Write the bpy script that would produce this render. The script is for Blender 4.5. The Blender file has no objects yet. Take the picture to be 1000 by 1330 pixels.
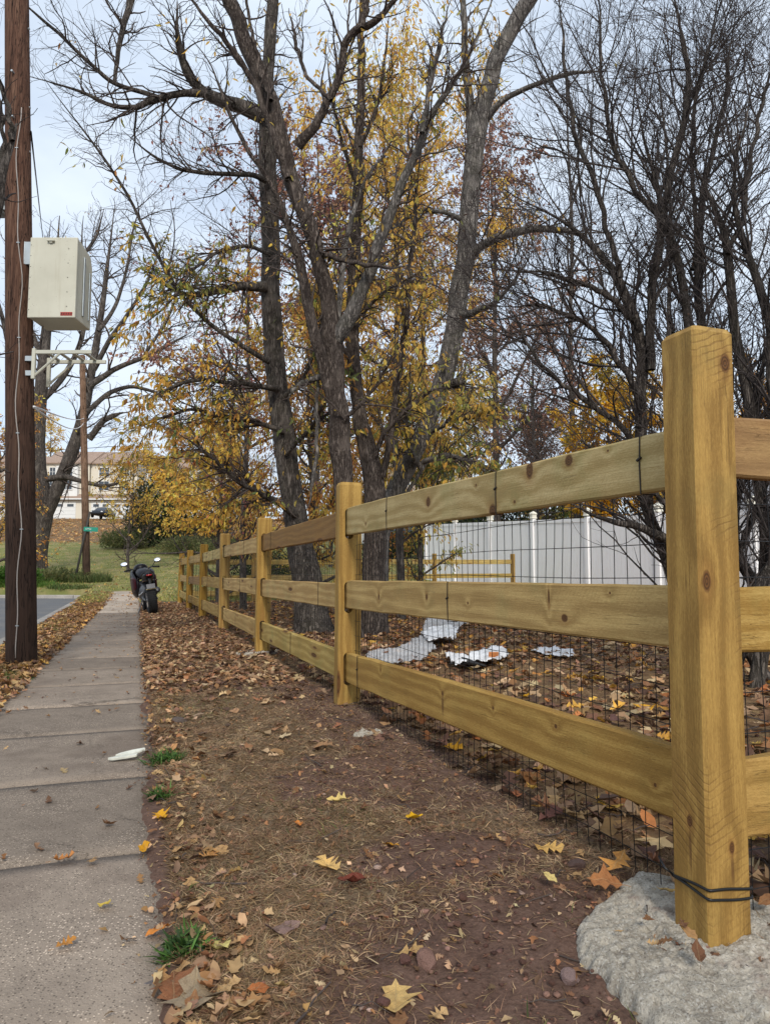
import bpy, bmesh, math, random
import numpy as np
from mathutils import Vector, Matrix

# ------------------------------------------------------------------ camera, sky, sun, exposure
SC = bpy.context.scene
COL = SC.collection
FPX, CAM_H, PITCH = 930.0, 0.88, math.radians(4.92)
cam_d = bpy.data.cameras.new('camera')
cam_d.sensor_fit = 'HORIZONTAL'; cam_d.sensor_width = 36.0; cam_d.lens = 36.0 * FPX / 1000.0
cam_d.clip_start = 0.05; cam_d.clip_end = 2000.0
cam = bpy.data.objects.new('camera', cam_d); COL.objects.link(cam)
cam.location = (0, 0, CAM_H); cam.rotation_euler = (math.radians(90) + PITCH, 0, 0)
SC.camera = cam

SUN_ELEV, SUN_AZ = math.radians(38), math.radians(172)       # azimuth clockwise from +Y: behind the camera, to its right
w = bpy.data.worlds.new('World'); SC.world = w; w.use_nodes = True
wn, wl = w.node_tree.nodes, w.node_tree.links
wn.clear()
w_out = wn.new('ShaderNodeOutputWorld'); w_bg = wn.new('ShaderNodeBackground'); w_bg.inputs['Strength'].default_value = 0.12
w_sky = wn.new('ShaderNodeTexSky'); w_sky.sky_type = 'NISHITA'; w_sky.sun_disc = False
w_sky.sun_elevation = SUN_ELEV; w_sky.sun_rotation = SUN_AZ
w_tc = wn.new('ShaderNodeTexCoord'); w_map = wn.new('ShaderNodeMapping'); w_map.inputs['Scale'].default_value = (1.1, 1.1, 2.6)
w_no = wn.new('ShaderNodeTexNoise'); w_no.inputs['Scale'].default_value = 1.7; w_no.inputs['Detail'].default_value = 7; w_no.inputs['Roughness'].default_value = .55
w_ra = wn.new('ShaderNodeValToRGB')
w_ra.color_ramp.elements[0].position = .34; w_ra.color_ramp.elements[0].color = (.62, .62, .62, 1)
w_ra.color_ramp.elements[1].position = .60; w_ra.color_ramp.elements[1].color = (1, 1, 1, 1)
w_no2 = wn.new('ShaderNodeTexNoise'); w_no2.inputs['Scale'].default_value = 3.1; w_no2.inputs['Detail'].default_value = 6
w_cc = wn.new('ShaderNodeMix'); w_cc.data_type = 'RGBA'
w_cc.inputs[6].default_value = (3.8, 4.5, 5.45, 1); w_cc.inputs[7].default_value = (5.5, 6.0, 6.6, 1)
w_mx = wn.new('ShaderNodeMix'); w_mx.data_type = 'RGBA'
wl.new(w_tc.outputs['Generated'], w_map.inputs['Vector'])
wl.new(w_map.outputs['Vector'], w_no.inputs['Vector']); wl.new(w_map.outputs['Vector'], w_no2.inputs['Vector'])
wl.new(w_no.outputs['Fac'], w_ra.inputs['Fac']); wl.new(w_ra.outputs['Color'], w_mx.inputs[0])
wl.new(w_no2.outputs['Fac'], w_cc.inputs[0])
wl.new(w_sky.outputs['Color'], w_mx.inputs[6]); wl.new(w_cc.outputs[2], w_mx.inputs[7])
wl.new(w_mx.outputs[2], w_bg.inputs['Color']); wl.new(w_bg.outputs['Background'], w_out.inputs['Surface'])

sun_d = bpy.data.lights.new('sun', 'SUN'); sun_d.energy = 1.7; sun_d.angle = math.radians(11); sun_d.color = (1, .94, .84)
sun = bpy.data.objects.new('sun', sun_d); COL.objects.link(sun)
_sd = Vector((math.sin(SUN_AZ) * math.cos(SUN_ELEV), math.cos(SUN_AZ) * math.cos(SUN_ELEV), math.sin(SUN_ELEV)))
sun.rotation_euler = _sd.to_track_quat('Z', 'Y').to_euler()
SC.view_settings.view_transform = 'Standard'; SC.view_settings.look = 'None'
SC.view_settings.gamma = 1; SC.view_settings.use_curve_mapping = False
SC.view_settings.exposure = 0.62
SC.render.engine = 'CYCLES'
SC.cycles.max_bounces = 6; SC.cycles.diffuse_bounces = 3; SC.cycles.transparent_max_bounces = 8

# ------------------------------------------------------------------ helpers
rng = np.random.default_rng(7)
random.seed(5)
CAM = np.array([0, 0, CAM_H])
_cp, _sp = math.cos(PITCH), math.sin(PITCH)

def ray(px, py):
    u, v = (px - 500) / FPX, (665 - py) / FPX
    return np.array([u, _cp - v * _sp, _sp + v * _cp])

def at(px, py, d):
    r = ray(px, py)
    return CAM + r * (d / r[1])

def srgb(r, g, b, k=1.0):
    f = lambda c: (c / 255 / 12.92 if c / 255 <= .04045 else ((c / 255 + .055) / 1.055) ** 2.4) * k
    return (f(r), f(g), f(b), 1.0)

_lat = np.random.default_rng(3).random((256, 256))
def vn(x, y, s=0):
    x = np.asarray(x, float) + s * 17.3; y = np.asarray(y, float) + s * 9.7
    xi, yi = np.floor(x).astype(int), np.floor(y).astype(int)
    fx, fy = x - xi, y - yi
    fx, fy = fx * fx * (3 - 2 * fx), fy * fy * (3 - 2 * fy)
    g = lambda a, b: _lat[a & 255, b & 255]
    return (g(xi, yi) * (1 - fx) + g(xi + 1, yi) * fx) * (1 - fy) + (g(xi, yi + 1) * (1 - fx) + g(xi + 1, yi + 1) * fx) * fy

def fbm(x, y, s=0, o=4):
    t, a, n = 0, .5, 0
    for k in range(o):
        t = t + a * vn(np.asarray(x) * 2 ** k, np.asarray(y) * 2 ** k, s + k); n += a; a *= .5
    return t / n

def sstep(a, b, x):
    t = np.clip((np.asarray(x, float) - a) / (b - a), 0, 1)
    return t * t * (3 - 2 * t)

# layout lines: the fence, the sidewalk and the kerb run the same way
FENCE0 = np.array([.776, 1.73]); FD = np.array([-.3303, .9439]); FN = np.array([.9439, .3303])   # along, to the yard
def fence_x(y): return .776 - .35 * (y - 1.73)
def walk_r(y): return -.515 - .345 * (y - 1.8)
def walk_l(y): return walk_r(y) - 1.045
def kerb_x(y): return -4.73 - .36 * (y - 8.8)
ROAD_END = 28.6

_py = [-60, 20, 26, 30, 33, 40, 50, 70, 85, 95, 112, 200, 420]
_pz = [0, 0, .10, .30, .52, 1.25, 2.55, 5.2, 7.0, 8.1, 8.3, 13, 20]
def ground_z(x, y):
    x = np.asarray(x, float); y = np.asarray(y, float)
    h = np.interp(y, _py, _pz)
    far = sstep(6, 25, y)
    h = h + (fbm(x * .13, y * .13, 5) - .5) * .5 * sstep(30, 60, y)
    fr = x - walk_r(y)                       # to the right of the walk
    creep = .06 * sstep(.42, .75, fbm(x * 3.1, y * 3.1, 33, 4)) + .03 * fbm(x * 11, y * 11, 34, 3)
    sd = np.minimum(walk_r(y) + .012 - creep - x, x - walk_l(y) + .012 - creep); sd = np.where(y < 28.2, sd, -1)
    wk = sd > -.02
    near = 1 - sstep(7, 12, y)
    micro = (fbm(x * 2.2, y * 2.2, 1) - .5) * .05 + (fbm(x * 13, y * 13, 2, 3) - .5) * .030 * near + (fbm(x * 45, y * 45, 4, 2) - .5) * .012 * near
    edge = sstep(0, .35, fr) + sstep(0, .35, walk_l(y) - x)
    h = h + micro * (.35 + .65 * np.clip(edge, 0, 1)) + .009
    h = h + .04 * sstep(.3, 1.3, fr) * (1 - far)
    h = h - (h - np.interp(y, _py, _pz) + .028) * np.clip((sd + .02) / .05, 0, 1)
    road = (x < kerb_x(y) - .03) & (y < ROAD_END)
    h = np.where(road, -.20, h)
    return h

def on_ground(px, py, dmin=1.0, dmax=150):
    ds = np.geomspace(dmin, dmax, 700); r = ray(px, py)
    pts = CAM + np.outer(ds / r[1], r)
    below = pts[:, 2] < ground_z(pts[:, 0], pts[:, 1])
    i = int(np.argmax(below)) if below.any() else len(ds) - 1
    p = pts[i].copy(); p[2] = float(ground_z(p[0], p[1]))
    return p

def link(o, parent=None):
    COL.objects.link(o)
    if parent is not None: o.parent = parent
    return o

def thing(name, label, cat, loc=(0, 0, 0), group=None, kind=None):
    o = bpy.data.objects.new(name, None); o.empty_display_size = .1
    COL.objects.link(o); o.location = tuple(float(v) for v in loc)
    if label: o['label'] = label
    if cat: o['category'] = cat
    if group: o['group'] = group
    if kind: o['kind'] = kind
    return o

def tag(o, label=None, cat=None, group=None, kind=None):
    if label: o['label'] = label
    if cat: o['category'] = cat
    if group: o['group'] = group
    if kind: o['kind'] = kind
    return o

def np_mesh(name, verts, faces, mat=None, col=None, smooth=False):
    """faces: list of (n,k) int arrays"""
    me = bpy.data.meshes.new(name)
    verts = np.asarray(verts, np.float32)
    faces = [np.asarray(f, np.int32) for f in faces if len(f)]
    me.vertices.add(len(verts)); me.vertices.foreach_set('co', verts.ravel())
    nl = sum(f.size for f in faces); npoly = sum(len(f) for f in faces)
    me.loops.add(nl); me.polygons.add(npoly)
    me.loops.foreach_set('vertex_index', np.concatenate([f.ravel() for f in faces]))
    st, o = [], 0
    for f in faces:
        st.append(o + np.arange(len(f)) * f.shape[1]); o += f.size
    me.polygons.foreach_set('loop_start', np.concatenate(st).astype(np.int32))
    if smooth: me.polygons.foreach_set('use_smooth', np.ones(npoly, bool))
    me.update(calc_edges=True)
    if col is not None:
        a = me.color_attributes.new('Col', 'FLOAT_COLOR', 'POINT')
        c = np.ones((len(verts), 4), np.float32); c[:, :3] = np.asarray(col)[:, :3]
        a.data.foreach_set('color', c.ravel())
    if mat: me.materials.append(mat)
    return me

def mesh_obj(name, me, parent=None, loc=None, world=False):
    """world=True: vertices are world coordinates and get re-based on the parent (or on loc)"""
    o = bpy.data.objects.new(name, me)
    base = Vector(loc) if loc is not None else Vector((0, 0, 0))
    if world:
        b = Vector(parent.location) if parent is not None else base
        if parent is not None and parent.parent is not None: b = b + parent.parent.location
        me.transform(Matrix.Translation(-b))
        if parent is None: o.location = base
    elif loc is not None: o.location = base
    return link(o, parent)

class MB:
    """collects simple shapes into one mesh"""
    def __init__(s): s.v = []; s.q = []; s.n = 0
    def add(s, v, faces):
        s.v.append(np.asarray(v, float)); s.q += [tuple(int(i) + s.n for i in f) for f in faces]; s.n += len(v); return s
    def box(s, c, sz, rot=None):
        v = np.array([[x, y, z] for x in (-.5, .5) for y in (-.5, .5) for z in (-.5, .5)]) * np.array(sz)
        if rot is not None: v = v @ np.array(Matrix(rot).to_3x3() if not isinstance(rot, np.ndarray) else rot).T
        return s.add(v + np.array(c), [(0, 1, 3, 2), (4, 6, 7, 5), (0, 4, 5, 1), (2, 3, 7, 6), (0, 2, 6, 4), (1, 5, 7, 3)])
    def prism(s, outline, axis, a, b):
        """outline: 2-d points in the two other axes (cyclic order), extruded from a to b along axis"""
        n = len(outline); ax = 'xyz'.index(axis); oth = [(1, 2), (0, 2), (0, 1)][ax]
        v = np.zeros((2 * n, 3))
        for k, z in enumerate((a, b)):
            v[k * n:(k + 1) * n, ax] = z; v[k * n:(k + 1) * n, oth[0]] = [p[0] for p in outline]; v[k * n:(k + 1) * n, oth[1]] = [p[1] for p in outline]
        f = [tuple(range(n))[::-1], tuple(range(n, 2 * n))] + [(i, (i + 1) % n, n + (i + 1) % n, n + i) for i in range(n)]
        return s.add(v, f)
    def tube(s, pts, r, k=8, cap=True):
        pts = np.asarray(pts, float); n = len(pts); r = np.broadcast_to(np.asarray(r, float), (n,))
        V, Q = tube_arrays(pts[None], r[None], k)
        f = [tuple(q) for q in Q]
        if cap: f += [tuple(range(k))[::-1], tuple(range((n - 1) * k, n * k))]
        return s.add(V, f)
    def ball(s, c, r, k=10, m=6, rot=None):
        r = np.broadcast_to(np.asarray(r, float), (3,)); v = [[0, 0, -1]]
        for i in range(1, m):
            t = math.pi * i / m
            for j in range(k):
                p = 2 * math.pi * j / k; v.append([math.sin(t) * math.cos(p), math.sin(t) * math.sin(p), -math.cos(t)])
        v.append([0, 0, 1]); v = np.array(v) * r
        if rot is not None: v = v @ np.array(Matrix(rot).to_3x3()).T
        f = [(0, 1 + (j + 1) % k, 1 + j) for j in range(k)]
        for i in range(m - 2):
            for j in range(k):
                a, b = 1 + i * k + j, 1 + i * k + (j + 1) % k; f.append((a, b, b + k, a + k))
        L = len(v) - 1; o = 1 + (m - 2) * k
        f += [(o + j, o + (j + 1) % k, L) for j in range(k)]
        return s.add(v + np.array(c), f)
    def lathe(s, prof, c=(0, 0, 0), axis='z', k=20):
        """prof: (radius, height) pairs; closed ends"""
        v = []
        for r, h in prof:
            for j in range(k):
                p = 2 * math.pi * j / k; q = (r * math.cos(p), r * math.sin(p), h)
                v.append({'z': q, 'x': (q[2], q[0], q[1]), 'y': (q[0], q[2], q[1])}[axis])
        f = []
        for i in range(len(prof) - 1):
            for j in range(k):
                a, b = i * k + j, i * k + (j + 1) % k; f.append((a, b, b + k, a + k))
        f += [tuple(range(k)), tuple(range((len(prof) - 1) * k, len(prof) * k))]
        return s.add(np.array(v) + np.array(c), f)
    def mesh(s, name, mat, smooth=False):
        me = bpy.data.meshes.new(name)
        me.from_pydata(np.concatenate(s.v).tolist(), [], s.q)
        bm = bmesh.new(); bm.from_mesh(me); bmesh.ops.recalc_face_normals(bm, faces=bm.faces); bm.to_mesh(me); bm.free()
        if smooth: me.polygons.foreach_set('use_smooth', np.ones(len(me.polygons), bool))
        if mat: me.materials.append(mat)
        return me
    def build(s, name, mat, parent=None, loc=None, world=False, bevel=0, smooth=False, seg=2):
        o = mesh_obj(name, s.mesh(name, mat, smooth), parent, loc, world)
        if bevel:
            m = o.modifiers.new('bevel', 'BEVEL'); m.width = bevel; m.segments = seg; m.limit_method = 'ANGLE'; m.angle_limit = math.radians(35)
        return o

def tube_arrays(P, R, k):
    """P (N,n,3), R (N,n) -> verts, quads"""
    N, n, _ = P.shape
    T = np.empty_like(P); T[:, 1:-1] = P[:, 2:] - P[:, :-2]; T[:, 0] = P[:, 1] - P[:, 0]; T[:, -1] = P[:, -1] - P[:, -2]
    T /= np.linalg.norm(T, axis=2, keepdims=True) + 1e-9
    m = P[:, -1] - P[:, 0]
    ref = np.where((np.abs(m[:, 2]) > .8 * np.linalg.norm(m, axis=1))[:, None], np.array([[1., .02, 0]]), np.array([[.02, 0, 1.]]))
    A = np.cross(T, ref[:, None, :]); A /= np.linalg.norm(A, axis=2, keepdims=True) + 1e-9
    B = np.cross(T, A)
    th = np.arange(k) * 2 * math.pi / k
    V = P[:, :, None, :] + R[:, :, None, None] * (A[:, :, None, :] * np.cos(th)[None, None, :, None] + B[:, :, None, :] * np.sin(th)[None, None, :, None])
    idx = np.arange(N * n * k).reshape(N, n, k)
    a = idx[:, :-1, :]; b = np.roll(a, -1, axis=2); c = idx[:, 1:, :]; d = np.roll(c, -1, axis=2)
    Q = np.stack([a, b, d, c], axis=-1).reshape(-1, 4)
    return V.reshape(-1, 3), Q

def tubes_mesh(name, groups, mat, smooth=True):
    """groups: list of (P, R, k)"""
    vs, qs, o = [], [], 0
    for P_, R_, k in groups:
        if len(P_) == 0: continue
        V, Q = tube_arrays(P_, R_, k); vs.append(V); qs.append(Q + o); o += len(V)
    return np_mesh(name, np.concatenate(vs), [np.concatenate(qs)], mat, smooth=smooth)

# ------------------------------------------------------------------ node materials
class NT:
    def __init__(s, name, rough=.8, spec=.3):
        s.mat = bpy.data.materials.new(name); s.mat.use_nodes = True
        s.t = s.mat.node_tree; s.b = s.t.nodes['Principled BSDF']; s.out = s.t.nodes['Material Output']
        s.b.inputs['Roughness'].default_value = rough; s.b.inputs['Specular IOR Level'].default_value = spec
    def put(s, sock, v):
        if hasattr(v, 'is_linked') or hasattr(v, 'links'): s.t.links.new(v, sock)
        else: sock.default_value = v
    def n(s, typ, ins=None, **kw):
        nd = s.t.nodes.new('ShaderNode' + typ)
        for k, v in kw.items(): setattr(nd, k, v)
        for k, v in (ins or {}).items(): s.put(nd.inputs[k], v)
        return nd
    def m(s, op, a, b=0.0, clamp=False):
        nd = s.n('Math', operation=op, use_clamp=clamp); s.put(nd.inputs[0], a); s.put(nd.inputs[1], b); return nd.outputs[0]
    def mix(s, f, a, b, blend='MIX'):
        nd = s.n('Mix', data_type='RGBA', blend_type=blend); s.put(nd.inputs[0], f); s.put(nd.inputs[6], a); s.put(nd.inputs[7], b); return nd.outputs[2]
    def ramp(s, f, stops):
        nd = s.n('ValToRGB'); s.put(nd.inputs[0], f); e = nd.color_ramp.elements
        while len(e) < len(stops): e.new(.5)
        for i, (p, c) in enumerate(stops):
            e[i].position = p; e[i].color = (c, c, c, 1) if isinstance(c, (int, float)) else tuple(c)[:3] + (1,)
        return nd.outputs[0]
    def smooth(s, f, a, b):
        nd = s.n('MapRange', interpolation_type='SMOOTHSTEP'); s.put(nd.inputs[0], f); nd.inputs[1].default_value = a; nd.inputs[2].default_value = b; return nd.outputs[0]
    def coord(s, kind='Object', scale=(1, 1, 1), off=None):
        c = s.n('TexCoord').outputs[kind]
        mp = s.n('Mapping', {'Vector': c, 'Scale': scale})
        if off is not None: s.put(mp.inputs['Location'], off)
        return mp.outputs[0]
    def noise(s, v, sc, det=4, rough=.55, dist=0.0):
        return s.n('TexNoise', {'Vector': v, 'Scale': sc, 'Detail': det, 'Roughness': rough, 'Distortion': dist}).outputs['Fac']
    def bump(s, h, strength=.5, dist=.01, normal=None):
        nd = s.n('Bump', {'Height': h, 'Strength': strength, 'Distance': dist})
        if normal is not None: s.put(nd.inputs['Normal'], normal)
        return nd.outputs[0]
    def base(s, c): s.put(s.b.inputs['Base Color'], c); return s
    def nrm(s, n_): s.put(s.b.inputs['Normal'], n_); return s
    def rough(s, r): s.put(s.b.inputs['Roughness'], r); return s

def plain(name, col, rough=.6, metal=0, spec=.4, var=.12, sc=8, bump=0):
    t = NT(name, rough, spec); c = t.coord('Object')
    f = t.noise(c, sc, 5)
    dk = tuple(x * (1 - var * 2) for x in col[:3]) + (1,); lt = tuple(min(1, x * (1 + var)) for x in col[:3]) + (1,)
    t.base(t.ramp(f, [(.25, dk), (.75, lt)]))
    t.b.inputs['Metallic'].default_value = metal
    t.rough(t.ramp(t.noise(c, sc * 3, 3), [(.2, max(0, rough - .12)), (.8, min(1, rough + .12))]))
    if bump: t.nrm(t.bump(t.noise(c, sc * 12, 4), bump, .004))
    return t.mat

def wood_mat(name, axis='x', knots=(), c1=srgb(146, 112, 58), c2=srgb(186, 152, 92), green=0.25, saw=0.5, seed=0.0, brown=0.0, stains=()):
    """axis: board length axis in object space; knots: (centre xyz, radii xyz)"""
    t = NT(name, .72, .25)
    oi = t.n('ObjectInfo').outputs['Random']
    c = t.n('TexCoord').outputs['Object']
    off = t.n('CombineXYZ', {'X': t.m('MULTIPLY', oi, 31.0), 'Y': t.m('MULTIPLY', oi, 17.0), 'Z': t.m('ADD', t.m('MULTIPLY', oi, 23.0), seed)}).outputs[0]
    p = t.n('VectorMath', operation='ADD'); t.put(p.inputs[0], c); t.put(p.inputs[1], off); p = p.outputs[0]
    lng = {'x': (1, 9, 9), 'z': (9, 9, 1)}[axis]
    mp = t.n('Mapping', {'Vector': p, 'Scale': lng}).outputs[0]
    warp = t.noise(mp, .9, 3, .5)
    sx = t.n('SeparateXYZ', {'Vector': c})
    tr = t.m('ADD', t.m('MULTIPLY', sx.outputs['Z' if axis == 'x' else 'Y'], 1.0), t.m('MULTIPLY', sx.outputs['Y' if axis == 'x' else 'X'], .8))
    phase = t.m('ADD', t.m('MULTIPLY', tr, 95.0), t.m('MULTIPLY', warp, 14.0))
    dmin = None
    for (kc, kr) in knots:
        v = t.n('VectorMath', operation='SUBTRACT'); t.put(v.inputs[0], c); v.inputs[1].default_value = kc
        v2 = t.n('VectorMath', operation='DIVIDE'); t.put(v2.inputs[0], v.outputs[0]); v2.inputs[1].default_value = kr
        d = t.n('VectorMath', operation='LENGTH'); t.put(d.inputs[0], v2.outputs[0]); d = d.outputs['Value']
        g = t.m('MULTIPLY', t.m('POWER', 2.718, t.m('MULTIPLY', d, -.42)), 9.0)
        phase = t.m('ADD', phase, g)
        dmin = d if dmin is None else t.m('MINIMUM', dmin, d)
    if not knots:                                             # small knots scattered by cells
        vs = {'x': (1.6, 9, 9), 'z': (9, 9, 1.6)}[axis]
        vo = t.n('TexVoronoi', {'Vector': t.n('Mapping', {'Vector': p, 'Scale': vs}).outputs[0], 'Scale': 1.0, 'Randomness': 1.0})
        dmin = t.m('MULTIPLY', vo.outputs['Distance'], 6.5)
        phase = t.m('ADD', phase, t.m('MULTIPLY', t.m('POWER', 2.718, t.m('MULTIPLY', dmin, -.5)), 9.0))
    ring = t.m('ADD', t.m('MULTIPLY', t.m('SINE', phase), .5), .5)
    fine = t.noise(t.n('Mapping', {'Vector': p, 'Scale': {'x': (2.2, 60, 60), 'z': (60, 60, 2.2)}[axis]}).outputs[0], 3.0, 5, .65)
    blot = t.noise(p, 2.6, 4, .6)
    speck = t.noise(t.n('Mapping', {'Vector': p, 'Scale': {'x': (40, 150, 150), 'z': (150, 150, 40)}[axis]}).outputs[0], 2.0, 4, .7)
    f = t.m('ADD', t.m('ADD', t.m('MULTIPLY', ring, .13), t.m('MULTIPLY', fine, .27)), t.m('ADD', t.m('MULTIPLY', blot, .30), t.m('MULTIPLY', speck, .36)))
    chk = t.noise(t.n('Mapping', {'Vector': p, 'Scale': {'x': (.9, 70, 70), 'z': (70, 70, .9)}[axis]}).outputs[0], 1.6, 2, .4)
    crack = t.m('MULTIPLY', t.m('SUBTRACT', 1.0, t.smooth(t.m('ABSOLUTE', t.m('SUBTRACT', chk, .5)), .0, .014)), t.smooth(t.noise(p, 7.0, 3), .50, .62))
    col = t.ramp(f, [(.33, tuple(v * .80 for v in c1[:3])), (.48, c1), (.70, c2)])
    col = t.mix(t.m('MULTIPLY', crack, .55), col, tuple(v * .35 for v in c1[:3]) + (1,))
    gcol = srgb(128, 130, 78)
    col = t.mix(t.m('MULTIPLY', t.smooth(t.noise(p, 4.2, 5, .6), .5, .72), green), col, gcol)
    if brown: col = t.mix(t.m('MULTIPLY', t.smooth(blot, .35, .6), brown), col, srgb(118, 84, 52))
    tint = t.n('HueSaturation', {'Color': col, 'Value': t.m('ADD', t.m('MULTIPLY', oi, .22), .88), 'Saturation': t.m('ADD', t.m('MULTIPLY', oi, -.12), 1.04)}).outputs[0]
    col = tint
    # saw marks: faint diagonal arcs
    sw = t.n('Mapping', {'Vector': c, 'Rotation': (.0, .6, .35) if axis == 'x' else (.42, .55, 0)}).outputs[0]
    ws = t.n('TexWave', {'Vector': sw, 'Scale': 21.0, 'Distortion': 3.2, 'Detail': 2.0, 'Detail Scale': 1.2}, wave_type='BANDS', bands_direction='Z' if axis == 'z' else 'X').outputs['Fac']
    swm = t.m('MULTIPLY', t.smooth(ws, .74, .97), t.smooth(t.noise(p, 4.5, 3), .44, .62))
    col = t.mix(t.m('MULTIPLY', swm, saw * .36), col, srgb(104, 74, 42))
    for (sc_, sr_) in stains:
        v = t.n('VectorMath', operation='SUBTRACT'); t.put(v.inputs[0], c); v.inputs[1].default_value = sc_
        v2 = t.n('VectorMath', operation='DIVIDE'); t.put(v2.inputs[0], v.outputs[0]); v2.inputs[1].default_value = sr_
        d = t.n('VectorMath', operation='LENGTH'); t.put(d.inputs[0], v2.outputs[0])
        k = t.m('MULTIPLY', t.m('SUBTRACT', 1.0, t.smooth(t.m('ADD', d.outputs['Value'], t.m('MULTIPLY', fine, .8)), .7, 1.5)), .8)
        col = t.mix(k, col, srgb(96, 66, 36))
    halo = t.m('SUBTRACT', 1.0, t.smooth(dmin, .9, 2.3))
    core = t.m('SUBTRACT', 1.0, t.smooth(t.m('ADD', dmin, t.m('MULTIPLY', fine, .3)), .85, 1.2))
    kr_ = t.m('ADD', t.m('MULTIPLY', t.m('SINE', t.m('MULTIPLY', dmin, 19.0)), .5), .5)
    col = t.mix(t.m('MULTIPLY', halo, .35), col, srgb(140, 98, 50))
    col = t.mix(t.m('MULTIPLY', core, .92), col, t.mix(kr_, srgb(60, 36, 20), srgb(104, 68, 36)))
    t.base(col)
    h = t.m('ADD', t.m('ADD', t.m('MULTIPLY', fine, 1.0), t.m('MULTIPLY', ring, .15)), t.m('MULTIPLY', swm, -.5 * saw))
    h = t.m('ADD', h, t.m('ADD', t.m('MULTIPLY', core, -.5), t.m('ADD', t.m('MULTIPLY', speck, .5), t.m('MULTIPLY', crack, -.8))))
    t.nrm(t.bump(h, .6, .002))
    return t.mat

def bark_mat(name, dark, light, sc=1.0, moss=0.0):
    t = NT(name, .92, .15); c = t.coord('Object', (1, 1, .16)); c2 = t.coord('Object')
    n0 = t.noise(c, 9 * sc, 5, .6, .8); n1 = t.noise(c, 30 * sc, 6, .7, .5); n2 = t.noise(c2, 75 * sc, 4, .7)
    ridge = t.m('ABSOLUTE', t.m('SUBTRACT', n1, .5)); ridge = t.smooth(ridge, .0, .11)
    f = t.m('ADD', t.m('ADD', t.m('MULTIPLY', ridge, .42), t.m('MULTIPLY', n0, .33)), t.m('MULTIPLY', n2, .28))
    col = t.ramp(f, [(.30, dark), (.80, light)])
    pt = t.smooth(t.noise(c2, 3.4, 6, .65), .48, .70)
    col = t.mix(t.m('MULTIPLY', pt, .45), col, tuple(x * 1.35 for x in light[:3]) + (1,))
    if moss: col = t.mix(t.m('MULTIPLY', t.smooth(t.noise(c2, 4.7, 4), .45, .65), moss), col, (.075, .08, .035, 1))
    t.base(col); t.nrm(t.bump(f, 1.0, .022)); return t.mat

def leaf_mat(name, src='attr', trans=.35, rough=.6):
    t = NT(name, rough, .25)
    if src == 'attr': col = t.n('Attribute', attribute_name='Col').outputs['Color']
    else: col = t.n('ObjectInfo').outputs['Color']
    c = t.coord('Object'); nz = t.noise(c, 55 if src != 'attr' else 30, 4)
    col = t.mix(1.0, col, t.ramp(nz, [(.25, .78), (.7, 1.2)]), 'MULTIPLY')
    hgt = nz
    if src != 'attr':
        mo = t.noise(c, 5.0, 5, .65); col = t.mix(1.0, col, t.ramp(mo, [(.28, (.62, .55, .48)), (.5, (1, 1, 1)), (.72, (1.18, 1.14, 1.05))]), 'MULTIPLY')
        xyz = t.n('SeparateXYZ', {'Vector': c}); ay = t.m('ABSOLUTE', xyz.outputs['Y'])
        vein = t.m('ABSOLUTE', t.m('SINE', t.m('MULTIPLY', t.m('SUBTRACT', xyz.outputs['X'], t.m('MULTIPLY', ay, .8)), 22.0)))
        v1 = t.m('SUBTRACT', 1.0, t.smooth(vein, .04, .22)); v2 = t.m('SUBTRACT', 1.0, t.smooth(ay, .006, .022)); vv = t.m('MAXIMUM', t.m('MULTIPLY', v1, .55), v2)
        col = t.mix(t.m('MULTIPLY', vv, .30), col, (.45, .33, .18, 1)); hgt = t.m('ADD', t.m('MULTIPLY', nz, .5), t.m('MULTIPLY', vv, -.8))
    t.base(col)
    t.nrm(t.bump(hgt, .5, .004 if src == 'attr' else .02))
    if trans:
        tb = t.n('BsdfTranslucent', {'Color': col}); ms = t.n('MixShader', {0: trans})
        t.t.links.new(t.b.outputs[0], ms.inputs[1]); t.t.links.new(tb.outputs[0], ms.inputs[2]); t.t.links.new(ms.outputs[0], t.out.inputs['Surface'])
    return t.mat
# ------------------------------------------------------------------ ground: one sheet, fine near the camera
def axis_pts(segs):
    out = []
    for a, b, st in segs: out.append(np.arange(a, b - 1e-6, st))
    return np.concatenate(out + [[segs[-1][1]]])
gx = axis_pts([(-420, -60, 30), (-60, -20, 2.5), (-20, -9, .35), (-9, -3, .09), (-3, 2.2, .028), (2.2, 6, .1), (6, 20, .6), (20, 60, 4), (60, 420, 30)])
gy = axis_pts([(-60, 0, 6), (0, 1.1, .1), (1.1, 4.6, .026), (4.6, 9, .06), (9, 22, .16), (22, 34, .22), (34, 60, .7), (60, 120, 2), (120, 420, 25)])
GX, GY = np.meshgrid(gx, gy, indexing='ij')
GZ = ground_z(GX, GY)
gv = np.stack([GX, GY, GZ], -1).reshape(-1, 3)
ii = np.arange(len(gx) * len(gy)).reshape(len(gx), len(gy))
gf = np.stack([ii[:-1, :-1], ii[1:, :-1], ii[1:, 1:], ii[:-1, 1:]], -1).reshape(-1, 4)

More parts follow.
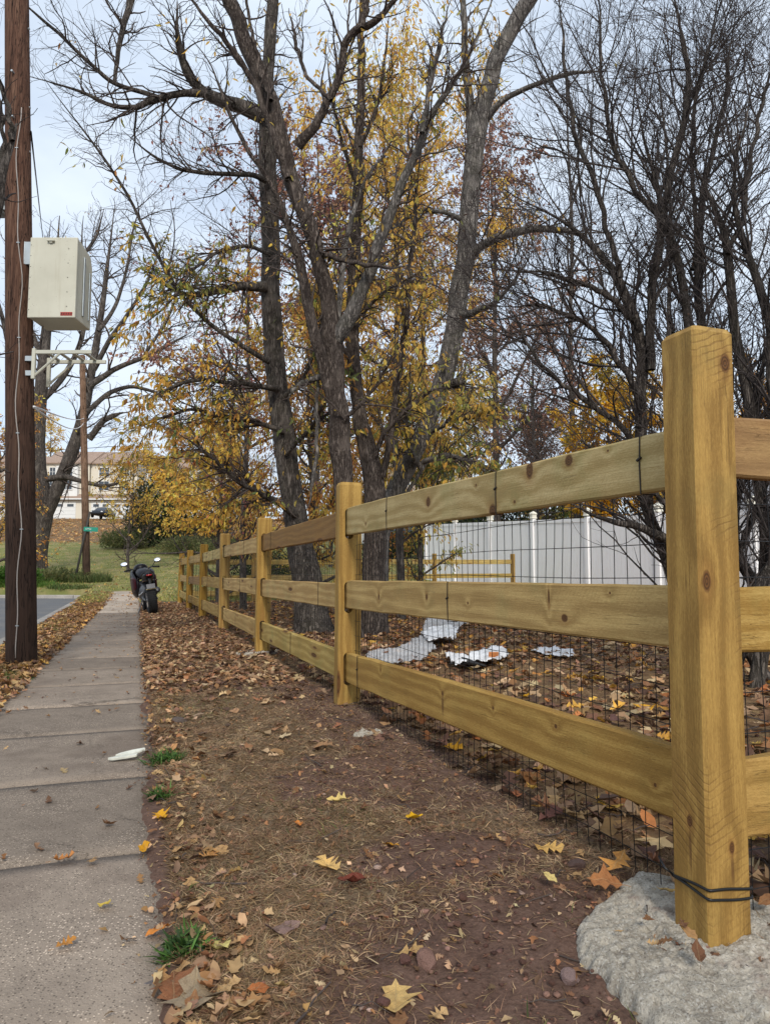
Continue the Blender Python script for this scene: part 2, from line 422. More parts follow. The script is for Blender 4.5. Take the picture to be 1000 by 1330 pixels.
def bare_soil(x, y):
    """worn bare patches in the dead grass of the verge, 0..1"""
    m = .8 * sstep(.62, .74, fbm(x * 1.1, y * 1.1, 21, 4))
    m = np.maximum(m, sstep(.85, .35, np.hypot(x - .42, y - 1.55)))       # by the footing
    m = np.maximum(m, .75 * sstep(.42, .12, np.abs(x - fence_x(y) + .14)) * sstep(2.0, 3.0, y))
    m = np.maximum(m, sstep(.35, .12, np.hypot((x - .18) / 1.3, y - 2.25)))
    return m
def zones(x, y):
    verge = sstep(-.05, .1, x - walk_r(y)) * sstep(.25, -.1, x - fence_x(y)) * sstep(22, 20.5, y)
    yard = sstep(-.1, .3, x - fence_x(y)) * sstep(22.5, 20, y - .33 * (x - 0))
    lawn = sstep(.05, -.05, x - walk_l(y)) * sstep(29, 27.5, y)
    field = sstep(20.5, 23, y)
    hill = sstep(50, 64, y) * sstep(6, -8, x + 6 * (fbm(x * .2, y * .2, 9) - .5))
    lf = np.clip(verge * sstep(4.5, 7, y) * .9 + yard * .85 + lawn * .7 * (1 - sstep(22, 26, y)) + hill, 0, 1)
    near_pole = sstep(12, 3, np.hypot(x + 7.5, (y - 29) * .9))
    lf = np.maximum(lf, field * (1 - hill) * (.75 * sstep(.52, .68, fbm(x * .25, y * .25, 31)) + .25 * near_pole) * sstep(40, 30, y))
    gr = np.clip(field * (1 - hill) + lawn * sstep(.45, .62, fbm(x * .9, y * .9, 8)) * .6, 0, 1)
    th = np.clip(verge * (1 - bare_soil(x, y)) * sstep(8, 5, y) + field * .6 * sstep(.4, .65, fbm(x * .12, y * .3, 14)) * sstep(38, 46, y) + .3 * lawn, 0, 1)
    return th, gr, lf
ZT, ZG, ZL = zones(GX, GY)
gt = NT('ground', .95, .15)
gc = gt.coord('Object')
att = gt.n('Attribute', attribute_name='Col').outputs['Vector']
asp = gt.n('SeparateXYZ', {'Vector': att})
n_f, n_m, n_c = gt.noise(gc, 90, 5, .65), gt.noise(gc, 14, 5, .6), gt.noise(gc, 1.3, 4)
soil = gt.ramp(gt.m('ADD', gt.m('MULTIPLY', n_f, .5), gt.m('MULTIPLY', n_m, .5)), [(.32, (.068, .039, .029)), (.55, (.14, .084, .062)), (.75, (.22, .143, .110))])
that = gt.ramp(n_f, [(.3, (.090, .062, .040)), (.7, (.25, .185, .115))])
gras = gt.mix(gt.smooth(n_c, .4, .62), gt.ramp(n_f, [(.3, (.095, .105, .030)), (.7, (.22, .23, .075))]), gt.ramp(n_f, [(.3, (.17, .145, .055)), (.7, (.34, .29, .13))]))
lv = gt.n('TexVoronoi', {'Vector': gc, 'Scale': 17.0, 'Randomness': 1.0}); lv2 = gt.n('SeparateColor', {'Color': lv.outputs['Color']}).outputs[0]
leafc = gt.mix(.65, gt.ramp(lv2, [(.0, (.10, .05, .03)), (.35, (.20, .115, .055)), (.7, (.30, .18, .085)), (1, (.36, .25, .11))]), gt.ramp(n_m, [(.3, (.07, .04, .025)), (.7, (.22, .14, .07))]))
cg = gt.mix(gt.smooth(gt.m('ADD', asp.outputs['X'], gt.m('MULTIPLY', gt.m('SUBTRACT', n_m, .5), .9)), .25, .75), soil, that)
cg = gt.mix(gt.smooth(gt.m('ADD', asp.outputs['Y'], gt.m('MULTIPLY', gt.m('SUBTRACT', n_m, .5), .8)), .25, .75), cg, gras)
cg = gt.mix(gt.smooth(gt.m('ADD', asp.outputs['Z'], gt.m('MULTIPLY', gt.m('SUBTRACT', n_m, .5), 1.2)), .3, .75), cg, leafc)
gt.base(cg); gt.nrm(gt.bump(gt.m('ADD', n_f, gt.m('MULTIPLY', n_m, .8)), .8, .012))
ground = mesh_obj('ground', np_mesh('ground', gv, [gf], gt.mat, col=np.stack([ZT.ravel(), ZG.ravel(), ZL.ravel()], -1), smooth=True))
ground['kind'] = 'structure'

# road with far kerb
rt = NT('asphalt', .9, .25); rc = rt.coord('Object')
rt.base(rt.mix(rt.smooth(rt.noise(rc, .9, 5), .4, .7), rt.ramp(rt.noise(rc, 160, 3), [(.3, (.085, .088, .092)), (.7, (.17, .172, .178))]), (.16, .155, .15, 1)))
rt.nrm(rt.bump(rt.noise(rc, 160, 3), .5, .004))
ys = np.linspace(-40, ROAD_END - .15, 60)
rv, rf = [], []
for y in ys:
    rv += [(kerb_x(y) - .06, y, -.10), (kerb_x(y) - 9, y, -.06), (-70, y, -.08)]
for i in range(len(ys) - 1):
    for j in range(2):
        a = i * 3 + j; rf.append((a, a + 3, a + 4, a + 1))
tag(mesh_obj('road', np_mesh('road', rv, [np.array(rf)], rt.mat)), kind='structure')
m_conc = None
def concrete_mat(name, base, dark, agg=.5):
    t = NT(name, .93, .2); c = t.coord('Object'); oi = t.n('ObjectInfo').outputs['Random']
    ofs = t.n('CombineXYZ', {'X': t.m('MULTIPLY', oi, 40.0), 'Y': t.m('MULTIPLY', oi, 13.0)}).outputs[0]
    p = t.n('VectorMath', operation='ADD'); t.put(p.inputs[0], c); t.put(p.inputs[1], ofs); p = p.outputs[0]
    big = t.noise(p, 1.7, 6, .6); med = t.noise(p, 9, 5, .65); fin = t.noise(p, 130, 4, .7)
    col = t.ramp(t.m('ADD', t.m('MULTIPLY', big, .55), t.m('MULTIPLY', med, .45)), [(.32, dark), (.68, base)])
    vo = t.n('TexVoronoi', {'Vector': p, 'Scale': 150.0}); s1 = t.n('SeparateColor', {'Color': vo.outputs['Color']}).outputs[0]
    lt = tuple(min(1, x * 1.75) for x in base[:3]) + (1,); dk = tuple(x * .5 for x in dark[:3]) + (1,)
    near = t.m('SUBTRACT', 1.0, t.smooth(vo.outputs['Distance'], .25, .5))
    wear = t.smooth(t.noise(p, 2.3, 4), .40, .62)
    col = t.mix(t.m('MULTIPLY', t.m('MULTIPLY', near, t.smooth(s1, .70, .74)), t.m('ADD', t.m('MULTIPLY', wear, agg), agg * .35)), col, lt)
    col = t.mix(t.m('MULTIPLY', t.m('MULTIPLY', near, t.m('SUBTRACT', 1.0, t.smooth(s1, .26, .30))), agg), col, dk)
    col = t.mix(t.m('MULTIPLY', t.smooth(t.noise(p, 4.1, 6, .7), .58, .72), .55), col, dk)
    crn = t.n('TexVoronoi', {'Vector': t.n('VectorMath', {0: p, 1: t.n('CombineXYZ', {'X': t.m('MULTIPLY', med, .35), 'Y': t.m('MULTIPLY', big, .5)}).outputs[0]}, operation='ADD').outputs[0], 'Scale': .85}, feature='DISTANCE_TO_EDGE').outputs['Distance']
    crk = t.m('MULTIPLY', t.m('SUBTRACT', 1.0, t.smooth(crn, .001, .004)), t.smooth(t.noise(p, .6, 2), .50, .56))
    col = t.mix(t.m('MULTIPLY', crk, .55), col, (.05, .04, .032, 1))
    col = t.mix(t.m('MULTIPLY', t.smooth(t.noise(p, 1.1, 5, .6), .52, .66), .45), col, (.125, .092, .072, 1))
    t.base(t.mix(1.0, col, t.ramp(oi, [(0, .84), (1, 1.14)]), 'MULTIPLY'))
    t.nrm(t.bump(t.m('ADD', fin, t.m('MULTIPLY', near, t.m('MULTIPLY', s1, .7))), .6, .004)); return t.mat
m_walk = concrete_mat('old_concrete', (.31, .250, .196, 1), (.178, .142, .112, 1), .85)
m_walk2 = concrete_mat('pale_concrete', (.52, .43, .34, 1), (.38, .31, .25, 1), .25)  # paler, less speckled colours for the slabs beyond the motorcycle
m_kerb = concrete_mat('kerb_concrete', (.42, .39, .35, 1), (.26, .24, .22, 1))

kerb = thing('kerb', None, None, (kerb_x(9), 9, 0), kind='structure')
kd = np.array([-.36, 1, 0]) / math.hypot(.36, 1)
for i in range(-3, 8):
    y0 = 1.5 + i * 3.0 - .2; y1 = y0 + 2.985
    if y1 > 27.2: y1 = 27.2
    if y1 - y0 < .3: continue
    b = MB(); q = lambda y, dx: (kerb_x(y) + dx, y)
    o_ = [q(y0, -.08), q(y0, .09), q(y1, .09), q(y1, -.08)]
    b.prism(o_, 'z', -.25, .025); b.build('kerb_stone', m_kerb, kerb, world=True, bevel=.02)
xe = kerb_x(27.2)
for k in range(6):                                            # rounded end, then along the far side of the road
    b = MB(); x1 = xe - .9 - k * 4.0
    if k == 0:
        arc = [(xe - .9 + .98 * math.cos(t), 27.2 + 1.3 * math.sin(t)) for t in np.linspace(0, math.pi / 2, 6)]
        arc2 = [(xe - .9 + .82 * math.cos(t), 27.2 + 1.14 * math.sin(t)) for t in np.linspace(0, math.pi / 2, 6)]
        b.prism(arc + arc2[::-1], 'z', -.25, .03)
    else: b.prism([(x1, 28.34), (x1 + 3.98, 28.34), (x1 + 3.98, 28.5), (x1, 28.5)], 'z', -.25, .04)
    b.build('kerb_stone', m_kerb, kerb, world=True, bevel=.02)

# sidewalk: every slab its own piece
walk = thing('sidewalk', None, None, (walk_r(6) - .5, 6, 0), kind='structure')
joint_y = [-1.2, -.3, .6, 1.5, 2.39, 3.25, 4.2, 5.05, 5.95, 6.9, 7.8, 8.8, 9.7, 10.7, 11.6, 12.6, 13.6, 14.6, 15.6, 16.5, 17.6, 18.8, 20, 21.2, 22.4, 23.6, 24.8, 26, 27.1, 28.2]
sd_ = np.array([-.3261, .9453]); sn_ = np.array([.9453, .3261])
for i in range(len(joint_y) - 1):
    ya, yb = joint_y[i], joint_y[i + 1]
    A = np.array([walk_r(ya), ya]); L = (yb - ya) / sd_[1] - .007; W = .99
    nu, nv = 12, 12
    u = np.linspace(0, L, nu); v = np.linspace(-W, 0, nv); U, V = np.meshgrid(u, v, indexing='ij')
    X = A[0] + sd_[0] * U + sn_[0] * V; Y = A[1] + sd_[1] * U + sn_[1] * V
    r_ = rng.normal(0, 1, 3)
    Z = np.interp(Y, _py, _pz) + .0012 * r_[0] + (U - L / 2) * .0015 * r_[1] + (fbm(X * 3, Y * 3, 40) - .5) * .008
    eu = np.minimum(U, L - U); ev = np.minimum(V + W, -V); e_ = np.minimum(eu, ev)
    ragged = .03 * fbm(X * 9, Y * 9, 44, 3)
    Z = Z - .006 * (e_ < .001)
    top = np.stack([X, Y, Z], -1).reshape(-1, 3)
    id_ = np.arange(nu * nv).reshape(nu, nv)
    fs = [np.stack([id_[:-1, :-1], id_[1:, :-1], id_[1:, 1:], id_[:-1, 1:]], -1).reshape(-1, 4)]
    rim = np.concatenate([id_[:, 0], id_[-1, 1:], id_[-2::-1, -1], id_[0, -2:0:-1]])
    low = top[rim].copy(); low[:, 2] -= .1
    k = len(rim); lo = len(top) + np.arange(k)
    fs.append(np.stack([rim, lo, np.roll(lo, -1), np.roll(rim, -1)], -1))
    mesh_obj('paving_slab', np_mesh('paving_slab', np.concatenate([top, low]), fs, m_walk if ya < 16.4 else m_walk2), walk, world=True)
# dirt packed in under the slab joints is the ground sheet itself

# ------------------------------------------------------------------ split rail fence
def at_s(s): return np.array([FENCE0[0] + FD[0] * s, FENCE0[1] + FD[1] * s])
def s_of(px, dn=0.0):
    u = (px - 500) / FPX; d = 1.3815 / (u + .35); return (d - 1.73) / .9439, d
def z_of(py, d): return CAM_H + (745 - py) / FPX * d
ANG = math.atan2(FD[1], FD[0])                                # local X along the fence, local +Y towards the sidewalk
post_d = [1.73, 4.64, 7.65, 10.9, 14.2, 17.6, 20.9]
post_s = [(d - 1.73) / .9439 for d in post_d]
end_xy = at_s(post_s[-1])

def post_mesh(name, wx, wy, h, mat, slots=(), ch=.012, top=.02):
    c = ch; hx, hy = wx / 2, wy / 2
    ring = [(-hx, -hy + c), (-hx + c, -hy), (hx - c, -hy), (hx, -hy + c), (hx, hy - c), (hx - c, hy), (-hx + c, hy), (-hx, hy - c)]
    zs = [-.35, 0, h * .33, h * .66, h - top, h]
    v = []
    for i, z in enumerate(zs):
        k = 1 if i < 5 else .87
        v += [(x * k, y * k, z) for x, y in ring]
    f = [tuple(range(8))[::-1]] + [(i * 8 + j, i * 8 + (j + 1) % 8, i * 8 + 8 + (j + 1) % 8, i * 8 + 8 + j) for i in range(5) for j in range(8)] + [tuple(range(40, 48))]
    me = bpy.data.meshes.new(name); me.from_pydata(v, [], f); me.update()
    if slots:
        o = bpy.data.objects.new('tmp_post', me); COL.objects.link(o); kill = [o]
        for (z, hh, yo) in slots:
            st = [(yo + .029 * math.cos(t), z + (hh / 2 - .029) * (1 if math.sin(t) >= 0 else -1) + .029 * math.sin(t)) for t in np.linspace(0, 2 * math.pi, 17)[:-1] + .01]
            cm = MB().prism(st, 'x', -.2, .2).mesh('cut', None); co = bpy.data.objects.new('cut', cm); COL.objects.link(co); kill.append(co)
            b = o.modifiers.new('b', 'BOOLEAN'); b.operation = 'DIFFERENCE'; b.solver = 'EXACT'; b.object = co
        bpy.context.view_layer.update()
        me = bpy.data.meshes.new_from_object(o.evaluated_get(bpy.context.evaluated_depsgraph_get())); me.name = name
        for k in kill: bpy.data.objects.remove(k)
    me.materials.clear(); me.materials.append(mat)
    return me

def rail_mesh(name, L, h0, h1, th, mat, bow=0.0, seed=0):
    n = 17; v = []; r = np.random.default_rng(seed)
    for i in range(n):
        t = i / (n - 1); x = -L / 2 + L * t; h = h0 + (h1 - h0) * t
        e = min(t, 1 - t) * L
        k = .62 + .38 * float(sstep(0, .16, e)) ; kt = .55 + .45 * float(sstep(0, .2, e))
        hh, tt = h / 2 * (.9 + .1 * k), th / 2 * kt; c = .006
        zo = bow * math.sin(math.pi * t) + r.normal(0, .0012); yo = r.normal(0, .0012)
        v += [(x, y + yo, z + zo) for y, z in [(-tt, -hh + c), (-tt + c, -hh), (tt - c, -hh), (tt, -hh + c), (tt, hh - c), (tt - c, hh), (-tt + c, hh), (-tt, hh - c)]]
    f = [tuple(range(8))[::-1], tuple(range((n - 1) * 8, n * 8))] + [(i * 8 + j, i * 8 + (j + 1) % 8, i * 8 + 8 + (j + 1) % 8, i * 8 + 8 + j) for i in range(n - 1) for j in range(8)]
    me = bpy.data.meshes.new(name); me.from_pydata(v, [], f)
    bm = bmesh.new(); bm.from_mesh(me); bmesh.ops.recalc_face_normals(bm, faces=bm.faces); bm.to_mesh(me); bm.free()
    me.materials.append(mat); return me

def place(o, p, ang, parent, lean=(0, 0), tiltx=0.0):
    o.rotation_euler = (lean[0], lean[1], ang); o.location = Vector(p) - Vector(parent.location); return link(o, parent)
def place_x(o, a, b, parent):
    """put an X-long piece from a to b, its +Y to the sidewalk side"""
    a, b = Vector(a), Vector(b); X = (b - a).normalized(); Y = Vector((0, 0, 1)).cross(X).normalized(); Z = X.cross(Y)
    M_ = Matrix((X, Y, Z)).transposed().to_4x4(); M_.translation = (a + b) / 2 - Vector(parent.location)
    o.matrix_basis = M_; return link(o, parent)

m_black = plain('black_wire', (.012, .012, .013, 1), .45, .3, .5)
m_tie = plain('dark_tie_wire', (.035, .028, .022, 1), .5, .5, .5)
WX, WY = .117, .123
fence = thing('split_rail_fence', 'new wooden three rail fence with wire mesh running along the dirt verge', 'fence', (FENCE0[0], FENCE0[1], 0))
# corner post, nearest the camera
h0 = 1.472
kn = [((-WX / 2, WY / 2 - .092, 1.385), (.020, .017, .026)), ((-WX / 2, WY / 2 - .018, .862), (.015, .014, .029)),
      ((-WX / 2, WY / 2 - .068, .262), (.009, .008, .016)), ((-.004, WY / 2, .31), (.010, .010, .017)), ((WX / 2, WY / 2, 1.365), (.012, .012, .022)), ((-WX / 2, -WY / 2, 1.09), (.006, .01, .008))]
m_post0 = wood_mat('corner_post_wood', 'z', kn, srgb(136, 102, 42), srgb(178, 140, 66), green=.14, saw=1.1,
                   stains=[((-.004, WY / 2, .25), (.006, .02, .07)), ((-WX / 2, WY / 2 - .068, .22), (.02, .006, .05))])
m_line = wood_mat('line_post_wood', 'z', (), srgb(144, 110, 50), srgb(184, 148, 76), green=.14, saw=.4)
p0 = bpy.data.objects.new('corner_post', post_mesh('corner_post', WX, WY, h0, m_post0, ch=.008, top=.013))
p0['label'] = 'thick square corner post wrapped with black wire near its foot'
place(p0, (FENCE0[0], FENCE0[1], 0.0), ANG, fence, lean=(0.0, 0.0))
p0.rotation_euler = (Matrix.Rotation(math.radians(.55), 3, 'Y') @ Matrix.Rotation(ANG, 3, 'Z')).to_euler(); p0.location.x -= .020
b = MB()                                                       # two turns of wire round the foot
for z, t0 in ((.168, 0), (.158, 1.5)):
    pts = []
    for t in np.linspace(0, 2 * math.pi, 97):
        c_, s_ = math.cos(t), math.sin(t); q = (abs(c_) ** 14 + abs(s_) ** 14) ** (1 / 14.0)
        pts.append((c_ / q * (WX / 2 + .0025), s_ / q * (WY / 2 + .0025), z + .010 * math.cos(t - 2.3 + t0)))
    b.tube(pts, .0032, 6, cap=False)
b.tube([(WX / 2 * .9, WY / 2 + .004, .172), (WX / 2, WY / 2 + .02, .185), (WX / 2 + .03, WY / 2 + .012, .20)], .0028, 6)
b.build('wire_wrap', m_black, p0, smooth=True)

slots = [(1.205, .20, .012), (.735, .20, .012), (.285, .205, .012)]
m_lp = post_mesh('post', .112, .150, 1.475, m_line, slots)
for i, s in enumerate(post_s[1:]):
    o = bpy.data.objects.new('post', m_lp); x, y = at_s(s)
    place(o, (x, y, float(np.interp(y, _py, _pz)) + rng.normal(0, .012)), ANG + math.pi, fence, lean=(rng.normal(0, .006), rng.normal(0, .006)))
    o.rotation_euler.z = ANG
# rails; (z at near end, z at far end, height near, height far) of the first bay come from the photograph
def xk(px, py, s_mid):
    s, d = s_of(px); return (s_mid - s), z_of(py, d)
first = [(1.168, 1.215, .152, .178), (.772, .745, .155, .178), (.362, .285, .178, .186)]
RL = post_s[1] + .06; smid = post_s[1] / 2
def knots_first(k, lst, za, zb):
    out = []
    for px, py, rx, rz in lst:
        s, d = s_of(px); zc = za + (zb - za) * s / post_s[1]
        out.append(((s - smid, .02, z_of(py, d) - zc), (rx, .04, rz)))
    return out
fk = [[(563, 652, .026, .028), (648, 664, .032, .030), (697, 610, .025, .036), (750, 598, .024, .021), (545, 634, .008, .007), (677, 652, .008, .007), (480, 680, .010, .010), (626, 630, .007, .007), (802, 585, .005, .004)],
      [(740, 802, .020, .014), (720, 775, .006, .03), (560, 775, .012, .016), (497, 775, .012, .02), (614, 783, .007, .006), (800, 770, .005, .004)],
      [(580, 897, .010, .012), (726, 938, .010, .008), (500, 868, .006, .010), (645, 915, .006, .008), (850, 1010, .006, .006)]]
pal = [dict(c1=srgb(166, 142, 92), c2=srgb(206, 184, 134), green=.38, saw=.3), dict(c1=srgb(154, 122, 64), c2=srgb(194, 162, 96), green=.22, saw=.3), dict(c1=srgb(156, 120, 62), c2=srgb(198, 162, 92), green=.14, saw=.2)]
st = [[], [], [((s_of(580)[0] - smid, .02, -.01), (.016, .05, .06))]]
for k in range(3):
    za, zb, ha, hb = first[k]
    m = wood_mat('rail_wood', 'x', knots_first(k, fk[k], za, zb), seed=k * 3.1, stains=st[k], **pal[k])
    o = bpy.data.objects.new('rail', rail_mesh('rail', RL, ha, hb, .042, m, 0.004, k))
    off = FN * .004
    A, B = at_s(-.03) - off, at_s(post_s[1] + .03) - off
    place_x(o, (A[0], A[1], za), (B[0], B[1], zb), fence)
    o.name = 'rail'
    ties = [[653, 845, 508], [588], [470]][k]
    for px in ties:                                            # wire staples holding the mesh
        s = s_of(px)[0] - smid; h_ = (ha + (hb - ha) * (s + smid) / post_s[1]) / 2 + .002; t_ = .0225
        MB().tube([(s, -t_, -h_), (s, t_, -h_), (s + .002, t_ + .001, 0), (s, t_, h_), (s, -t_, h_)], .0022, 5).tube([(s - .006, t_ + .002, .02), (s + .008, t_ + .004, .012)], .004, 5).build('tie_wire', m_tie, o, smooth=False)
m_railA = wood_mat('rail_wood', 'x', (), srgb(158, 124, 66), srgb(198, 166, 102), green=.25, saw=.25)
m_railB = wood_mat('rail_wood', 'x', (), srgb(136, 102, 58), srgb(170, 134, 80), green=.05, saw=.6, brown=.35)
m_railC = wood_mat('rail_wood', 'x', (), srgb(166, 138, 76), srgb(206, 180, 112), green=.5, saw=.2)
def bay(parent, A, B, za, zb, mats, seed, hs=(.172, .172, .178), zc=(1.205, .735, .285), dz=(0, 0, 0), ties=True):
    L = float(np.linalg.norm(B - A))
    for k in range(3):
        ln = L + .05
        o = bpy.data.objects.new('rail', rail_mesh('rail', ln, hs[k] * rng.uniform(.94, 1.05), hs[k] * rng.uniform(.94, 1.05), .042, mats[k], rng.normal(0, .006), seed * 3 + k))
        u = (B - A) / L; a, b_ = A - u * .025, B + u * .025
        place_x(o, (a[0], a[1], za + zc[k] + dz[k] + rng.normal(0, .006)), (b_[0], b_[1], zb + zc[k] + rng.normal(0, .006)), parent)
        if ties:
            s = rng.uniform(-.4, .4) * L; h_ = hs[k] / 2 + .004
            MB().tube([(s, -.023, -h_), (s, .023, -h_), (s, .023, h_), (s, -.023, h_)], .002, 5).build('tie_wire', m_tie, o)
bm_ = [[m_railB, m_railA, m_railC], [m_railA, m_railA, m_railA], [m_railC, m_railA, m_railA], [m_railA, m_railB, m_railA], [m_railA, m_railA, m_railC]]
off = FN * .004
for i in range(1, 6):
    A, B = at_s(post_s[i]) - off, at_s(post_s[i + 1]) - off
    bay(fence, A, B, float(np.interp(A[1], _py, _pz)), float(np.interp(B[1], _py, _pz)), bm_[i - 1], i)
# the short side that leaves the corner post to the right
SA = FENCE0 + FN * .0; SB = FENCE0 + FN * 2.95
bay(fence, SA + FN * .03, SB, 0, .02, [m_railB, m_railA, wood_mat('rail_wood', 'x', (), srgb(144, 110, 48), srgb(184, 146, 76), green=.1, saw=.2)], 30, zc=(1.185, .765, .362), hs=(.156, .158, .176), ties=False)
o = bpy.data.objects.new('post', m_lp); place(o, (SB[0], SB[1], 0), ANG - math.pi / 2, fence)
# welded wire mesh on the yard side of each bay
def wire_mesh(parent, A, B, za, zb, z0, z1, step=.0555, hs=.0955, r=.0015, seed=0):
    A, B = np.asarray(A), np.asarray(B); L = np.linalg.norm(B - A); rr = np.random.default_rng(seed); g = []
    n = int(L / step); V = []
    nrm = np.array([-(B - A)[1], (B - A)[0]]) / L
    def bulge(t, z): return .010 * np.sin(t * 9 + seed) * np.sin(z * 4) + .006 * np.sin(t * 31 + z * 3)
    zz = np.linspace(0, 1, 8)
    for i in range(n + 1):
        t = (i + .5) / (n + 1); z = z0 + (z1 - z0) * zz
        sl = .010 * math.sin(t * 13 + seed)
        tt = t + (sl * (zz - .5) + rr.normal(0, .0012, 8)) / L
        p = A[None] + (B - A)[None] * tt[:, None] + nrm[None] * bulge(tt, z)[:, None]
        V.append(np.column_stack([p, z + za + (zb - za) * t]))
    g.append((np.array(V), np.full((n + 1, 8), r), 3)); H = []
    m = int((z1 - z0) / hs); t = np.linspace(0, 1, 28)
    for j in range(m + 1):
        z = z0 + j * hs + .004 * np.sin(t * 11 + j)
        p = A[None] + (B - A)[None] * t[:, None] + nrm[None] * bulge(t, z)[:, None]
        H.append(np.column_stack([p, z + za + (zb - za) * t]))
    g.append((np.array(H), np.full((m + 1, 28), r), 3))
    me = tubes_mesh('wire_mesh', g, m_black, False)
    tag(mesh_obj('wire_mesh', me, parent, world=True), kind='stuff')
wo = FN * .040
for i in range(6):
    A, B = at_s(post_s[i] + (.05 if i == 0 else 0)) + wo, at_s(post_s[i + 1]) + wo
    wire_mesh(fence, A, B, float(np.interp(A[1], _py, _pz)), float(np.interp(B[1], _py, _pz)), .01, 1.16, seed=i, r=.0015 if i < 2 else .0010)
wire_mesh(fence, SA + FD * .045 + FN * .06, SB + FD * .045, 0, .02, .01, 1.15, seed=11)

# far side of the yard: a second run with the same rails
back = thing('split_rail_fence', 'pale wooden fence run closing the far side of the yard, before the white panel fence', 'fence', (end_xy[0], end_xy[1], .2))
bt = [2.1, 5.05, 8.0, 10.9]; prev = end_xy + FN * .05
for i, t_ in enumerate(bt):
    q = end_xy + FN * t_; zq = float(np.interp(q[1], _py, _pz)); zp = float(np.interp(prev[1], _py, _pz))
    o = bpy.data.objects.new('post', m_lp); place(o, (q[0], q[1], zq), ANG - math.pi / 2, back)
    if i == 2: o['label'] = 'orange toned end grain post'
    bay(back, prev, q, zp, zq, [m_railC, m_railC, m_railC], 50 + i, ties=False, hs=(.15, .15, .16)); prev = q

# ------------------------------------------------------------------ rough concrete round the post feet
ct = NT('raw_concrete', .97, .12); cc_ = ct.coord('Object')
f1, f2, f3 = ct.noise(cc_, 7, 5, .6), ct.noise(cc_, 60, 5, .7), ct.noise(cc_, 210, 4, .75)
ccol = ct.ramp(ct.m('ADD', ct.m('MULTIPLY', f1, .45), ct.m('ADD', ct.m('MULTIPLY', f2, .3), ct.m('MULTIPLY', f3, .3))), [(.36, (.20, .165, .13)), (.5, (.43, .385, .315)), (.64, (.70, .63, .52))])
cvo = ct.n('TexVoronoi', {'Vector': cc_, 'Scale': 260.0}); cs = ct.n('SeparateColor', {'Color': cvo.outputs['Color']}).outputs[0]
ccol = ct.mix(ct.m('MULTIPLY', ct.smooth(cs, .82, .9), .38), ccol, (.75, .72, .66, 1)); ccol = ct.mix(ct.m('MULTIPLY', ct.m('SUBTRACT', 1.0, ct.smooth(cs, .08, .14)), .4), ccol, (.10, .085, .075, 1))
ccol = ct.mix(ct.m('MULTIPLY', ct.smooth(ct.noise(cc_, 6.3, 5, .65), .54, .68), .62), ccol, (.235, .165, .135, 1)); zc = ct.n('SeparateXYZ', {'Vector': cc_}).outputs['Z']
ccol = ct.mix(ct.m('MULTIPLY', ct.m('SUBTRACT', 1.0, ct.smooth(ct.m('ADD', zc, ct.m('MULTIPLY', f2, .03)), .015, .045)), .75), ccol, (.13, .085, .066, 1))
ct.base(ccol); ct.nrm(ct.bump(ct.m('ADD', f3, ct.m('ADD', f2, f1)), .95, .008)); m_raw = ct.mat
def footing(name, label, poly, h, n=90, seed=0, rough=.012):
    """lumpy collar: poly is the outline on the ground (world xy)"""
    poly = np.array(poly); c = poly.mean(0); a = np.arctan2(poly[:, 1] - c[1], poly[:, 0] - c[0]); r = np.hypot(*(poly - c).T); o = np.argsort(a); a, r = a[o], r[o]
    th = np.linspace(-math.pi, math.pi, 241)[:-1]; R = np.interp(th, np.r_[a[-1] - 2 * math.pi, a, a[0] + 2 * math.pi], np.r_[r[-1], r, r[0]])
    for _ in range(8): R = (R + np.roll(R, 1) + np.roll(R, -1)) / 3
    R = R * (1 + .05 * (fbm(np.cos(th) * 14 + 9, np.sin(th) * 14, seed + 61, 3) - .5) * 2 + .07 * (fbm(np.cos(th) * 4 + 9, np.sin(th) * 4, seed + 60) - .5) * 2)
    q = np.concatenate([np.linspace(0.02, .86, 84), np.linspace(.875, 1.0, 16)])
    TH, Q = np.meshgrid(th, q, indexing='ij'); RR = np.repeat(R[:, None], len(q), 1)
    X = c[0] + np.cos(TH) * RR * Q; Y = c[1] + np.sin(TH) * RR * Q
    prof = 1 - np.clip((Q - .86) / .14, 0, 1) ** 2.8
    Z = ground_z(X, Y) * .25 + h * prof * (.75 + .45 * fbm(X * 5.5, Y * 5.5, seed + 50, 3)) + rough * 2 * (fbm(X * 26, Y * 26, seed + 52, 4) - .5) + rough * 1.1 * (fbm(X * 85, Y * 85, seed + 55, 3) - .5) - rough * .6 * sstep(.62, .75, fbm(X * 40, Y * 40, seed + 57, 2)) - .03 * (Q > .999)
    k = len(q); id_ = np.arange(len(th) * k).reshape(len(th), k)
    a_, b_ = id_, np.roll(id_, -1, 0)
    f = np.stack([a_[:, :-1], a_[:, 1:], b_[:, 1:], b_[:, :-1]], -1).reshape(-1, 4)
    cap = id_[:, 0][::-1].reshape(1, -1)
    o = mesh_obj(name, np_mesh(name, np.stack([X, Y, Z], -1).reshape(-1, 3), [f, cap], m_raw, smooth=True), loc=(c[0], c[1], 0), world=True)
    tag(o, label, 'concrete'); return o
outl = [(745, 1225), (765, 1190), (800, 1165), (838, 1143), (880, 1150), (935, 1160), (985, 1190), (1050, 1215), (1110, 1260), (1110, 1330), (1060, 1390), (980, 1420), (900, 1400), (845, 1350), (800, 1300), (762, 1262)]
fpts = []
for px, py in outl:
    r = ray(px, py); k = (CAM_H - .02) / -r[2]; p = CAM + r * k; fpts.append((p[0], p[1]))
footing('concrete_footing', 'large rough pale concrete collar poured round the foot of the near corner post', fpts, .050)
x3, y3 = at_s(post_s[2])
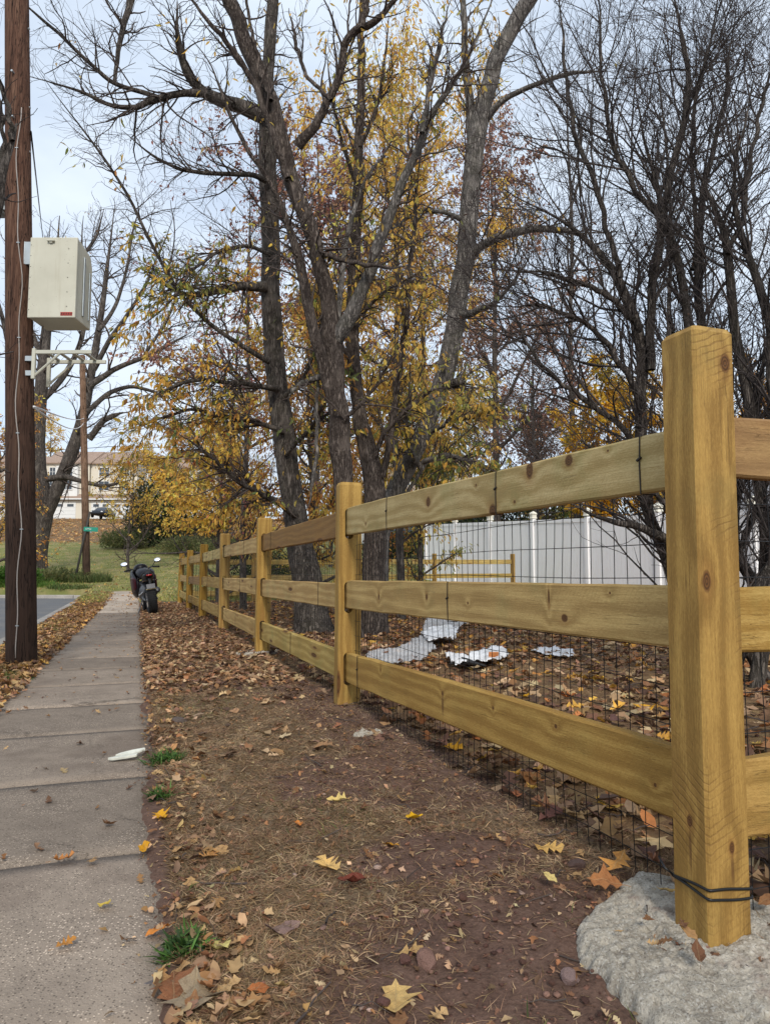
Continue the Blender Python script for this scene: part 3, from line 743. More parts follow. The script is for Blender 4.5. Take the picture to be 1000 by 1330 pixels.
footing('concrete_footing', 'small grey concrete collar at the foot of the third post from the camera', [(x3 + .24 * math.cos(t) * (1.2 if math.cos(t) < 0 else .9), y3 + .2 * math.sin(t)) for t in np.linspace(0, 6.28, 13)[:-1]], .05, seed=4, rough=.02)
q = on_ground(478, 955)
footing('concrete_lump', 'small grey lump of spilled concrete in the soil below the second fence post', [(q[0] + .085 * math.cos(t), q[1] + .07 * math.sin(t)) for t in np.linspace(0, 6.28, 13)[:-1]], .045, seed=8, rough=.018)
# ------------------------------------------------------------------ utility poles
def pole_wood(name, a, b, c):
    t = NT(name, .88, .2); p = t.coord('Object', (1, 1, .055)); p2 = t.coord('Object')
    n1 = t.noise(p, 34, 6, .65, .4); n2 = t.noise(p2, 2.2, 4); n3 = t.noise(p, 90, 4, .7)
    col = t.ramp(t.m('ADD', t.m('MULTIPLY', n1, .7), t.m('MULTIPLY', n3, .3)), [(.32, a), (.5, b), (.68, c)])
    z = t.n('SeparateXYZ', {'Vector': p2}).outputs['Z']
    tar = t.m('SUBTRACT', 1.0, t.smooth(t.m('ADD', z, t.m('MULTIPLY', n2, 1.6)), 1.6, 5.6))   # creosote, strongest low down
    col = t.mix(t.m('MULTIPLY', tar, .80), col, (.026, .017, .013, 1))
    band = t.m('MULTIPLY', t.smooth(z, 2.3, 2.5), t.m('SUBTRACT', 1.0, t.smooth(z, 3.95, 4.1)))
    x = t.n('SeparateXYZ', {'Vector': p2}).outputs['X']
    col = t.mix(t.m('MULTIPLY', t.m('MULTIPLY', band, t.smooth(x, -.03, .03)), .9), col, (.010, .010, .013, 1))
    ck = t.noise(t.coord('Object', (1, 1, .03)), 46, 3, .5); crk = t.m('MULTIPLY', t.m('SUBTRACT', 1.0, t.smooth(t.m('ABSOLUTE', t.m('SUBTRACT', ck, .5)), 0.0, .022)), t.smooth(t.noise(p2, 3.0, 3), .38, .55))
    col = t.mix(t.m('MULTIPLY', crk, .8), col, (.008, .006, .005, 1))
    t.base(col); t.nrm(t.bump(t.m('SUBTRACT', n1, t.m('MULTIPLY', crk, 1.2)), 1.0, .016)); return t.mat
m_pole = pole_wood('pole_wood', (.035, .018, .012), (.105, .052, .034), (.20, .115, .075))
m_pole2 = pole_wood('weathered_pole_wood', (.10, .055, .032), (.21, .125, .08), (.30, .20, .14))
m_galv = plain('galvanised', (.42, .46, .48, 1), .5, .6, .5)
m_cream = plain('cream_paint', (.52, .51, .42, 1), .55, 0, .4, .05, 5)
m_creamside = m_cream
m_grey = plain('grey_paint', (.36, .38, .38, 1), .55, 0, .4)
m_cable = plain('grey_cable', (.34, .30, .27, 1), .7)
m_white = plain('white_plastic', (.80, .80, .80, 1), .45, 0, .4, .03)

pb = on_ground(28, 862)
D1 = float(pb[1])
pole = thing('utility_pole', 'tall dark brown wooden utility pole carrying the cream cabinet beside the sidewalk', 'utility pole', pb)
n = 60; zz = np.linspace(-.3, 9.5, n)
top = at(22, 0, D1 + .12)
def pole_c(z): k = (z - pb[2]) / (top[2] - pb[2]); return pb[0] + (top[0] - pb[0]) * k, pb[1] + (top[1] - pb[1]) * k
K = 28; th = np.arange(K) * 2 * math.pi / K; V = []
for z in zz:
    cx, cy = pole_c(z); r = .142 - .0035 * z
    rr = r * (1 + .035 * (fbm(np.cos(th) * 3 + 5, np.sin(th) * 3 + z * .15, 70, 3) - .5) + .02 * (fbm(th * 6, z * .8 + th * 0, 72, 2) - .5))
    V.append(np.column_stack([cx + rr * np.cos(th), cy + rr * np.sin(th), np.full(K, z)]))
V = np.concatenate(V); idx = np.arange(n * K).reshape(n, K); a_ = idx[:-1]; b_ = np.roll(a_, -1, 1); c_ = idx[1:]; d_ = np.roll(c_, -1, 1)
mesh_obj('pole_shaft', np_mesh('pole_shaft', V, [np.stack([a_, b_, d_, c_], -1).reshape(-1, 4), idx[-1].reshape(1, -1)], m_pole, smooth=True), pole, world=True)
pts = []
for py in range(855, 120, -14):                               # ground wire stapled up the pole
    fx = 33 + (26 - 33) * (855 - py) / 735 + 2.2 * math.sin(py * .021) + 1.3 * math.sin(py * .057)
    z = at(fx, py, D1 - .14)[2]; cx, cy = pole_c(z); r = .142 - .0035 * z
    dx = (at(fx, py, D1)[0] - cx); dx = max(-r * .9, min(r * .9, dx)); pts.append((cx + dx, cy - math.sqrt(r * r - dx * dx) - .006, z))
MB().tube(pts, .0055, 6).build('ground_wire', m_cable, pole, world=True, smooth=True)
b = MB()
for i in range(3, len(pts), 9): b.box(pts[i], (.03, .012, .008))
for z in (5.6, 6.1, 7.0): cx, cy = pole_c(z); b.tube([(cx + .02, cy - .1, z), (cx + .02, cy - .16, z)], .012, 6).tube([(cx + .1, cy, z - .3), (cx + .15, cy, z - .3)], .012, 6)
b.build('bolt', m_galv, pole, world=True)
zb = at(3, 250, D1)[2]; cx, cy = pole_c(zb)
MB().box((cx - .235, cy + .05, zb), (.13, .16, .34)).build('junction_box', m_grey, pole, world=True, bevel=.012)
MB().box((cx - .16, cy + .05, zb + .1), (.14, .05, .04)).box((cx - .16, cy + .05, zb - .1), (.14, .05, .04)).tube([(cx - .25, cy, zb + .17), (cx - .26, cy, zb + .3), (cx - .2, cy, zb + .55)], .014, 6).build('junction_bracket', m_galv, pole, world=True)

# cabinet bolted to the pole's right side
FY = D1 - .10
c1 = at(40, 308, FY); c2 = at(97, 412, FY)
x0, x1, z1, z0 = c1[0], c2[0], c1[2], c2[2]; dep = .40
cb = thing('equipment_cabinet', 'cream metal equipment cabinet with rows of screws hung high on the utility pole', 'cabinet', ((x0 + x1) / 2, FY + dep / 2, z0))
sheet = NT('cream_enamel', .5, .4); sc_ = sheet.coord('Object')
spk = sheet.n('TexVoronoi', {'Vector': sc_, 'Scale': 34.0}).outputs['Distance']; sm_ = sheet.noise(sc_, 4, 4)
scol = sheet.ramp(sheet.noise(sc_, 3, 5), [(.3, (.47, .45, .36)), (.7, (.56, .54, .44))])
scol = sheet.mix(sheet.m('MULTIPLY', sheet.m('SUBTRACT', 1.0, sheet.smooth(spk, .08, .14)), sheet.smooth(sm_, .48, .6)), scol, (.24, .20, .15, 1))
streak = sheet.noise(sheet.coord('Object', (9, 9, .6)), 3.0, 4)
scol = sheet.mix(sheet.m('MULTIPLY', sheet.smooth(streak, .55, .75), .35), scol, (.40, .36, .26, 1))
sheet.base(scol); m_sheet = sheet.mat
prof = [(FY + .03, z0), (FY + dep, z0 - .0), (FY + dep, z1 - .16), (FY + dep - .05, z1 - .05), (FY + .10, z1), (FY + .03, z1)]
b = MB(); b.prism(prof, 'x', x0 + .006, x1 - .006); b.build('cabinet_body', m_sheet, cb, world=True, bevel=.012)
door = MB().box(((x0 + x1) / 2, FY + .012, (z0 + z1) / 2), (x1 - x0 + .004, .03, z1 - z0 + .004)).build('door', m_sheet, cb, world=True, bevel=.008)
b = MB().box((x0 + (x1 - x0) * .45, FY - .018, z1 - .042), (.075, .03, .014)).box((x0 + (x1 - x0) * .45, FY - .012, z1 - .055), (.03, .02, .02))
b.build('latch', m_cream, door, world=True, bevel=.004)
b = MB()
for k in range(5): b.lathe([(.006, 0), (.006, .008), (.003, .010)], (x0 + (x1 - x0) * .82, FY - .003, z1 - .12 - k * (z1 - z0) * .18), 'y', 8)
for k in range(7): b.lathe([(.004, 0), (.004, .006)], (x0 + .012, FY - .006, z1 - .08 - k * (z1 - z0) * .135), 'y', 8)
b.build('screws', plain('screw_steel', (.10, .09, .08, 1), .5, .6), door, world=True)
lx0, lx1 = x0 + (x1 - x0) * .70, x0 + (x1 - x0) * .95
b = MB().box(((lx0 + lx1) / 2, FY - .0045, z0 + .036), (lx1 - lx0, .003, .036)); b.build('warning_sticker', plain('red_sticker', (.36, .045, .03, 1), .5), door, world=True)
b = MB(); wd = (lx1 - lx0)
for k in range(5): b.box((lx0 + wd * (.10 + .2 * k), FY - .0068, z0 + .036), (wd * .10, .002, .018)).box((lx0 + wd * (.14 + .2 * k), FY - .0068, z0 + .042), (wd * .06, .002, .006))
b.build('sticker_print', plain('dark_red_print', (.12, .02, .02, 1), .5), door, world=True)
b = MB().box((x1 + .004, FY + dep * .45, (z0 + z1) / 2 - .03), (.012, .035, (z1 - z0) * .75)).box((x1 + .002, FY + dep * .80, (z0 + z1) / 2 - .08), (.010, .02, (z1 - z0) * .62))
b.build('side_seam', m_galv, cb, world=True, bevel=.004)
MB().box((x0 - .05, FY + .10, z1 - .12), (.11, .02, .24)).box((x0 - .105, FY + .13, z1 - .12), (.012, .09, .24)).build('mounting_bracket', m_galv, cb, world=True, bevel=.004)
MB().tube([(x0 + .04, FY + .25, z0), (x0 + .02, FY + .25, z0 - .10), (x0 - .05, FY + .16, z0 - .12)], .007, 6).build('drop_cable', m_cable, cb, world=True, smooth=True)

# bracket arm below the cabinet
s1 = at(44, 457, FY + .02); s2 = at(119, 460, FY + .02)
br = thing('pole_bracket', 'cream slatted steel bracket shelf sticking out of the pole under the cabinet', 'bracket', (s1[0], FY, s1[2]))
zs_ = s1[2]; Lb = s2[0] - s1[0]
MB().box((s1[0] + Lb / 2, FY + .02, zs_), (Lb, .024, .038)).build('rail', m_cream, br, world=True, bevel=.004)
MB().box((s1[0] + Lb / 2 + .02, FY + .34, zs_ - .005), (Lb * 1.0, .024, .038)).build('rail', m_cream, br, world=True, bevel=.004)
for k in range(4): MB().box((s1[0] + Lb * (.18 + .22 * k), FY + .18, zs_ + .012), (.035, .29, .012)).build('crossbar', m_cream, br, world=True)
MB().box((s1[0] + .004, FY + .02, zs_ - .12), (.035, .035, .31)).build('upright', m_cream, br, world=True, bevel=.004)
MB().box((s1[0] + .004, FY + .34, zs_ - .12), (.035, .035, .31)).build('upright', m_cream, br, world=True, bevel=.004)
for dy in (.02, .34): MB().tube([(s1[0] + .015, FY + dy, zs_ - .24), (s1[0] + Lb * .46, FY + dy, zs_ - .01)], .012, 6).build('brace', m_cream, br, world=True)
for dz in (.05, .2): MB().box((s1[0] - .06, FY + .08, zs_ - dz), (.10, .03, .05)).build('clamp', m_galv, br, world=True)

# second pole across the junction, with the street sign
D2 = 33.0
p2 = at(113, 756, D2); p2[2] = float(ground_z(p2[0], D2))
pole2 = thing('utility_pole', 'weathered reddish wooden pole with a green street sign standing beyond the road', 'utility pole', p2)
t2 = at(107, 462, D2)
b = MB(); b.tube([(p2[0] + (t2[0] - p2[0]) * k, D2, p2[2] - .3 + (t2[2] - p2[2] + .3) * k) for k in np.linspace(0, 1, 14)], np.linspace(.175, .13, 14), 16)
b.build('pole_shaft', m_pole2, pole2, world=True, smooth=True)
g = at(104, 756, D2); MB().tube([(p2[0] - .45, D2 - .3, float(ground_z(p2[0] - .45, D2 - .3)) - .1), (p2[0] - .2, D2 - .2, p2[2] + 1.6), (p2[0] + .1, D2 - .18, p2[2] + 3.2)], .05, 7).build('guy_guard', plain('dark_guard', (.05, .045, .04, 1), .8), pole2, world=True, smooth=True)
sg = at(118, 687.5, D2 - .28)
sign = thing('street_sign', 'small green street name sign fixed to the weathered pole beyond the road', 'sign', sg)
R_ = Matrix.Rotation(math.radians(-8), 3, 'Z')
tl = Matrix.Rotation(math.radians(3), 3, 'Y')
MB().box((0, 0, 0), (.70, .012, .20), R_ @ tl).build('sign_plate', plain('sign_green', (.02, .25, .17, 1), .4, 0, .4, .03), sign, bevel=.003)
b = MB(); rr = random.Random(3)
for k in range(8):                                             # the worn lettering is a row of unreadable white strokes
    xx = -.22 + k * .055
    b.box((xx, -.010 + .008 * 0, .012 - xx * .05), (.016, .004, .075), R_ @ tl); b.box((xx + .016, -.010, .012 + rr.choice((-.028, 0, .028)) - xx * .05), (.028, .004, .014), R_ @ tl)
b.build('sign_lettering', plain('sign_white', (.75, .8, .78, 1), .4), sign)
MB().tube([(0, .01, 0), (0, .3, 0)], .02, 6).box((0, .02, -.12), (.06, .02, .06)).build('sign_bracket', m_galv, sign)

def wire_thing(pts, r, label, sag=.2):
    P_ = []; 
    for (a, b) in zip(pts[:-1], pts[1:]):
        for k in np.linspace(0, 1, 16): P_.append(np.array(a) * (1 - k) + np.array(b) * k - np.array([0, 0, sag * 4 * k * (1 - k)]))
    o = MB().tube(np.array(P_)[np.r_[True, np.linalg.norm(np.diff(P_, axis=0), axis=1) > 1e-5]], r, 5).build('overhead_wire', m_white if 'white' in label else m_black, loc=tuple(pts[0]), world=True, smooth=True)
    tag(o, label, 'wire')
cA = pole_c(at(45, 530, D1)[2])
wire_thing([at(44, 528, D1), at(109, 543, D2 - .2)], .012, 'upper white service wire running from the near pole to the far pole', .1)
wire_thing([at(44, 529.5, D1 + .05), at(109, 549, D2 - .2)], .012, 'lower white service wire running from the near pole to the far pole', .25)
wire_thing([at(40, 170, D1), at(58, 330, 24), at(66, 420, 40)], .010, 'thin dark wire dropping steeply from the near pole past its cabinet', .0)
wire_thing([at(-40, 586, 36), at(140, 580, 38), at(420, 578, 44)], .016, 'thin dark wire crossing in front of the far houses', .1)

# ------------------------------------------------------------------ motorcycle, seen from behind
mb_ = at(198, 796, 15.6); my = 15.7; mx = at(199, 796, my)[0]; mz = float(np.interp(my, _py, _pz)) + .004
bike = thing('motorcycle', 'black and dark red motorcycle parked on the right edge of the sidewalk, seen from behind', 'motorcycle', (mx, my, mz))
hd = math.atan2(.41, .91)
bike.rotation_euler = (0, math.radians(-9), hd)
m_tyre = plain('tyre_rubber', (.016, .016, .017, 1), .85, 0, .3); m_bk = plain('black_gloss', (.008, .007, .010, 1), .38, 0, .22, .1)
m_bk2 = plain('black_matt', (.02, .02, .021, 1), .6); m_rd = plain('dark_red_paint', (.045, .006, .010, 1), .35, 0, .3)
m_mtl = plain('engine_metal', (.13, .13, .135, 1), .4, .8); m_alu = plain('bright_metal', (.6, .6, .62, 1), .25, .9)
m_lens = plain('red_lens', (.45, .01, .01, 1), .15, 0, .6); m_mir = plain('mirror_glass', (.95, .95, .96, 1), .06, 1.0, .5, 0)
m_scr = plain('smoked_screen', (.10, .11, .13, 1), .1, 0, .7)
def wheel(y, w_, r):
    h = w_ / 2
    wt = MB().lathe([(r * .66, -h * .8), (r * .80, -h), (r * .93, -h * .86), (r * .985, -h * .5), (r, 0), (r * .985, h * .5), (r * .93, h * .86), (r * .80, h), (r * .66, h * .8), (r * .66, -h * .8)], (0, y, r), 'x', 36).build('tyre', m_tyre, bike, smooth=True)
    b = MB().lathe([(r * .66, -h * .7), (r * .60, -h * .5), (r * .60, h * .5), (r * .66, h * .7)], (0, y, r), 'x', 28)
    b.lathe([(.05, -h), (.05, h)], (0, y, r), 'x', 14)
    for k in range(5):
        a = k * 2 * math.pi / 5; b.tube([(0, y + .04 * math.cos(a), r + .04 * math.sin(a)), (0, y + r * .61 * math.cos(a), r + r * .61 * math.sin(a))], .016, 6)
    b.build('rim', m_mtl, wt)
    MB().lathe([(.0, 0), (r * .5, 0), (r * .5, .006), (0, .006)], (-h * .9, y, r), 'x', 24).build('brake_disc', m_alu, wt)
    return wt
rw = wheel(0, .20, .315); wheel(1.42, .125, .30)
b = MB()
for k in range(44):                                           # tread grooves as raised blocks at the shoulders
    a = k * 2 * math.pi / 44
    for sx in (-1, 1): b.box((sx * .055, .3145 * math.cos(a), .315 + .3145 * math.sin(a)), (.05, .012, .028), Matrix.Rotation(a, 3, 'X'))
b.build('tread', m_tyre, rw)['kind'] = 'stuff'
b = MB()
for sx in (-1, 1): b.tube([(sx * .125, 0, .315), (sx * .13, .3, .36), (sx * .09, .55, .42)], [.022, .03, .04], 8)
b.build('swingarm', m_mtl, bike, smooth=True)
# body shells as lofted sections: (y, half width, z bottom, z top)
def loft(secs, k=14, pw=2.6):
    b = MB(); v = []
    for (y, hw, z0_, z1_, xo) in secs:
        for j in range(k):
            a = 2 * math.pi * j / k; c_, s_ = math.cos(a), math.sin(a)
            v.append((xo + hw * math.copysign(abs(c_) ** (2 / pw), c_), y, (z0_ + z1_) / 2 + (z1_ - z0_) / 2 * math.copysign(abs(s_) ** (2 / pw), s_)))
    n_ = len(secs); f = [tuple(range(k))[::-1], tuple(range((n_ - 1) * k, n_ * k))]
    for i in range(n_ - 1):
        for j in range(k): f.append((i * k + j, i * k + (j + 1) % k, (i + 1) * k + (j + 1) % k, (i + 1) * k + j))
    return b.add(v, f)
loft([(-.26, .03, .86, .90, 0), (-.18, .085, .80, .92, 0), (0, .115, .76, .91, 0), (.22, .12, .72, .86, 0)]).build('tail_fairing', m_bk, bike, smooth=True)
loft([(-.12, .09, .90, .945, 0), (.1, .125, .86, .915, 0), (.35, .135, .80, .86, 0), (.62, .12, .78, .84, 0)]).build('seat', m_bk2, bike, smooth=True)
loft([(.55, .10, .76, .88, 0), (.70, .15, .76, .97, 0), (.92, .165, .78, 1.02, 0), (1.12, .12, .82, .97, 0)]).build('fuel_tank', m_bk, bike, smooth=True)
loft([(.45, .16, .32, .62, 0), (.7, .20, .26, .70, 0), (1.0, .19, .28, .74, 0), (1.15, .12, .4, .7, 0)]).build('engine', m_mtl, bike, smooth=True)
for sx in (-1, 1):
    loft([(.55, .02, .52, .72, sx * .17), (.8, .045, .36, .86, sx * .21), (1.15, .055, .40, .96, sx * .23), (1.42, .05, .60, 1.0, sx * .19), (1.6, .02, .72, .9, sx * .1)]).build('side_fairing', m_bk, bike, smooth=True)
for sx in (-1, 1): loft([(.60, .01, .58, .80, sx * .215), (.85, .012, .50, .84, sx * .255), (1.12, .012, .56, .82, sx * .275), (1.3, .008, .64, .78, sx * .255)]).build('side_panel', m_rd, bike, smooth=True)
loft([(1.2, .10, .95, 1.10, 0), (1.35, .17, .80, 1.12, 0), (1.55, .15, .74, 1.0, 0), (1.68, .05, .76, .9, 0)]).build('nose_fairing', m_bk, bike, smooth=True)
loft([(1.24, .09, 1.03, 1.07, 0), (1.32, .09, 1.02, 1.12, 0), (1.45, .06, 1.0, 1.08, 0)]).build('windscreen', m_scr, bike, smooth=True)
MB().lathe([(.0, 0), (.058, 0), (.066, .05), (.06, .35), (.04, .48)], (.17, .08, .50), 'y', 16).build('exhaust', m_mtl, bike, smooth=True)
b = MB()
for sx in (-1, 1): b.tube([(sx * .10, 1.10, .98), (sx * .22, 1.08, 1.015), (sx * .36, 1.02, 1.0)], .014, 8)
b.build('handlebar', m_bk2, bike, smooth=True)
for sx in (-1, 1):
    MB().tube([(sx * .25, 1.07, 1.012), (sx * .385, 1.005, .995)], .020, 8).build('grip', m_tyre, bike, smooth=True)
    MB().tube([(sx * .26, 1.13, 1.0), (sx * .40, 1.10, .985)], .007, 6).build('lever', m_alu, bike, smooth=True)
    h = MB().tube([(sx * .23, 1.08, 1.02), (sx * .30, 1.12, 1.10), (sx * .35, 1.10, 1.14)], .008, 6).build('mirror', m_bk2, bike, smooth=True)
    R_ = Matrix.Rotation(math.radians(-10), 3, 'Z') @ Matrix.Rotation(math.radians(-19), 3, 'X')
    MB().ball((sx * .37, 1.105, 1.15), (.082, .022, .054), 14, 8, R_).build('mirror_shell', m_bk, h, smooth=True)
    MB().ball((sx * .37, 1.084, 1.158), (.076, .010, .049), 16, 8, R_).build('mirror_glass', m_mir, h, smooth=True)
MB().ball((0, -.235, .855), (.065, .035, .022), 12, 6).build('tail_light', m_lens, bike, smooth=True)
b = MB().tube([(0, -.15, .80), (0, -.24, .70), (0, -.27, .58)], [.03, .022, .018], 8); b.build('plate_holder', m_bk2, bike, smooth=True)
MB().box((0, -.285, .615), (.178, .006, .10), Matrix.Rotation(math.radians(-14), 3, 'X')).build('number_plate', plain('plate_grey', (.16, .16, .17, 1), .45), bike, bevel=.004)
MB().box((0, -.265, .555), (.20, .03, .012)).build('plate_lamp_bar', plain('plate_yellow', (.62, .5, .25, 1), .5), bike, bevel=.003)
for sx in (-1, 1):
    ind = MB().tube([(sx * .03, -.2, .74), (sx * .12, -.21, .735)], .008, 6).ball((sx * .135, -.215, .735), (.032, .016, .018), 10, 6).build('indicator', plain('smoked_lens', (.05, .03, .02, 1), .25), bike, smooth=True)
b = MB().tube([(-.12, .62, .30), (-.27, .52, .0)], [.013, .011], 7).box((-.27, .52, .008), (.05, .07, .012)); b.build('kickstand', m_mtl, bike)
for sx in (-1, 1): MB().tube([(sx * .10, 1.10, .95), (sx * .09, 1.42, .30)], .025, 8).build('fork_leg', m_alu, bike, smooth=True)
b = MB().tube([(-.13, .12, .50), (-.19, .28, .44), (-.2, .32, .44)], .014, 6); b.build('footrest', m_alu, bike)
loft([(1.12, .07, .56, .58, 0), (1.3, .075, .60, .64, 0), (1.5, .07, .6, .64, 0), (1.68, .05, .5, .54, 0)]).build('front_mudguard', m_bk, bike, smooth=True)

# ------------------------------------------------------------------ white panel fence
vin = NT('white_vinyl', .4, .4); vc = vin.coord('Object')
vin.base(vin.mix(vin.m('MULTIPLY', vin.smooth(vin.noise(vc, 1.4, 4), .4, .7), .15), (.90, .89, .89, 1), (.82, .81, .815, 1))); m_vinyl = vin.mat
k0 = 28 / 27.0
wp = lambda k: np.array([3.97 * k0 + 1.05 * k0 * k, 28 - 2.8 * k0 * k])
wf = thing('vinyl_fence', 'tall white vinyl panel fence with capped posts beyond the yard', 'fence', (*wp(0), 0))
wang = math.atan2(*(wp(1) - wp(0))[::-1])
for k in range(-2, 7):
    a, b_ = wp(k), wp(k + 1); za = z_of(np.interp(k, [-2, 0, 1, 2, 3, 5], [682, 678, 676, 673, 668, 656]), a[1]); zb = z_of(np.interp(k + 1, [-2, 0, 1, 2, 3, 5], [682, 678, 676, 673, 668, 656]), b_[1])
    ga, gb = float(ground_z(*a)), float(ground_z(*b_))
    b = MB().box((a[0], a[1], (ga - .3 + za + .06) / 2), (.15, .15, za + .06 - ga + .3), Matrix.Rotation(wang, 3, 'Z'))
    po = b.build('fence_post', m_vinyl, wf, world=True, bevel=.006)
    b = MB().lathe([(.145, 0), (.145, .03), (.125, .05), (.125, .13), (.155, .15), (.155, .18), (.02, .27)], (0, 0, 0), 'z', 4)
    b.v[-1] = b.v[-1] @ np.array(Matrix.Rotation(-(wang + math.pi / 4), 3, 'Z')) + np.array([a[0], a[1], za + .06])
    cap = mesh_obj('post_cap', b.mesh('post_cap', plain('cap_white', (.80, .77, .66, 1), .45)), po)
    cap.data.transform(Matrix.Translation(-Vector(wf.location)))
    if k == 6: continue
    L = np.linalg.norm(b_ - a); u = (b_ - a) / L; nb = 18; b = MB()
    nrm = np.array([-u[1], u[0]])
    for j in range(nb):
        t0, t1 = (.08 + (L - .16) * (j + .03) / nb) / L, (.08 + (L - .16) * (j + .97) / nb) / L
        q0, q1 = a + (b_ - a) * t0, a + (b_ - a) * t1
        v = []
        for (q, t) in ((q0, t0), (q1, t1)):
            zt, zg = za + (zb - za) * t - .10, ga + (gb - ga) * t + .12
            for s in (-.016, .016): v += [(q[0] + nrm[0] * s, q[1] + nrm[1] * s, zg), (q[0] + nrm[0] * s, q[1] + nrm[1] * s, zt)]
        b.add(v, [(0, 1, 3, 2), (4, 6, 7, 5), (0, 4, 5, 1), (2, 3, 7, 6), (0, 2, 6, 4), (1, 5, 7, 3)])
    b.build('fence_panel', m_vinyl, wf, world=True)
    for (zo0, zo1) in ((-.12, .0), (None, None)):
        b = MB(); v = []
        for (q, zt, zg) in ((a + u * .076, za, ga), (b_ - u * .076, zb, gb)):
            lo, hi = (zt + zo0, zt + zo1) if zo0 is not None else (zg - .05, zg + .13)
            for s in (-.035, .035): v += [(q[0] + nrm[0] * s, q[1] + nrm[1] * s, lo), (q[0] + nrm[0] * s, q[1] + nrm[1] * s, hi)]
        b.add(v, [(0, 1, 3, 2), (4, 6, 7, 5), (0, 4, 5, 1), (2, 3, 7, 6), (0, 2, 6, 4), (1, 5, 7, 3)])
        b.build('fence_rail', m_vinyl, wf, world=True, bevel=.006)

# ------------------------------------------------------------------ houses
def siding(name, col, pitch=.2):
    t = NT(name, .7, .25); c = t.coord('Object'); z = t.n('SeparateXYZ', {'Vector': c}).outputs['Z']
    fr = t.m('FRACT', t.m('DIVIDE', z, pitch)); n1 = t.noise(c, .8, 4)
    t.base(t.mix(t.m('MULTIPLY', n1, .25), col, tuple(x * .75 for x in col[:3]) + (1,))); t.nrm(t.bump(fr, .5, .02)); return t.mat
m_glass = plain('window_glass', (.05, .06, .075, 1), .08, 0, .7, .1)
m_trim = plain('white_trim', (.74, .74, .72, 1), .5, 0, .3, .03)
def shingle(name, a, b):
    t = NT(name, .9, .2); c = t.coord('Object'); br_ = t.n('TexBrick', {'Vector': t.n('Mapping', {'Vector': c, 'Rotation': (math.radians(90), 0, 0)}).outputs[0], 'Scale': 2.2, 'Color1': a, 'Color2': b, 'Mortar': tuple(x * .5 for x in a[:3]) + (1,), 'Mortar Size': .02})
    t.base(t.mix(.4, br_.outputs['Color'], t.ramp(t.noise(c, 2, 5), [(.3, a), (.7, b)]))); return t.mat
m_terra = shingle('terracotta_roof', (.30, .21, .16, 1), (.38, .28, .22, 1)); m_slate = shingle('grey_roof', (.13, .13, .14, 1), (.22, .22, .23, 1))
def window(root, cx, y, cz, w_, h_, bars=(1, 1)):
    """y: outer wall face (facing -Y)"""
    b = MB(); t = .09
    for sx in (-1, 1): b.box((cx + sx * (w_ / 2 - t / 2), y - .04, cz), (t, .12, h_))
    for sz in (-1, 1): b.box((cx, y - .042, cz + sz * (h_ / 2 - t / 2)), (w_ - 2 * t, .12, t))
    for k in range(bars[0]): b.box((cx - w_ / 2 + w_ * (k + 1) / (bars[0] + 1), y - .03, cz), (.045, .06, h_ - 2 * t))
    for k in range(bars[1]): b.box((cx, y - .033, cz - h_ / 2 + h_ * (k + 1) / (bars[1] + 1)), (w_ - 2 * t, .06, .045))
    f = b.build('window', m_trim, root)
    MB().box((cx, y + .01, cz), (w_ - 2 * t, .03, h_ - 2 * t)).build('pane', m_glass, f)
def gable(b, x0, x1, y0, y1, z, rise, ov=.35, th=.16, along='x'):
    """gable roof as two slabs; ridge along x or y"""
    if along == 'x':
        ym = (y0 + y1) / 2
        for (ya, yb) in ((y0 - ov, ym), (y1 + ov, ym)):
            dz = rise * ov / (abs(ym - y0)); v = []
            for x in (x0 - ov, x1 + ov):
                v += [(x, ya, z - dz), (x, yb, z + rise), (x, yb, z + rise + th), (x, ya, z - dz + th)]
            b.add(v, [(0, 1, 2, 3), (4, 7, 6, 5), (0, 4, 5, 1), (3, 2, 6, 7), (0, 3, 7, 4), (1, 5, 6, 2)])
    else:
        xm = (x0 + x1) / 2
        for (xa, xb) in ((x0 - ov, xm), (x1 + ov, xm)):
            dz = rise * ov / (abs(xm - x0)); v = []
            for y in (y0 - ov, y1 + ov):
                v += [(xa, y, z - dz), (xb, y, z + rise), (xb, y, z + rise + th), (xa, y, z - dz + th)]
            b.add(v, [(0, 1, 2, 3), (4, 7, 6, 5), (0, 4, 5, 1), (3, 2, 6, 7), (0, 3, 7, 4), (1, 5, 6, 2)])
    return b
m_cr = siding('cream_siding', (.70, .64, .53, 1)); m_wh = siding('white_siding', (.78, .77, .74, 1)); m_tan = siding('tan_siding', (.44, .36, .29, 1))
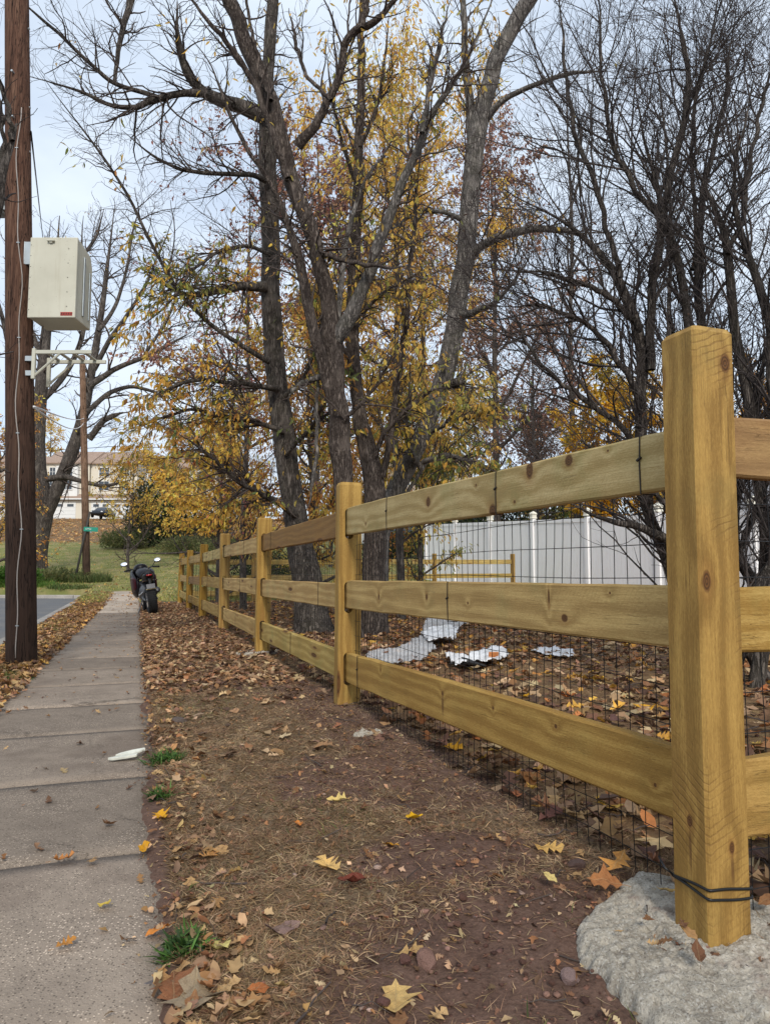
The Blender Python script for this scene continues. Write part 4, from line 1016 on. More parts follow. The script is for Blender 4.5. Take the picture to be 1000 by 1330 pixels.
def townhouse(dpx, label, wall_l, wall_r, d=95.0):
    hx = at(dpx, 672, d)[0]; hz = 8.1
    t = thing('townhouse', label, 'house', (hx, d, hz))
    W = 12.2; H = 7.6
    MB().box((-3.2, 4, H / 2 - .5), (5.8, 8, H + 1)).build('wall', wall_l, t)
    MB().box((2.9, 4.3, H / 2 - .5), (6.2, 8, H + 1)).build('wall', wall_r, t)
    gable(gable(MB(), -6.1, -.3, 0, 8, H, 2.0), -.2, 6.0, .3, 8.3, H, 2.0).build('roof', m_terra, t)
    b = MB()
    for (xa, xb, y) in ((-6.1, -.3, 0), (-.2, 6.0, .3)):
        v = [(xa, y - 1.5, 2.65), (xb, y - 1.5, 2.65), (xb, y - .01, 3.35), (xa, y - .01, 3.35), (xa, y - 1.5, 2.50), (xb, y - 1.5, 2.50), (xb, y - .01, 2.50), (xa, y - .01, 2.50)]
        b.add(v, [(0, 1, 2, 3), (4, 7, 6, 5), (0, 4, 5, 1), (0, 3, 7, 4), (1, 5, 6, 2), (2, 6, 7, 3)])
    b.build('porch_roof', m_terra, t)
    MB().box((-3.2, -1.53, 2.56), (5.9, .05, .16)).box((2.9, -1.23, 2.56), (6.3, .05, .16)).build('gutter', m_trim, t)
    MB().box((-3.2, -.5, .9), (5.78, 1.0, 3.1)).box((2.9, -.25, .9), (6.18, 1.0, 3.1)).build('ground_floor_front', m_cr, t)
    for (gx_, gy) in ((-3.6, -1.01), (1.7, -.76), (4.5, -.76)):
        w_ = 4.2 if gx_ < 0 else 2.5
        g_ = MB().box((gx_, gy - .02, 1.05), (w_, .08, 2.1)).build('garage_door', m_trim, t)
        for k in range(3 if w_ > 3 else 2):
            n_ = 3 if w_ > 3 else 2; cx = gx_ - w_ / 2 + w_ * (k + .5) / n_
            MB().box((cx, gy - .065, 1.75), (w_ / n_ * .6, .02, .36)).build('pane', m_glass, g_)
        b = MB()
        for k in range(4): b.box((gx_, gy - .064, .1 + .46 * k), (w_ * .98, .012, .03))
        b.build('door_groove', plain('garage_groove', (.5, .5, .49, 1)), g_)
    MB().box((-3.0, -.35, 4.55), (2.9, .7, 5.0)).build('bay_front', m_wh, t)
    for z in (4.5, 6.35):
        window(t, -3.0, -.70, z, 1.7, 1.35, (1, 1)); window(t, -5.2, 0, z, .9, 1.3); window(t, 1.6, .3, z, 1.5, 1.35, (1, 1)); window(t, 4.3, .3, z, 1.5, 1.35, (1, 1))
    return t
townhouse(117, 'cream and white townhouse with white garage doors at the top of the leafy slope', m_cr, m_cr)
townhouse(-6, 'tan townhouse half hidden behind the near utility pole, on the slope top', m_tan, m_tan, 99.0)
townhouse(246, 'white townhouse hidden behind yellow foliage right of the cream one', m_wh, m_cr, 99.0)
# the house beyond the white fence
hx = at(548, 706, 56)[0]; hz = float(ground_z(hx, 56)) - .1
hs = thing('house', 'blue grey house with a beige gable and white porch roof seen over the fence rail', 'house', (hx, 56, hz))
m_bl = siding('blue_grey_siding', (.17, .21, .27, 1)); m_bg = siding('beige_siding', (.55, .44, .35, 1))
MB().box((0, 4, 1.4), (9.5, 8, 3.6)).build('wall', m_bl, hs); MB().box((.4, 4.2, 4.9), (7.4, 7.2, 3.4)).build('upper_wall', m_bg, hs)
gable(MB(), -3.3, 4.1, .6, 7.8, 6.6, 2.2, along='y').build('roof', m_slate, hs)
v = [(-4.75, .4), (4.1, .4), (4.1, 7.9), (-4.75, 7.9)]
MB().prism([(-3.3, 6.6), (4.1, 6.6), (.4, 8.7)], 'y', .62, .8).build('gable_wall', m_bg, hs)
b = MB(); vv = [(-5.1, -1.6, 3.1), (5.1, -1.6, 3.1), (4.3, .55, 4.0), (-4.3, .55, 4.0), (-5.1, -1.6, 2.9), (5.1, -1.6, 2.9), (4.3, .55, 2.9), (-4.3, .55, 2.9)]
b.add(vv, [(0, 1, 2, 3), (4, 7, 6, 5), (0, 4, 5, 1), (0, 3, 7, 4), (1, 5, 6, 2), (2, 6, 7, 3)]).build('porch_roof', plain('pale_roof', (.50, .50, .52, 1), .8), hs)
MB().box((0, -1.63, 3.0), (10.3, .06, .24)).build('fascia', m_trim, hs)
for x in (-4.6, 0, 4.6): MB().box((x, -1.4, 1.45), (.22, .22, 2.9)).build('porch_post', m_trim, hs)
for x in (-1.4, 2.2): window(hs, x, .6, 5.4, 1.1, 1.5)
for x in (-3.2, 2.9): window(hs, x, 0, 1.7, 1.3, 1.5)
# neighbour far right, behind the shrub
hx2, hy2 = 11.4, 19.5
h2 = thing('house', 'pinkish beige house wall glimpsed through the bare stems right of the corner post', 'house', (hx2, hy2, 0))
m_pk = siding('pinkish_siding', (.46, .36, .31, 1))
MB().box((.3, 3.0, 1.2), (4.2, 6, 3.0)).build('wall', m_pk, h2); gable(MB(), -1.8, 2.4, 0, 6, 2.7, 1.4, along='x').build('roof', m_slate, h2); window(h2, .2, 0, 1.5, 1.1, 1.3); MB().box((1.7, -.04, .9), (.95, .1, 2.1)).build('door', m_trim, h2)

# dark car by the garages
ca = at(134, 671, 91); car = thing('parked_car', 'dark car parked in front of the white garage doors of the cream townhouse', 'car', (ca[0], 91, 8.0 - .1))
m_car = plain('dark_car_paint', (.03, .035, .045, 1), .25, .3, .5)
def car_loft(secs, k=12):
    b = MB(); v = []
    for (y, hw, a, c_) in secs:
        for j in range(k):
            t = 2 * math.pi * j / k; c1_, s1_ = math.cos(t), math.sin(t)
            v.append((hw * math.copysign(abs(c1_) ** .55, c1_), y, (a + c_) / 2 + (c_ - a) / 2 * math.copysign(abs(s1_) ** .55, s1_)))
    n_ = len(secs); f = [tuple(range(k))[::-1], tuple(range((n_ - 1) * k, n_ * k))] + [(i * k + j, i * k + (j + 1) % k, (i + 1) * k + (j + 1) % k, (i + 1) * k + j) for i in range(n_ - 1) for j in range(k)]
    return b.add(v, f)
car_loft([(-2.2, .70, .4, .75), (-2.0, .86, .28, .88), (-.9, .9, .25, .95), (.9, .9, .25, .98), (2.0, .86, .3, .95), (2.25, .7, .4, .85)]).build('body', m_car, car, smooth=True)
car_loft([(-1.1, .78, .9, .96), (-.45, .68, .9, 1.40), (.9, .68, .9, 1.43), (1.75, .75, .9, 1.0)]).build('cabin', m_glass, car, smooth=True)
for sx in (-1, 1):
    for y in (-1.35, 1.35): MB().lathe([(.0, -.1), (.3, -.1), (.32, -.06), (.32, .06), (.3, .1), (0, .1)], (sx * .82, y, .32), 'x', 18).build('wheel', m_tyre, car)
    MB().ball((sx * .62, -2.14, .68), (.16, .07, .08), 8, 6).build('headlight', m_white, car)

# ------------------------------------------------------------------ litter of white plastic in the yard
film = NT('plastic_film', .35, .5); film.base((.66, .66, .67, 1)); film.b.inputs['Transmission Weight'].default_value = .0
tr_ = film.n('BsdfTransparent'); fm = film.n('MixShader', {0: .42}); film.t.links.new(tr_.outputs[0], fm.inputs[1]); film.t.links.new(film.b.outputs[0], fm.inputs[2]); film.t.links.new(fm.outputs[0], film.out.inputs['Surface'])
bag = NT('white_bag', .4, .45); bag.base(bag.mix(bag.smooth(bag.noise(bag.coord(), 3.1, 3), .55, .62), (.70, .70, .71, 1), (.60, .60, .60, 1)))
def inside(px, py, poly):
    c = np.zeros(px.shape, bool); j = len(poly) - 1
    for i in range(len(poly)):
        xi, yi = poly[i]; xj, yj = poly[j]
        c ^= ((yi > py) != (yj > py)) & (px < (xj - xi) * (py - yi) / (yj - yi + 1e-12) + xi); j = i
    return c
def crumpled(name, label, cat, outline_px, mat, amp, res=.015, seed=0, lift=.02, fr=3.0):
    pts = np.array([on_ground(px, py, 3)[:2] for px, py in outline_px]); lo, hi = pts.min(0), pts.max(0)
    xs = np.arange(lo[0], hi[0] + res, res); ys_ = np.arange(lo[1], hi[1] + res, res); X, Y = np.meshgrid(xs, ys_, indexing='ij')
    ins = inside(X + .05 * (fbm(X * 6, Y * 6, seed + 3) - .5), Y + .05 * (fbm(X * 6, Y * 6, seed + 4) - .5), pts)
    rid = 1 - np.abs(2 * fbm(X * fr, Y * fr, seed, 4) - 1) * 1.6; rid2 = 1 - np.abs(2 * fbm(X * fr * 3.3, Y * fr * 3.3, seed + 9, 3) - 1) * 2
    Z = ground_z(X, Y) + lift + amp * np.clip(rid, -.2, 1) + amp * .35 * rid2
    id_ = np.arange(X.size).reshape(X.shape); q = np.stack([id_[:-1, :-1], id_[1:, :-1], id_[1:, 1:], id_[:-1, 1:]], -1).reshape(-1, 4)
    q = q[ins.ravel()[q].all(1)]; used = np.unique(q); mp = np.zeros(X.size, int); mp[used] = np.arange(len(used))
    V = np.stack([X, Y, Z], -1).reshape(-1, 3)[used]; c = V.mean(0)
    o = mesh_obj(name, np_mesh(name, V, [mp[q]], mat, smooth=True), loc=(c[0], c[1], c[2] - amp), world=True)
    so = o.modifiers.new('thick', 'SOLIDIFY'); so.thickness = .003
    tag(o, label, cat); return o
crumpled('plastic_film', 'thin clear plastic film spread flat over the yard leaves behind the second post', 'plastic sheet', [(474, 866), (478, 852), (520, 846), (545, 835), (552, 812), (560, 800), (612, 802), (622, 810), (590, 822), (560, 838), (566, 850), (548, 864), (500, 872)], film.mat, .05, seed=2)
crumpled('plastic_bag', 'crumpled white plastic bag lying on top of the clear film in the yard', 'plastic bag', [(546, 832), (560, 826), (580, 822), (596, 828), (592, 840), (572, 846), (556, 846)], bag.mat, .07, seed=5, lift=.05)
crumpled('plastic_bag', 'torn white plastic bag with black tape and an orange label in the leaves', 'plastic bag', [(575, 858), (590, 860), (606, 864), (622, 852), (645, 848), (658, 850), (660, 860), (645, 868), (620, 870), (590, 872)], bag.mat, .055, seed=7)
o = bpy.data.objects['plastic_bag.001']
q_ = on_ground(640, 862, 3); MB().box((q_[0], q_[1] - .05, q_[2] + .075), (.09, .012, .07), Matrix.Rotation(.5, 3, 'X')).build('orange_label', plain('orange_paper', (.55, .20, .06, 1), .6), o, world=True)
q_ = on_ground(606, 870, 3); b = MB()
for k in range(5): b.tube([(q_[0] - .15 + .03 * k, q_[1] + .03 * k, q_[2] + .05 + .01 * k), (q_[0] + .02, q_[1] - .04 + .02 * k, q_[2] + .07), (q_[0] + .17, q_[1] + .02 * k, q_[2] + .03)], [.006, .022, .006], 6)
b.build('black_tape', m_bk2, o, world=True)
crumpled('plastic_sheet', 'flat white folded plastic sheet lying alone on the bare soil of the yard', 'plastic sheet', [(688, 849), (700, 846), (722, 845), (744, 849), (749, 856), (735, 859), (712, 856)], bag.mat, .022, seed=12)
# scrap on the sidewalk edge
sq = on_ground(166, 995, 2); sc2 = thing('paper_scrap', 'crushed off white cardboard scrap with a dark slot on the sidewalk edge', 'litter', (sq[0], sq[1], .010))
m_scrap = plain('scrap_white', (.62, .62, .54, 1), .7, 0, .2, .12, 30, .3)
def slab(pts, z, th, bend, name):
    p = np.array(pts); V = [(x, y, z + bend * (x + .06) ** 2 * 5 + .25 * max(0, y - .03)) for x, y in p] + [(x, y, z + th + bend * (x + .06) ** 2 * 5 + .25 * max(0, y - .03)) for x, y in p]; n_ = len(p)
    return MB().add(V, [tuple(range(n_))[::-1], tuple(range(n_, 2 * n_))] + [(i, (i + 1) % n_, n_ + (i + 1) % n_, n_ + i) for i in range(n_)]).build(name, m_scrap, sc2, bevel=.002)
slab([(-.065, .012), (-.05, .040), (.0, .062), (.055, .066), (.065, .052), (.04, .038), (.02, .022), (-.03, .016)], .0, .010, .18, 'upper_flap')
slab([(-.075, -.055), (-.045, -.020), (.01, -.004), (.045, .012), (.05, -.028), (.0, -.040), (-.05, -.062)], .0, .012, .15, 'lower_flap')
# ------------------------------------------------------------------ trees: limbs laid out in space, twigs and leaves grown on them
NP = 26
def resample(P_, R_, n=NP, smooth=2):
    P_ = np.asarray(P_, float); R_ = np.asarray(R_, float)
    s = np.r_[0, np.cumsum(np.linalg.norm(np.diff(P_, axis=0), axis=1))]; t = np.linspace(0, s[-1], n)
    Q = np.column_stack([np.interp(t, s, P_[:, k]) for k in range(3)]); r = np.interp(t, s, R_)
    for _ in range(smooth):
        Q[1:-1] = (Q[:-2] + 2 * Q[1:-1] + Q[2:]) / 4
    return Q, r
def limb(spec, d0, d1=None, n=NP, jit=.012, smooth=2):
    """spec: (px, py, width px) along the limb; depth runs from d0 to d1"""
    d1 = d0 if d1 is None else d1; m = len(spec); P_, R_ = [], []
    for i, (px, py, w_) in enumerate(spec):
        d = d0 + (d1 - d0) * i / (m - 1); P_.append(at(px, py, d)); R_.append(max(.0035, w_ / 2 / FPX * d))
    Q, r = resample(P_, R_, n, smooth)
    Q[1:] += rng.normal(0, jit, (n - 1, 3)) * np.minimum(1, r[1:, None] / .03 + .3)
    return Q, r
def grow(P_, R_, per_m, lmin, lmax, ang=(25, 60), up=0.0, wig=.22, n=7, rr=(.35, .6), t0=.12, t1=1.0, rtip=.3, rmin=.0025, rmax=1, gen=None, planar=None):
    """P_ (M,n0,3), R_ (M,n0): children along every parent"""
    g = gen or rng; M_, n0, _ = P_.shape
    if M_ == 0: return np.zeros((0, n, 3)), np.zeros((0, n))
    seg = np.diff(P_, axis=1); L = np.linalg.norm(seg, axis=2).sum(1)
    k = g.poisson(np.maximum(L * per_m * (t1 - t0), .01)); pi = np.repeat(np.arange(M_), k); N = len(pi)
    t = g.uniform(t0, t1, N); f = np.minimum(t * (n0 - 1), n0 - 1.001); i = f.astype(int); a = (f - i)[:, None]
    S = P_[pi, i] * (1 - a) + P_[pi, i + 1] * a; D = seg[pi, i] / (np.linalg.norm(seg[pi, i], axis=1, keepdims=True) + 1e-9)
    Rp = R_[pi, i] * (1 - a[:, 0]) + R_[pi, i + 1] * a[:, 0]
    q = g.normal(0, 1, (N, 3)); q -= (q * D).sum(1, keepdims=True) * D; q /= np.linalg.norm(q, axis=1, keepdims=True) + 1e-9
    th = np.radians(g.uniform(ang[0], ang[1], N))[:, None]; d = np.cos(th) * D + np.sin(th) * q; d[:, 2] += up * .5
    d /= np.linalg.norm(d, axis=1, keepdims=True)
    ln = g.uniform(lmin, lmax, N) * (1 - .45 * t); r0 = np.clip(Rp * g.uniform(rr[0], rr[1], N), rmin, rmax)
    out = np.zeros((N, n, 3)); out[:, 0] = S
    for j in range(1, n):
        d = d + g.normal(0, wig, (N, 3)); d[:, 2] += up * .25; d /= np.linalg.norm(d, axis=1, keepdims=True); out[:, j] = out[:, j - 1] + d * (ln / (n - 1))[:, None]
    rad = r0[:, None] * np.linspace(1, rtip, n)[None]
    return out, np.maximum(rad, rmin * .8)
def bark_tube(P_, R_, k=18, sub=3, rough=.10, seed=0, flare=0.0):
    Q, r = resample(P_, R_, len(P_) * sub, 1)
    if flare:
        L = np.linalg.norm(np.diff(Q, axis=0), axis=1).cumsum(); L = np.r_[0, L]; r = r * (1 + flare * np.exp(-L / .22))
    V, F = tube_arrays(Q[None], r[None], k); n = len(Q)
    th = np.tile(np.arange(k) * 2 * math.pi / k, n); s = np.repeat(np.r_[0, np.cumsum(np.linalg.norm(np.diff(Q, axis=0), axis=1))], k); c = np.repeat(Q, k, 0)
    e = 1 + rough * 1.3 * (fbm(np.cos(th) * 1.6 + 7, np.sin(th) * 1.6 + s * .8, seed + 80, 3) - .5) + rough * .9 * (fbm(np.cos(th) * 6 + 7 + s * .4, np.sin(th) * 6 + s * 1.1, seed + 90, 3) - .5)
    return c + (V - c) * e[:, None], F, np.arange((n - 1) * k, n * k).reshape(1, -1)

LANCE_V = np.array([[0, 0, 0], [.32, .15, .05], [.32, 0, 0], [.32, -.15, .05], [.68, .12, .02], [.68, 0, -.04], [.68, -.12, .02], [1, 0, -.13]])
LANCE_F = np.array([[0, 3, 2, 1], [1, 2, 5, 4], [2, 3, 6, 5], [4, 5, 6, 7]])
DIAM_V = np.array([[0, 0, 0], [.5, .24, .07], [1, 0, -.06], [.5, -.24, .07]]); DIAM_F = np.array([[0, 1, 2], [0, 2, 3]])
def frames(x, g, flat=0.0):
    """rotation matrices with column 0 = x (N,3) and a random roll; flat pulls the normal to +Z"""
    N = len(x); x = x / (np.linalg.norm(x, axis=1, keepdims=True) + 1e-9); q = g.normal(0, 1, (N, 3)); q[:, 2] += flat
    q -= (q * x).sum(1, keepdims=True) * x; z = q / (np.linalg.norm(q, axis=1, keepdims=True) + 1e-9); y = np.cross(z, x)
    return np.stack([x, y, z], -1)
def leaf_mesh(name, pos, rot, size, col, mat, tv=LANCE_V, tf=LANCE_F):
    N = len(pos); V = np.einsum('nij,vj->nvi', rot, tv) * size[:, None, None] + pos[:, None]; nv = len(tv)
    F = (tf[None] + (np.arange(N) * nv)[:, None, None]).reshape(-1, tf.shape[1])
    return np_mesh(name, V.reshape(-1, 3), [F], mat, col=np.repeat(col, nv, 0))
def palette(pos, cols, g, freq=1.1, seed=0, jit=.14, mixr=.55):
    cols = np.array([c[:3] for c in cols]); k = len(cols)
    v = fbm(pos[:, 0] * freq + pos[:, 1] * .37 * freq, pos[:, 2] * freq + pos[:, 1] * .5 * freq, seed + 100, 3); v = np.clip((v - .25) / .5, 0, .999)
    i = np.where(g.random(len(pos)) < mixr, (v * k).astype(int), g.integers(0, k, len(pos)))
    return np.clip(cols[i] * g.normal(1, jit, (len(pos), 1)) * g.normal(1, .05, (len(pos), 3)), 0.004, .9)
def leaves_on(P_, R_, per, g, t0=.25):
    """sites along twigs: per leaves each"""
    N, n, _ = P_.shape; k = g.poisson(per, N); pi = np.repeat(np.arange(N), k); t = g.uniform(t0, 1, len(pi)); f = np.minimum(t * (n - 1), n - 1.001); i = f.astype(int); a = (f - i)[:, None]
    p = P_[pi, i] * (1 - a) + P_[pi, i + 1] * a; D = P_[pi, i + 1] - P_[pi, i]; D /= np.linalg.norm(D, axis=1, keepdims=True) + 1e-9
    return p, D

m_bark = bark_mat('dark_bark', (.034, .028, .025, 1), (.185, .158, .138, 1), 1.0, .1)
m_bark_b = bark_mat('brown_bark', (.038, .028, .024, 1), (.20, .162, .138, 1), 1.2)
m_bark_g = bark_mat('grey_bark', (.065, .058, .054, 1), (.29, .262, .238, 1), .9, .15)
m_bark_far = bark_mat('far_bark', (.045, .038, .034, 1), (.17, .145, .125, 1), .5)
m_twig = plain('twig_bark', (.085, .066, .058, 1), .85, 0, .2, .25, 3)
m_twig_d = plain('dark_twig_bark', (.070, .058, .054, 1), .85, 0, .2, .25, 3)
m_leaf = leaf_mat('tree_leaf', 'attr', .5); m_leaf1 = leaf_mat('single_leaf', 'obj', .5)
YEL = [srgb(240, 196, 90), srgb(228, 182, 84), srgb(210, 168, 88), srgb(244, 212, 108), srgb(196, 158, 90)]
YGR = [srgb(146, 148, 82), srgb(178, 168, 86), srgb(218, 184, 90), srgb(236, 192, 90), srgb(118, 130, 78)]
ORA = [srgb(196, 138, 76), srgb(172, 118, 70), srgb(206, 156, 84), srgb(150, 104, 68)]
PUR = [srgb(142, 106, 98), srgb(162, 118, 100), srgb(178, 134, 108), srgb(130, 100, 97), srgb(188, 146, 114)]

class Tree:
    def __init__(s, name, label, cat, base, bark, twig, group=None):
        s.root = thing(name, label, cat, base, group); s.bark, s.twig = bark, twig; s.P, s.R = [], []; s.tw = []; s.lp, s.ld = [], []; s.n = 0
    def wood(s, part, PR, k=14, sub=2, rough=.10, flare=0, grow_=True, bark=None):
        P_, R_ = PR
        if part != 'trunk' or s.bark is m_bark_far: R_ = R_ * np.interp(np.linspace(0, 1, len(R_)), [0, .75, 1], [1, 1, .22])
        V, F, cap = bark_tube(P_, R_, k, sub, rough, s.n, flare); s.n += 1
        o = mesh_obj(part, np_mesh(part, V, [F, cap], bark or s.bark, smooth=True), s.root, world=True)
        if grow_: s.P.append(P_); s.R.append(R_)
        return o
    def sprout(s, levels, leaf_levels=(1, 2), per=3.0, k=4, t_leaf=.2, P0=None, R0=None, keep=None):
        P_, R_ = (np.array(s.P), np.array(s.R)) if P0 is None else (P0, R0)
        for i, lv in enumerate(levels):
            P_, R_ = grow(P_, R_, **lv)
            if keep is not None and len(P_): m_ = keep(P_[:, -1]); P_, R_ = P_[m_], R_[m_]
            s.tw.append((P_, R_, k if i == 0 else 3))
            if i in leaf_levels and len(P_) and per > 0:
                p, d = leaves_on(P_, R_, per if i > 0 else per * 1.5, rng, t_leaf); s.lp.append(p); s.ld.append(d)
    def finish(s, cols=None, size=(.06, .11), droop=1.0, individual=0, seed=0, freq=1.0, far=False, maxleaf=None, keep=None, flat=0.):
        if s.tw: tag(mesh_obj('twigs', tubes_mesh('twigs', s.tw, s.twig), s.root, world=True), kind='stuff')
        if not cols or not s.lp: return
        p = np.concatenate(s.lp); d = np.concatenate(s.ld)
        if keep is not None: m_ = keep(p); p, d = p[m_], d[m_]
        if maxleaf and len(p) > maxleaf: i = rng.choice(len(p), maxleaf, False); p, d = p[i], d[i]
        x = d * .6 + rng.normal(0, .5, p.shape); x[:, 2] -= droop; sz = rng.uniform(size[0], size[1], len(p)); col = palette(p, cols, rng, freq, seed)
        if individual:
            dist = np.linalg.norm(p - CAM, axis=1) / sz; u = (p[:, 0] / p[:, 1]); vv = (p[:, 2] - CAM_H) / p[:, 1]
            dist = np.where((np.abs(u) < .52) & (vv < .78) & (vv > -.6), dist, 1e9); i = np.argsort(dist)[:individual]; i = i[dist[i] < 1e8]
            F_ = frames(x[i], rng, flat); var = []
            for v in range(6):
                tv = LANCE_V.copy(); tv[:, 2] += .10 * np.sin(tv[:, 0] * 3 + v) + rng.normal(0, .015, 8); tv[:, 1] *= 1 + .08 * v
                var.append(np_mesh('leaf', tv, [LANCE_F], m_leaf1, smooth=True))
            b0 = Vector(s.root.location)
            for j, q in enumerate(i):
                o = bpy.data.objects.new('leaf', var[j % 6]); o.matrix_basis = Matrix.Translation(Vector(p[q]) - b0) @ Matrix(F_[j]).to_4x4() @ Matrix.Scale(float(sz[q]), 4)
                o.color = (*map(float, col[q]), 1); link(o, s.root)
            m_ = np.ones(len(p), bool); m_[i] = False; p, x, sz, col = p[m_], x[m_], sz[m_], col[m_]
        tv, tf = (DIAM_V, DIAM_F) if far else (LANCE_V, LANCE_F)
        tag(mesh_obj('foliage', leaf_mesh('foliage', p, frames(x, rng, flat), sz, col, m_leaf, tv, tf), s.root, world=True), kind='stuff')

# --- tree A: the thick dark trunk left of centre, with a long limb to the left
A_ = Tree('tree', 'thick dark trunked tree behind the fence whose heavy limb bends left over the sidewalk', 'tree', on_ground(406, 818), m_bark, m_twig)
A_.wood('trunk', limb([(408, 830, 46), (405, 790, 42), (398, 740, 39), (387, 690, 33), (376, 620, 29), (366, 550, 28), (358, 480, 27), (353, 400, 26), (350, 300, 25), (348, 200, 23), (346, 145, 20), (348, 90, 16), (352, 30, 17), (356, -60, 13), (350, -160, 9)], 10.3, 10.6, 40), 22, 3, .13, .35)
A_.P[0], A_.R[0] = resample(A_.P[0], A_.R[0]); A_.P[0] = A_.P[0][10:]; A_.R[0] = A_.R[0][10:]; A_.P[0], A_.R[0] = resample(A_.P[0], A_.R[0])
for sp, d0, d1 in [([(345, 152, 22), (320, 140, 20), (290, 131, 18), (262, 119, 15), (246, 102, 12), (235, 70, 10), (229, 40, 8), (231, 0, 6)], 10.4, 9.6),
                   ([(272, 121, 10), (255, 118, 10), (232, 121, 9), (205, 126, 9), (180, 138, 8), (155, 141, 6), (120, 125, 5), (75, 108, 3.5), (38, 98, 2.5)], 9.8, 8.6),
                   ([(205, 126, 7), (170, 115, 6), (140, 104, 6), (110, 75, 5), (80, 45, 4.5), (40, 12, 3.5), (5, -20, 3)], 9.4, 8.6),
                   ([(148, 108, 5), (152, 70, 6), (160, 35, 8), (172, -5, 9), (185, -60, 10)], 9.2, 9.6),
                   ([(345, 372, 15), (322, 371, 12), (296, 375, 10), (268, 381, 9), (250, 385, 7), (225, 376, 5), (200, 362, 4), (185, 340, 3)], 10.3, 9.0),
                   ([(350, 470, 8), (334, 463, 7), (300, 440, 6), (262, 415, 5), (230, 380, 5), (203, 325, 4.5), (175, 268, 4), (140, 210, 3.6), (108, 165, 3), (72, 125, 2.5), (45, 82, 2)], 10.2, 8.2),
                   ([(384, 668, 12), (365, 652, 10), (345, 645, 8), (320, 632, 7), (298, 618, 6), (275, 592, 5), (252, 575, 4), (222, 560, 3)], 10.2, 8.6),
                   ([(360, 505, 9), (340, 502, 7), (300, 497, 6), (262, 492, 5), (225, 500, 4), (190, 520, 3)], 10.2, 8.6),
                   ([(348, 236, 8), (330, 226, 7), (290, 226, 6), (240, 222, 5), (200, 205, 4), (160, 170, 3)], 10.3, 9.2),
                   ([(352, 330, 6), (320, 315, 5), (285, 325, 4.5), (250, 350, 4), (215, 400, 3.5), (175, 430, 3)], 10.3, 8.8),
                   ([(368, 560, 8), (330, 548, 6), (290, 540, 5), (245, 530, 4), (205, 545, 3.5), (160, 560, 3)], 10.2, 9.0),
                   ([(372, 590, 7), (400, 560, 6), (425, 520, 4), (440, 470, 3)], 10.2, 9.4),
                   ([(364, 520, 7), (395, 490, 5), (415, 440, 4), (420, 390, 3)], 10.3, 9.7)]:
    A_.wood('branch', limb(sp, d0, d1), 9, 1, .10)
lv1 = dict(per_m=8.0, lmin=.35, lmax=1.25, up=-.02, wig=.20, n=8, rr=(.3, .55), rmin=.003, rmax=.016)
lv2 = dict(per_m=10.0, lmin=.18, lmax=.6, up=-.06, wig=.22, n=6, rr=(.4, .6), rmin=.0022, rmax=.006)
A_.sprout([dict(lv1, per_m=11), dict(lv2, per_m=12)], (), 0)
def px_of(p): 
    q = p - CAM; zc = q[:, 1] * _cp + q[:, 2] * _sp; yc = -q[:, 1] * _sp + q[:, 2] * _cp
    return 500 + FPX * q[:, 0] / zc, 665 - FPX * yc / zc
# the leaves hang on the low limbs on the tree's left side; higher twigs keep only a few
Pl = np.array(A_.P); low = [i for i in range(len(Pl)) if Pl[i][:, 2].mean() < 5.0 and i > 0]
A_.sprout([dict(lv1, per_m=12.0, up=-.05), dict(lv2, per_m=13, lmax=.5)], (0, 1), 2.9, P0=Pl[low], R0=np.array(A_.R)[low])
hi_ = [i for i in range(1, len(Pl)) if i not in low]
A_.sprout([dict(lv1, per_m=1.8), dict(lv2, per_m=3)], (1,), 1.3, P0=Pl[hi_], R0=np.array(A_.R)[hi_])
A_.finish(YGR + ORA[:1] + YEL[:3], (.07, .115), 1.1, 280, 1, .9, keep=lambda p: p[:, 2] > 1.5 + .25 * rng.random(len(p)))

# --- tree B: the centre tree, stem hidden behind the second post
B_ = Tree('tree', 'centre tree rising behind the second fence post, with a grey right limb', 'tree', on_ground(453, 845), m_bark_b, m_twig)
B_.wood('trunk', limb([(454, 850, 34), (453, 760, 29), (450, 690, 27), (447, 620, 26), (442, 575, 29), (437, 500, 25), (433, 445, 27), (429, 400, 22), (418, 350, 20), (404, 300, 21), (384, 254, 22), (369, 200, 22), (361, 160, 23), (349, 120, 23), (331, 84, 22), (318, 55, 20), (307, 24, 19), (298, 0, 20), (285, -70, 17), (280, -160, 12)], 9.2, 8.6, 44), 22, 3, .14, .25)
B_.P[0], B_.R[0] = resample(B_.P[0][16:], B_.R[0][16:])
def b_add(sp, d0, d1, mat=None, k=10): B_.wood('branch', limb(sp, d0, d1), k, 2, .10, bark=mat)
b_add([(436, 440, 22), (448, 425, 21), (462, 400, 19), (473, 370, 17), (486, 335, 16), (497, 300, 15), (514, 255, 13), (534, 212, 11), (550, 168, 10), (566, 135, 8), (598, 92, 7), (632, 30, 5), (650, -30, 4)], 9.0, 8.4, m_bark_g)
b_add([(548, 172, 8), (556, 125, 7), (562, 88, 6), (572, 50, 5), (584, 0, 4)], 8.4, 8.6, m_bark_g)
b_add([(432, 520, 14), (424, 490, 16), (414, 450, 16), (402, 408, 15), (393, 360, 14), (386, 320, 12), (378, 297, 9), (364, 265, 7), (348, 226, 6), (330, 205, 6), (311, 182, 6), (293, 140, 5), (281, 92, 4.5), (252, 52, 4)], 9.0, 8.2)
b_add([(374, 232, 10), (352, 165, 9), (332, 110, 8), (312, 74, 8), (294, 56, 7), (272, 28, 6), (250, 0, 5), (225, -40, 4)], 8.7, 8.2)
b_add([(386, 190, 16), (400, 176, 14), (413, 155, 12), (430, 122, 11), (444, 96, 11), (444, 76, 10), (451, 45, 11), (460, 36, 11), (475, 36, 10), (492, 22, 9), (515, -2, 8), (540, -40, 6)], 8.8, 8.3)
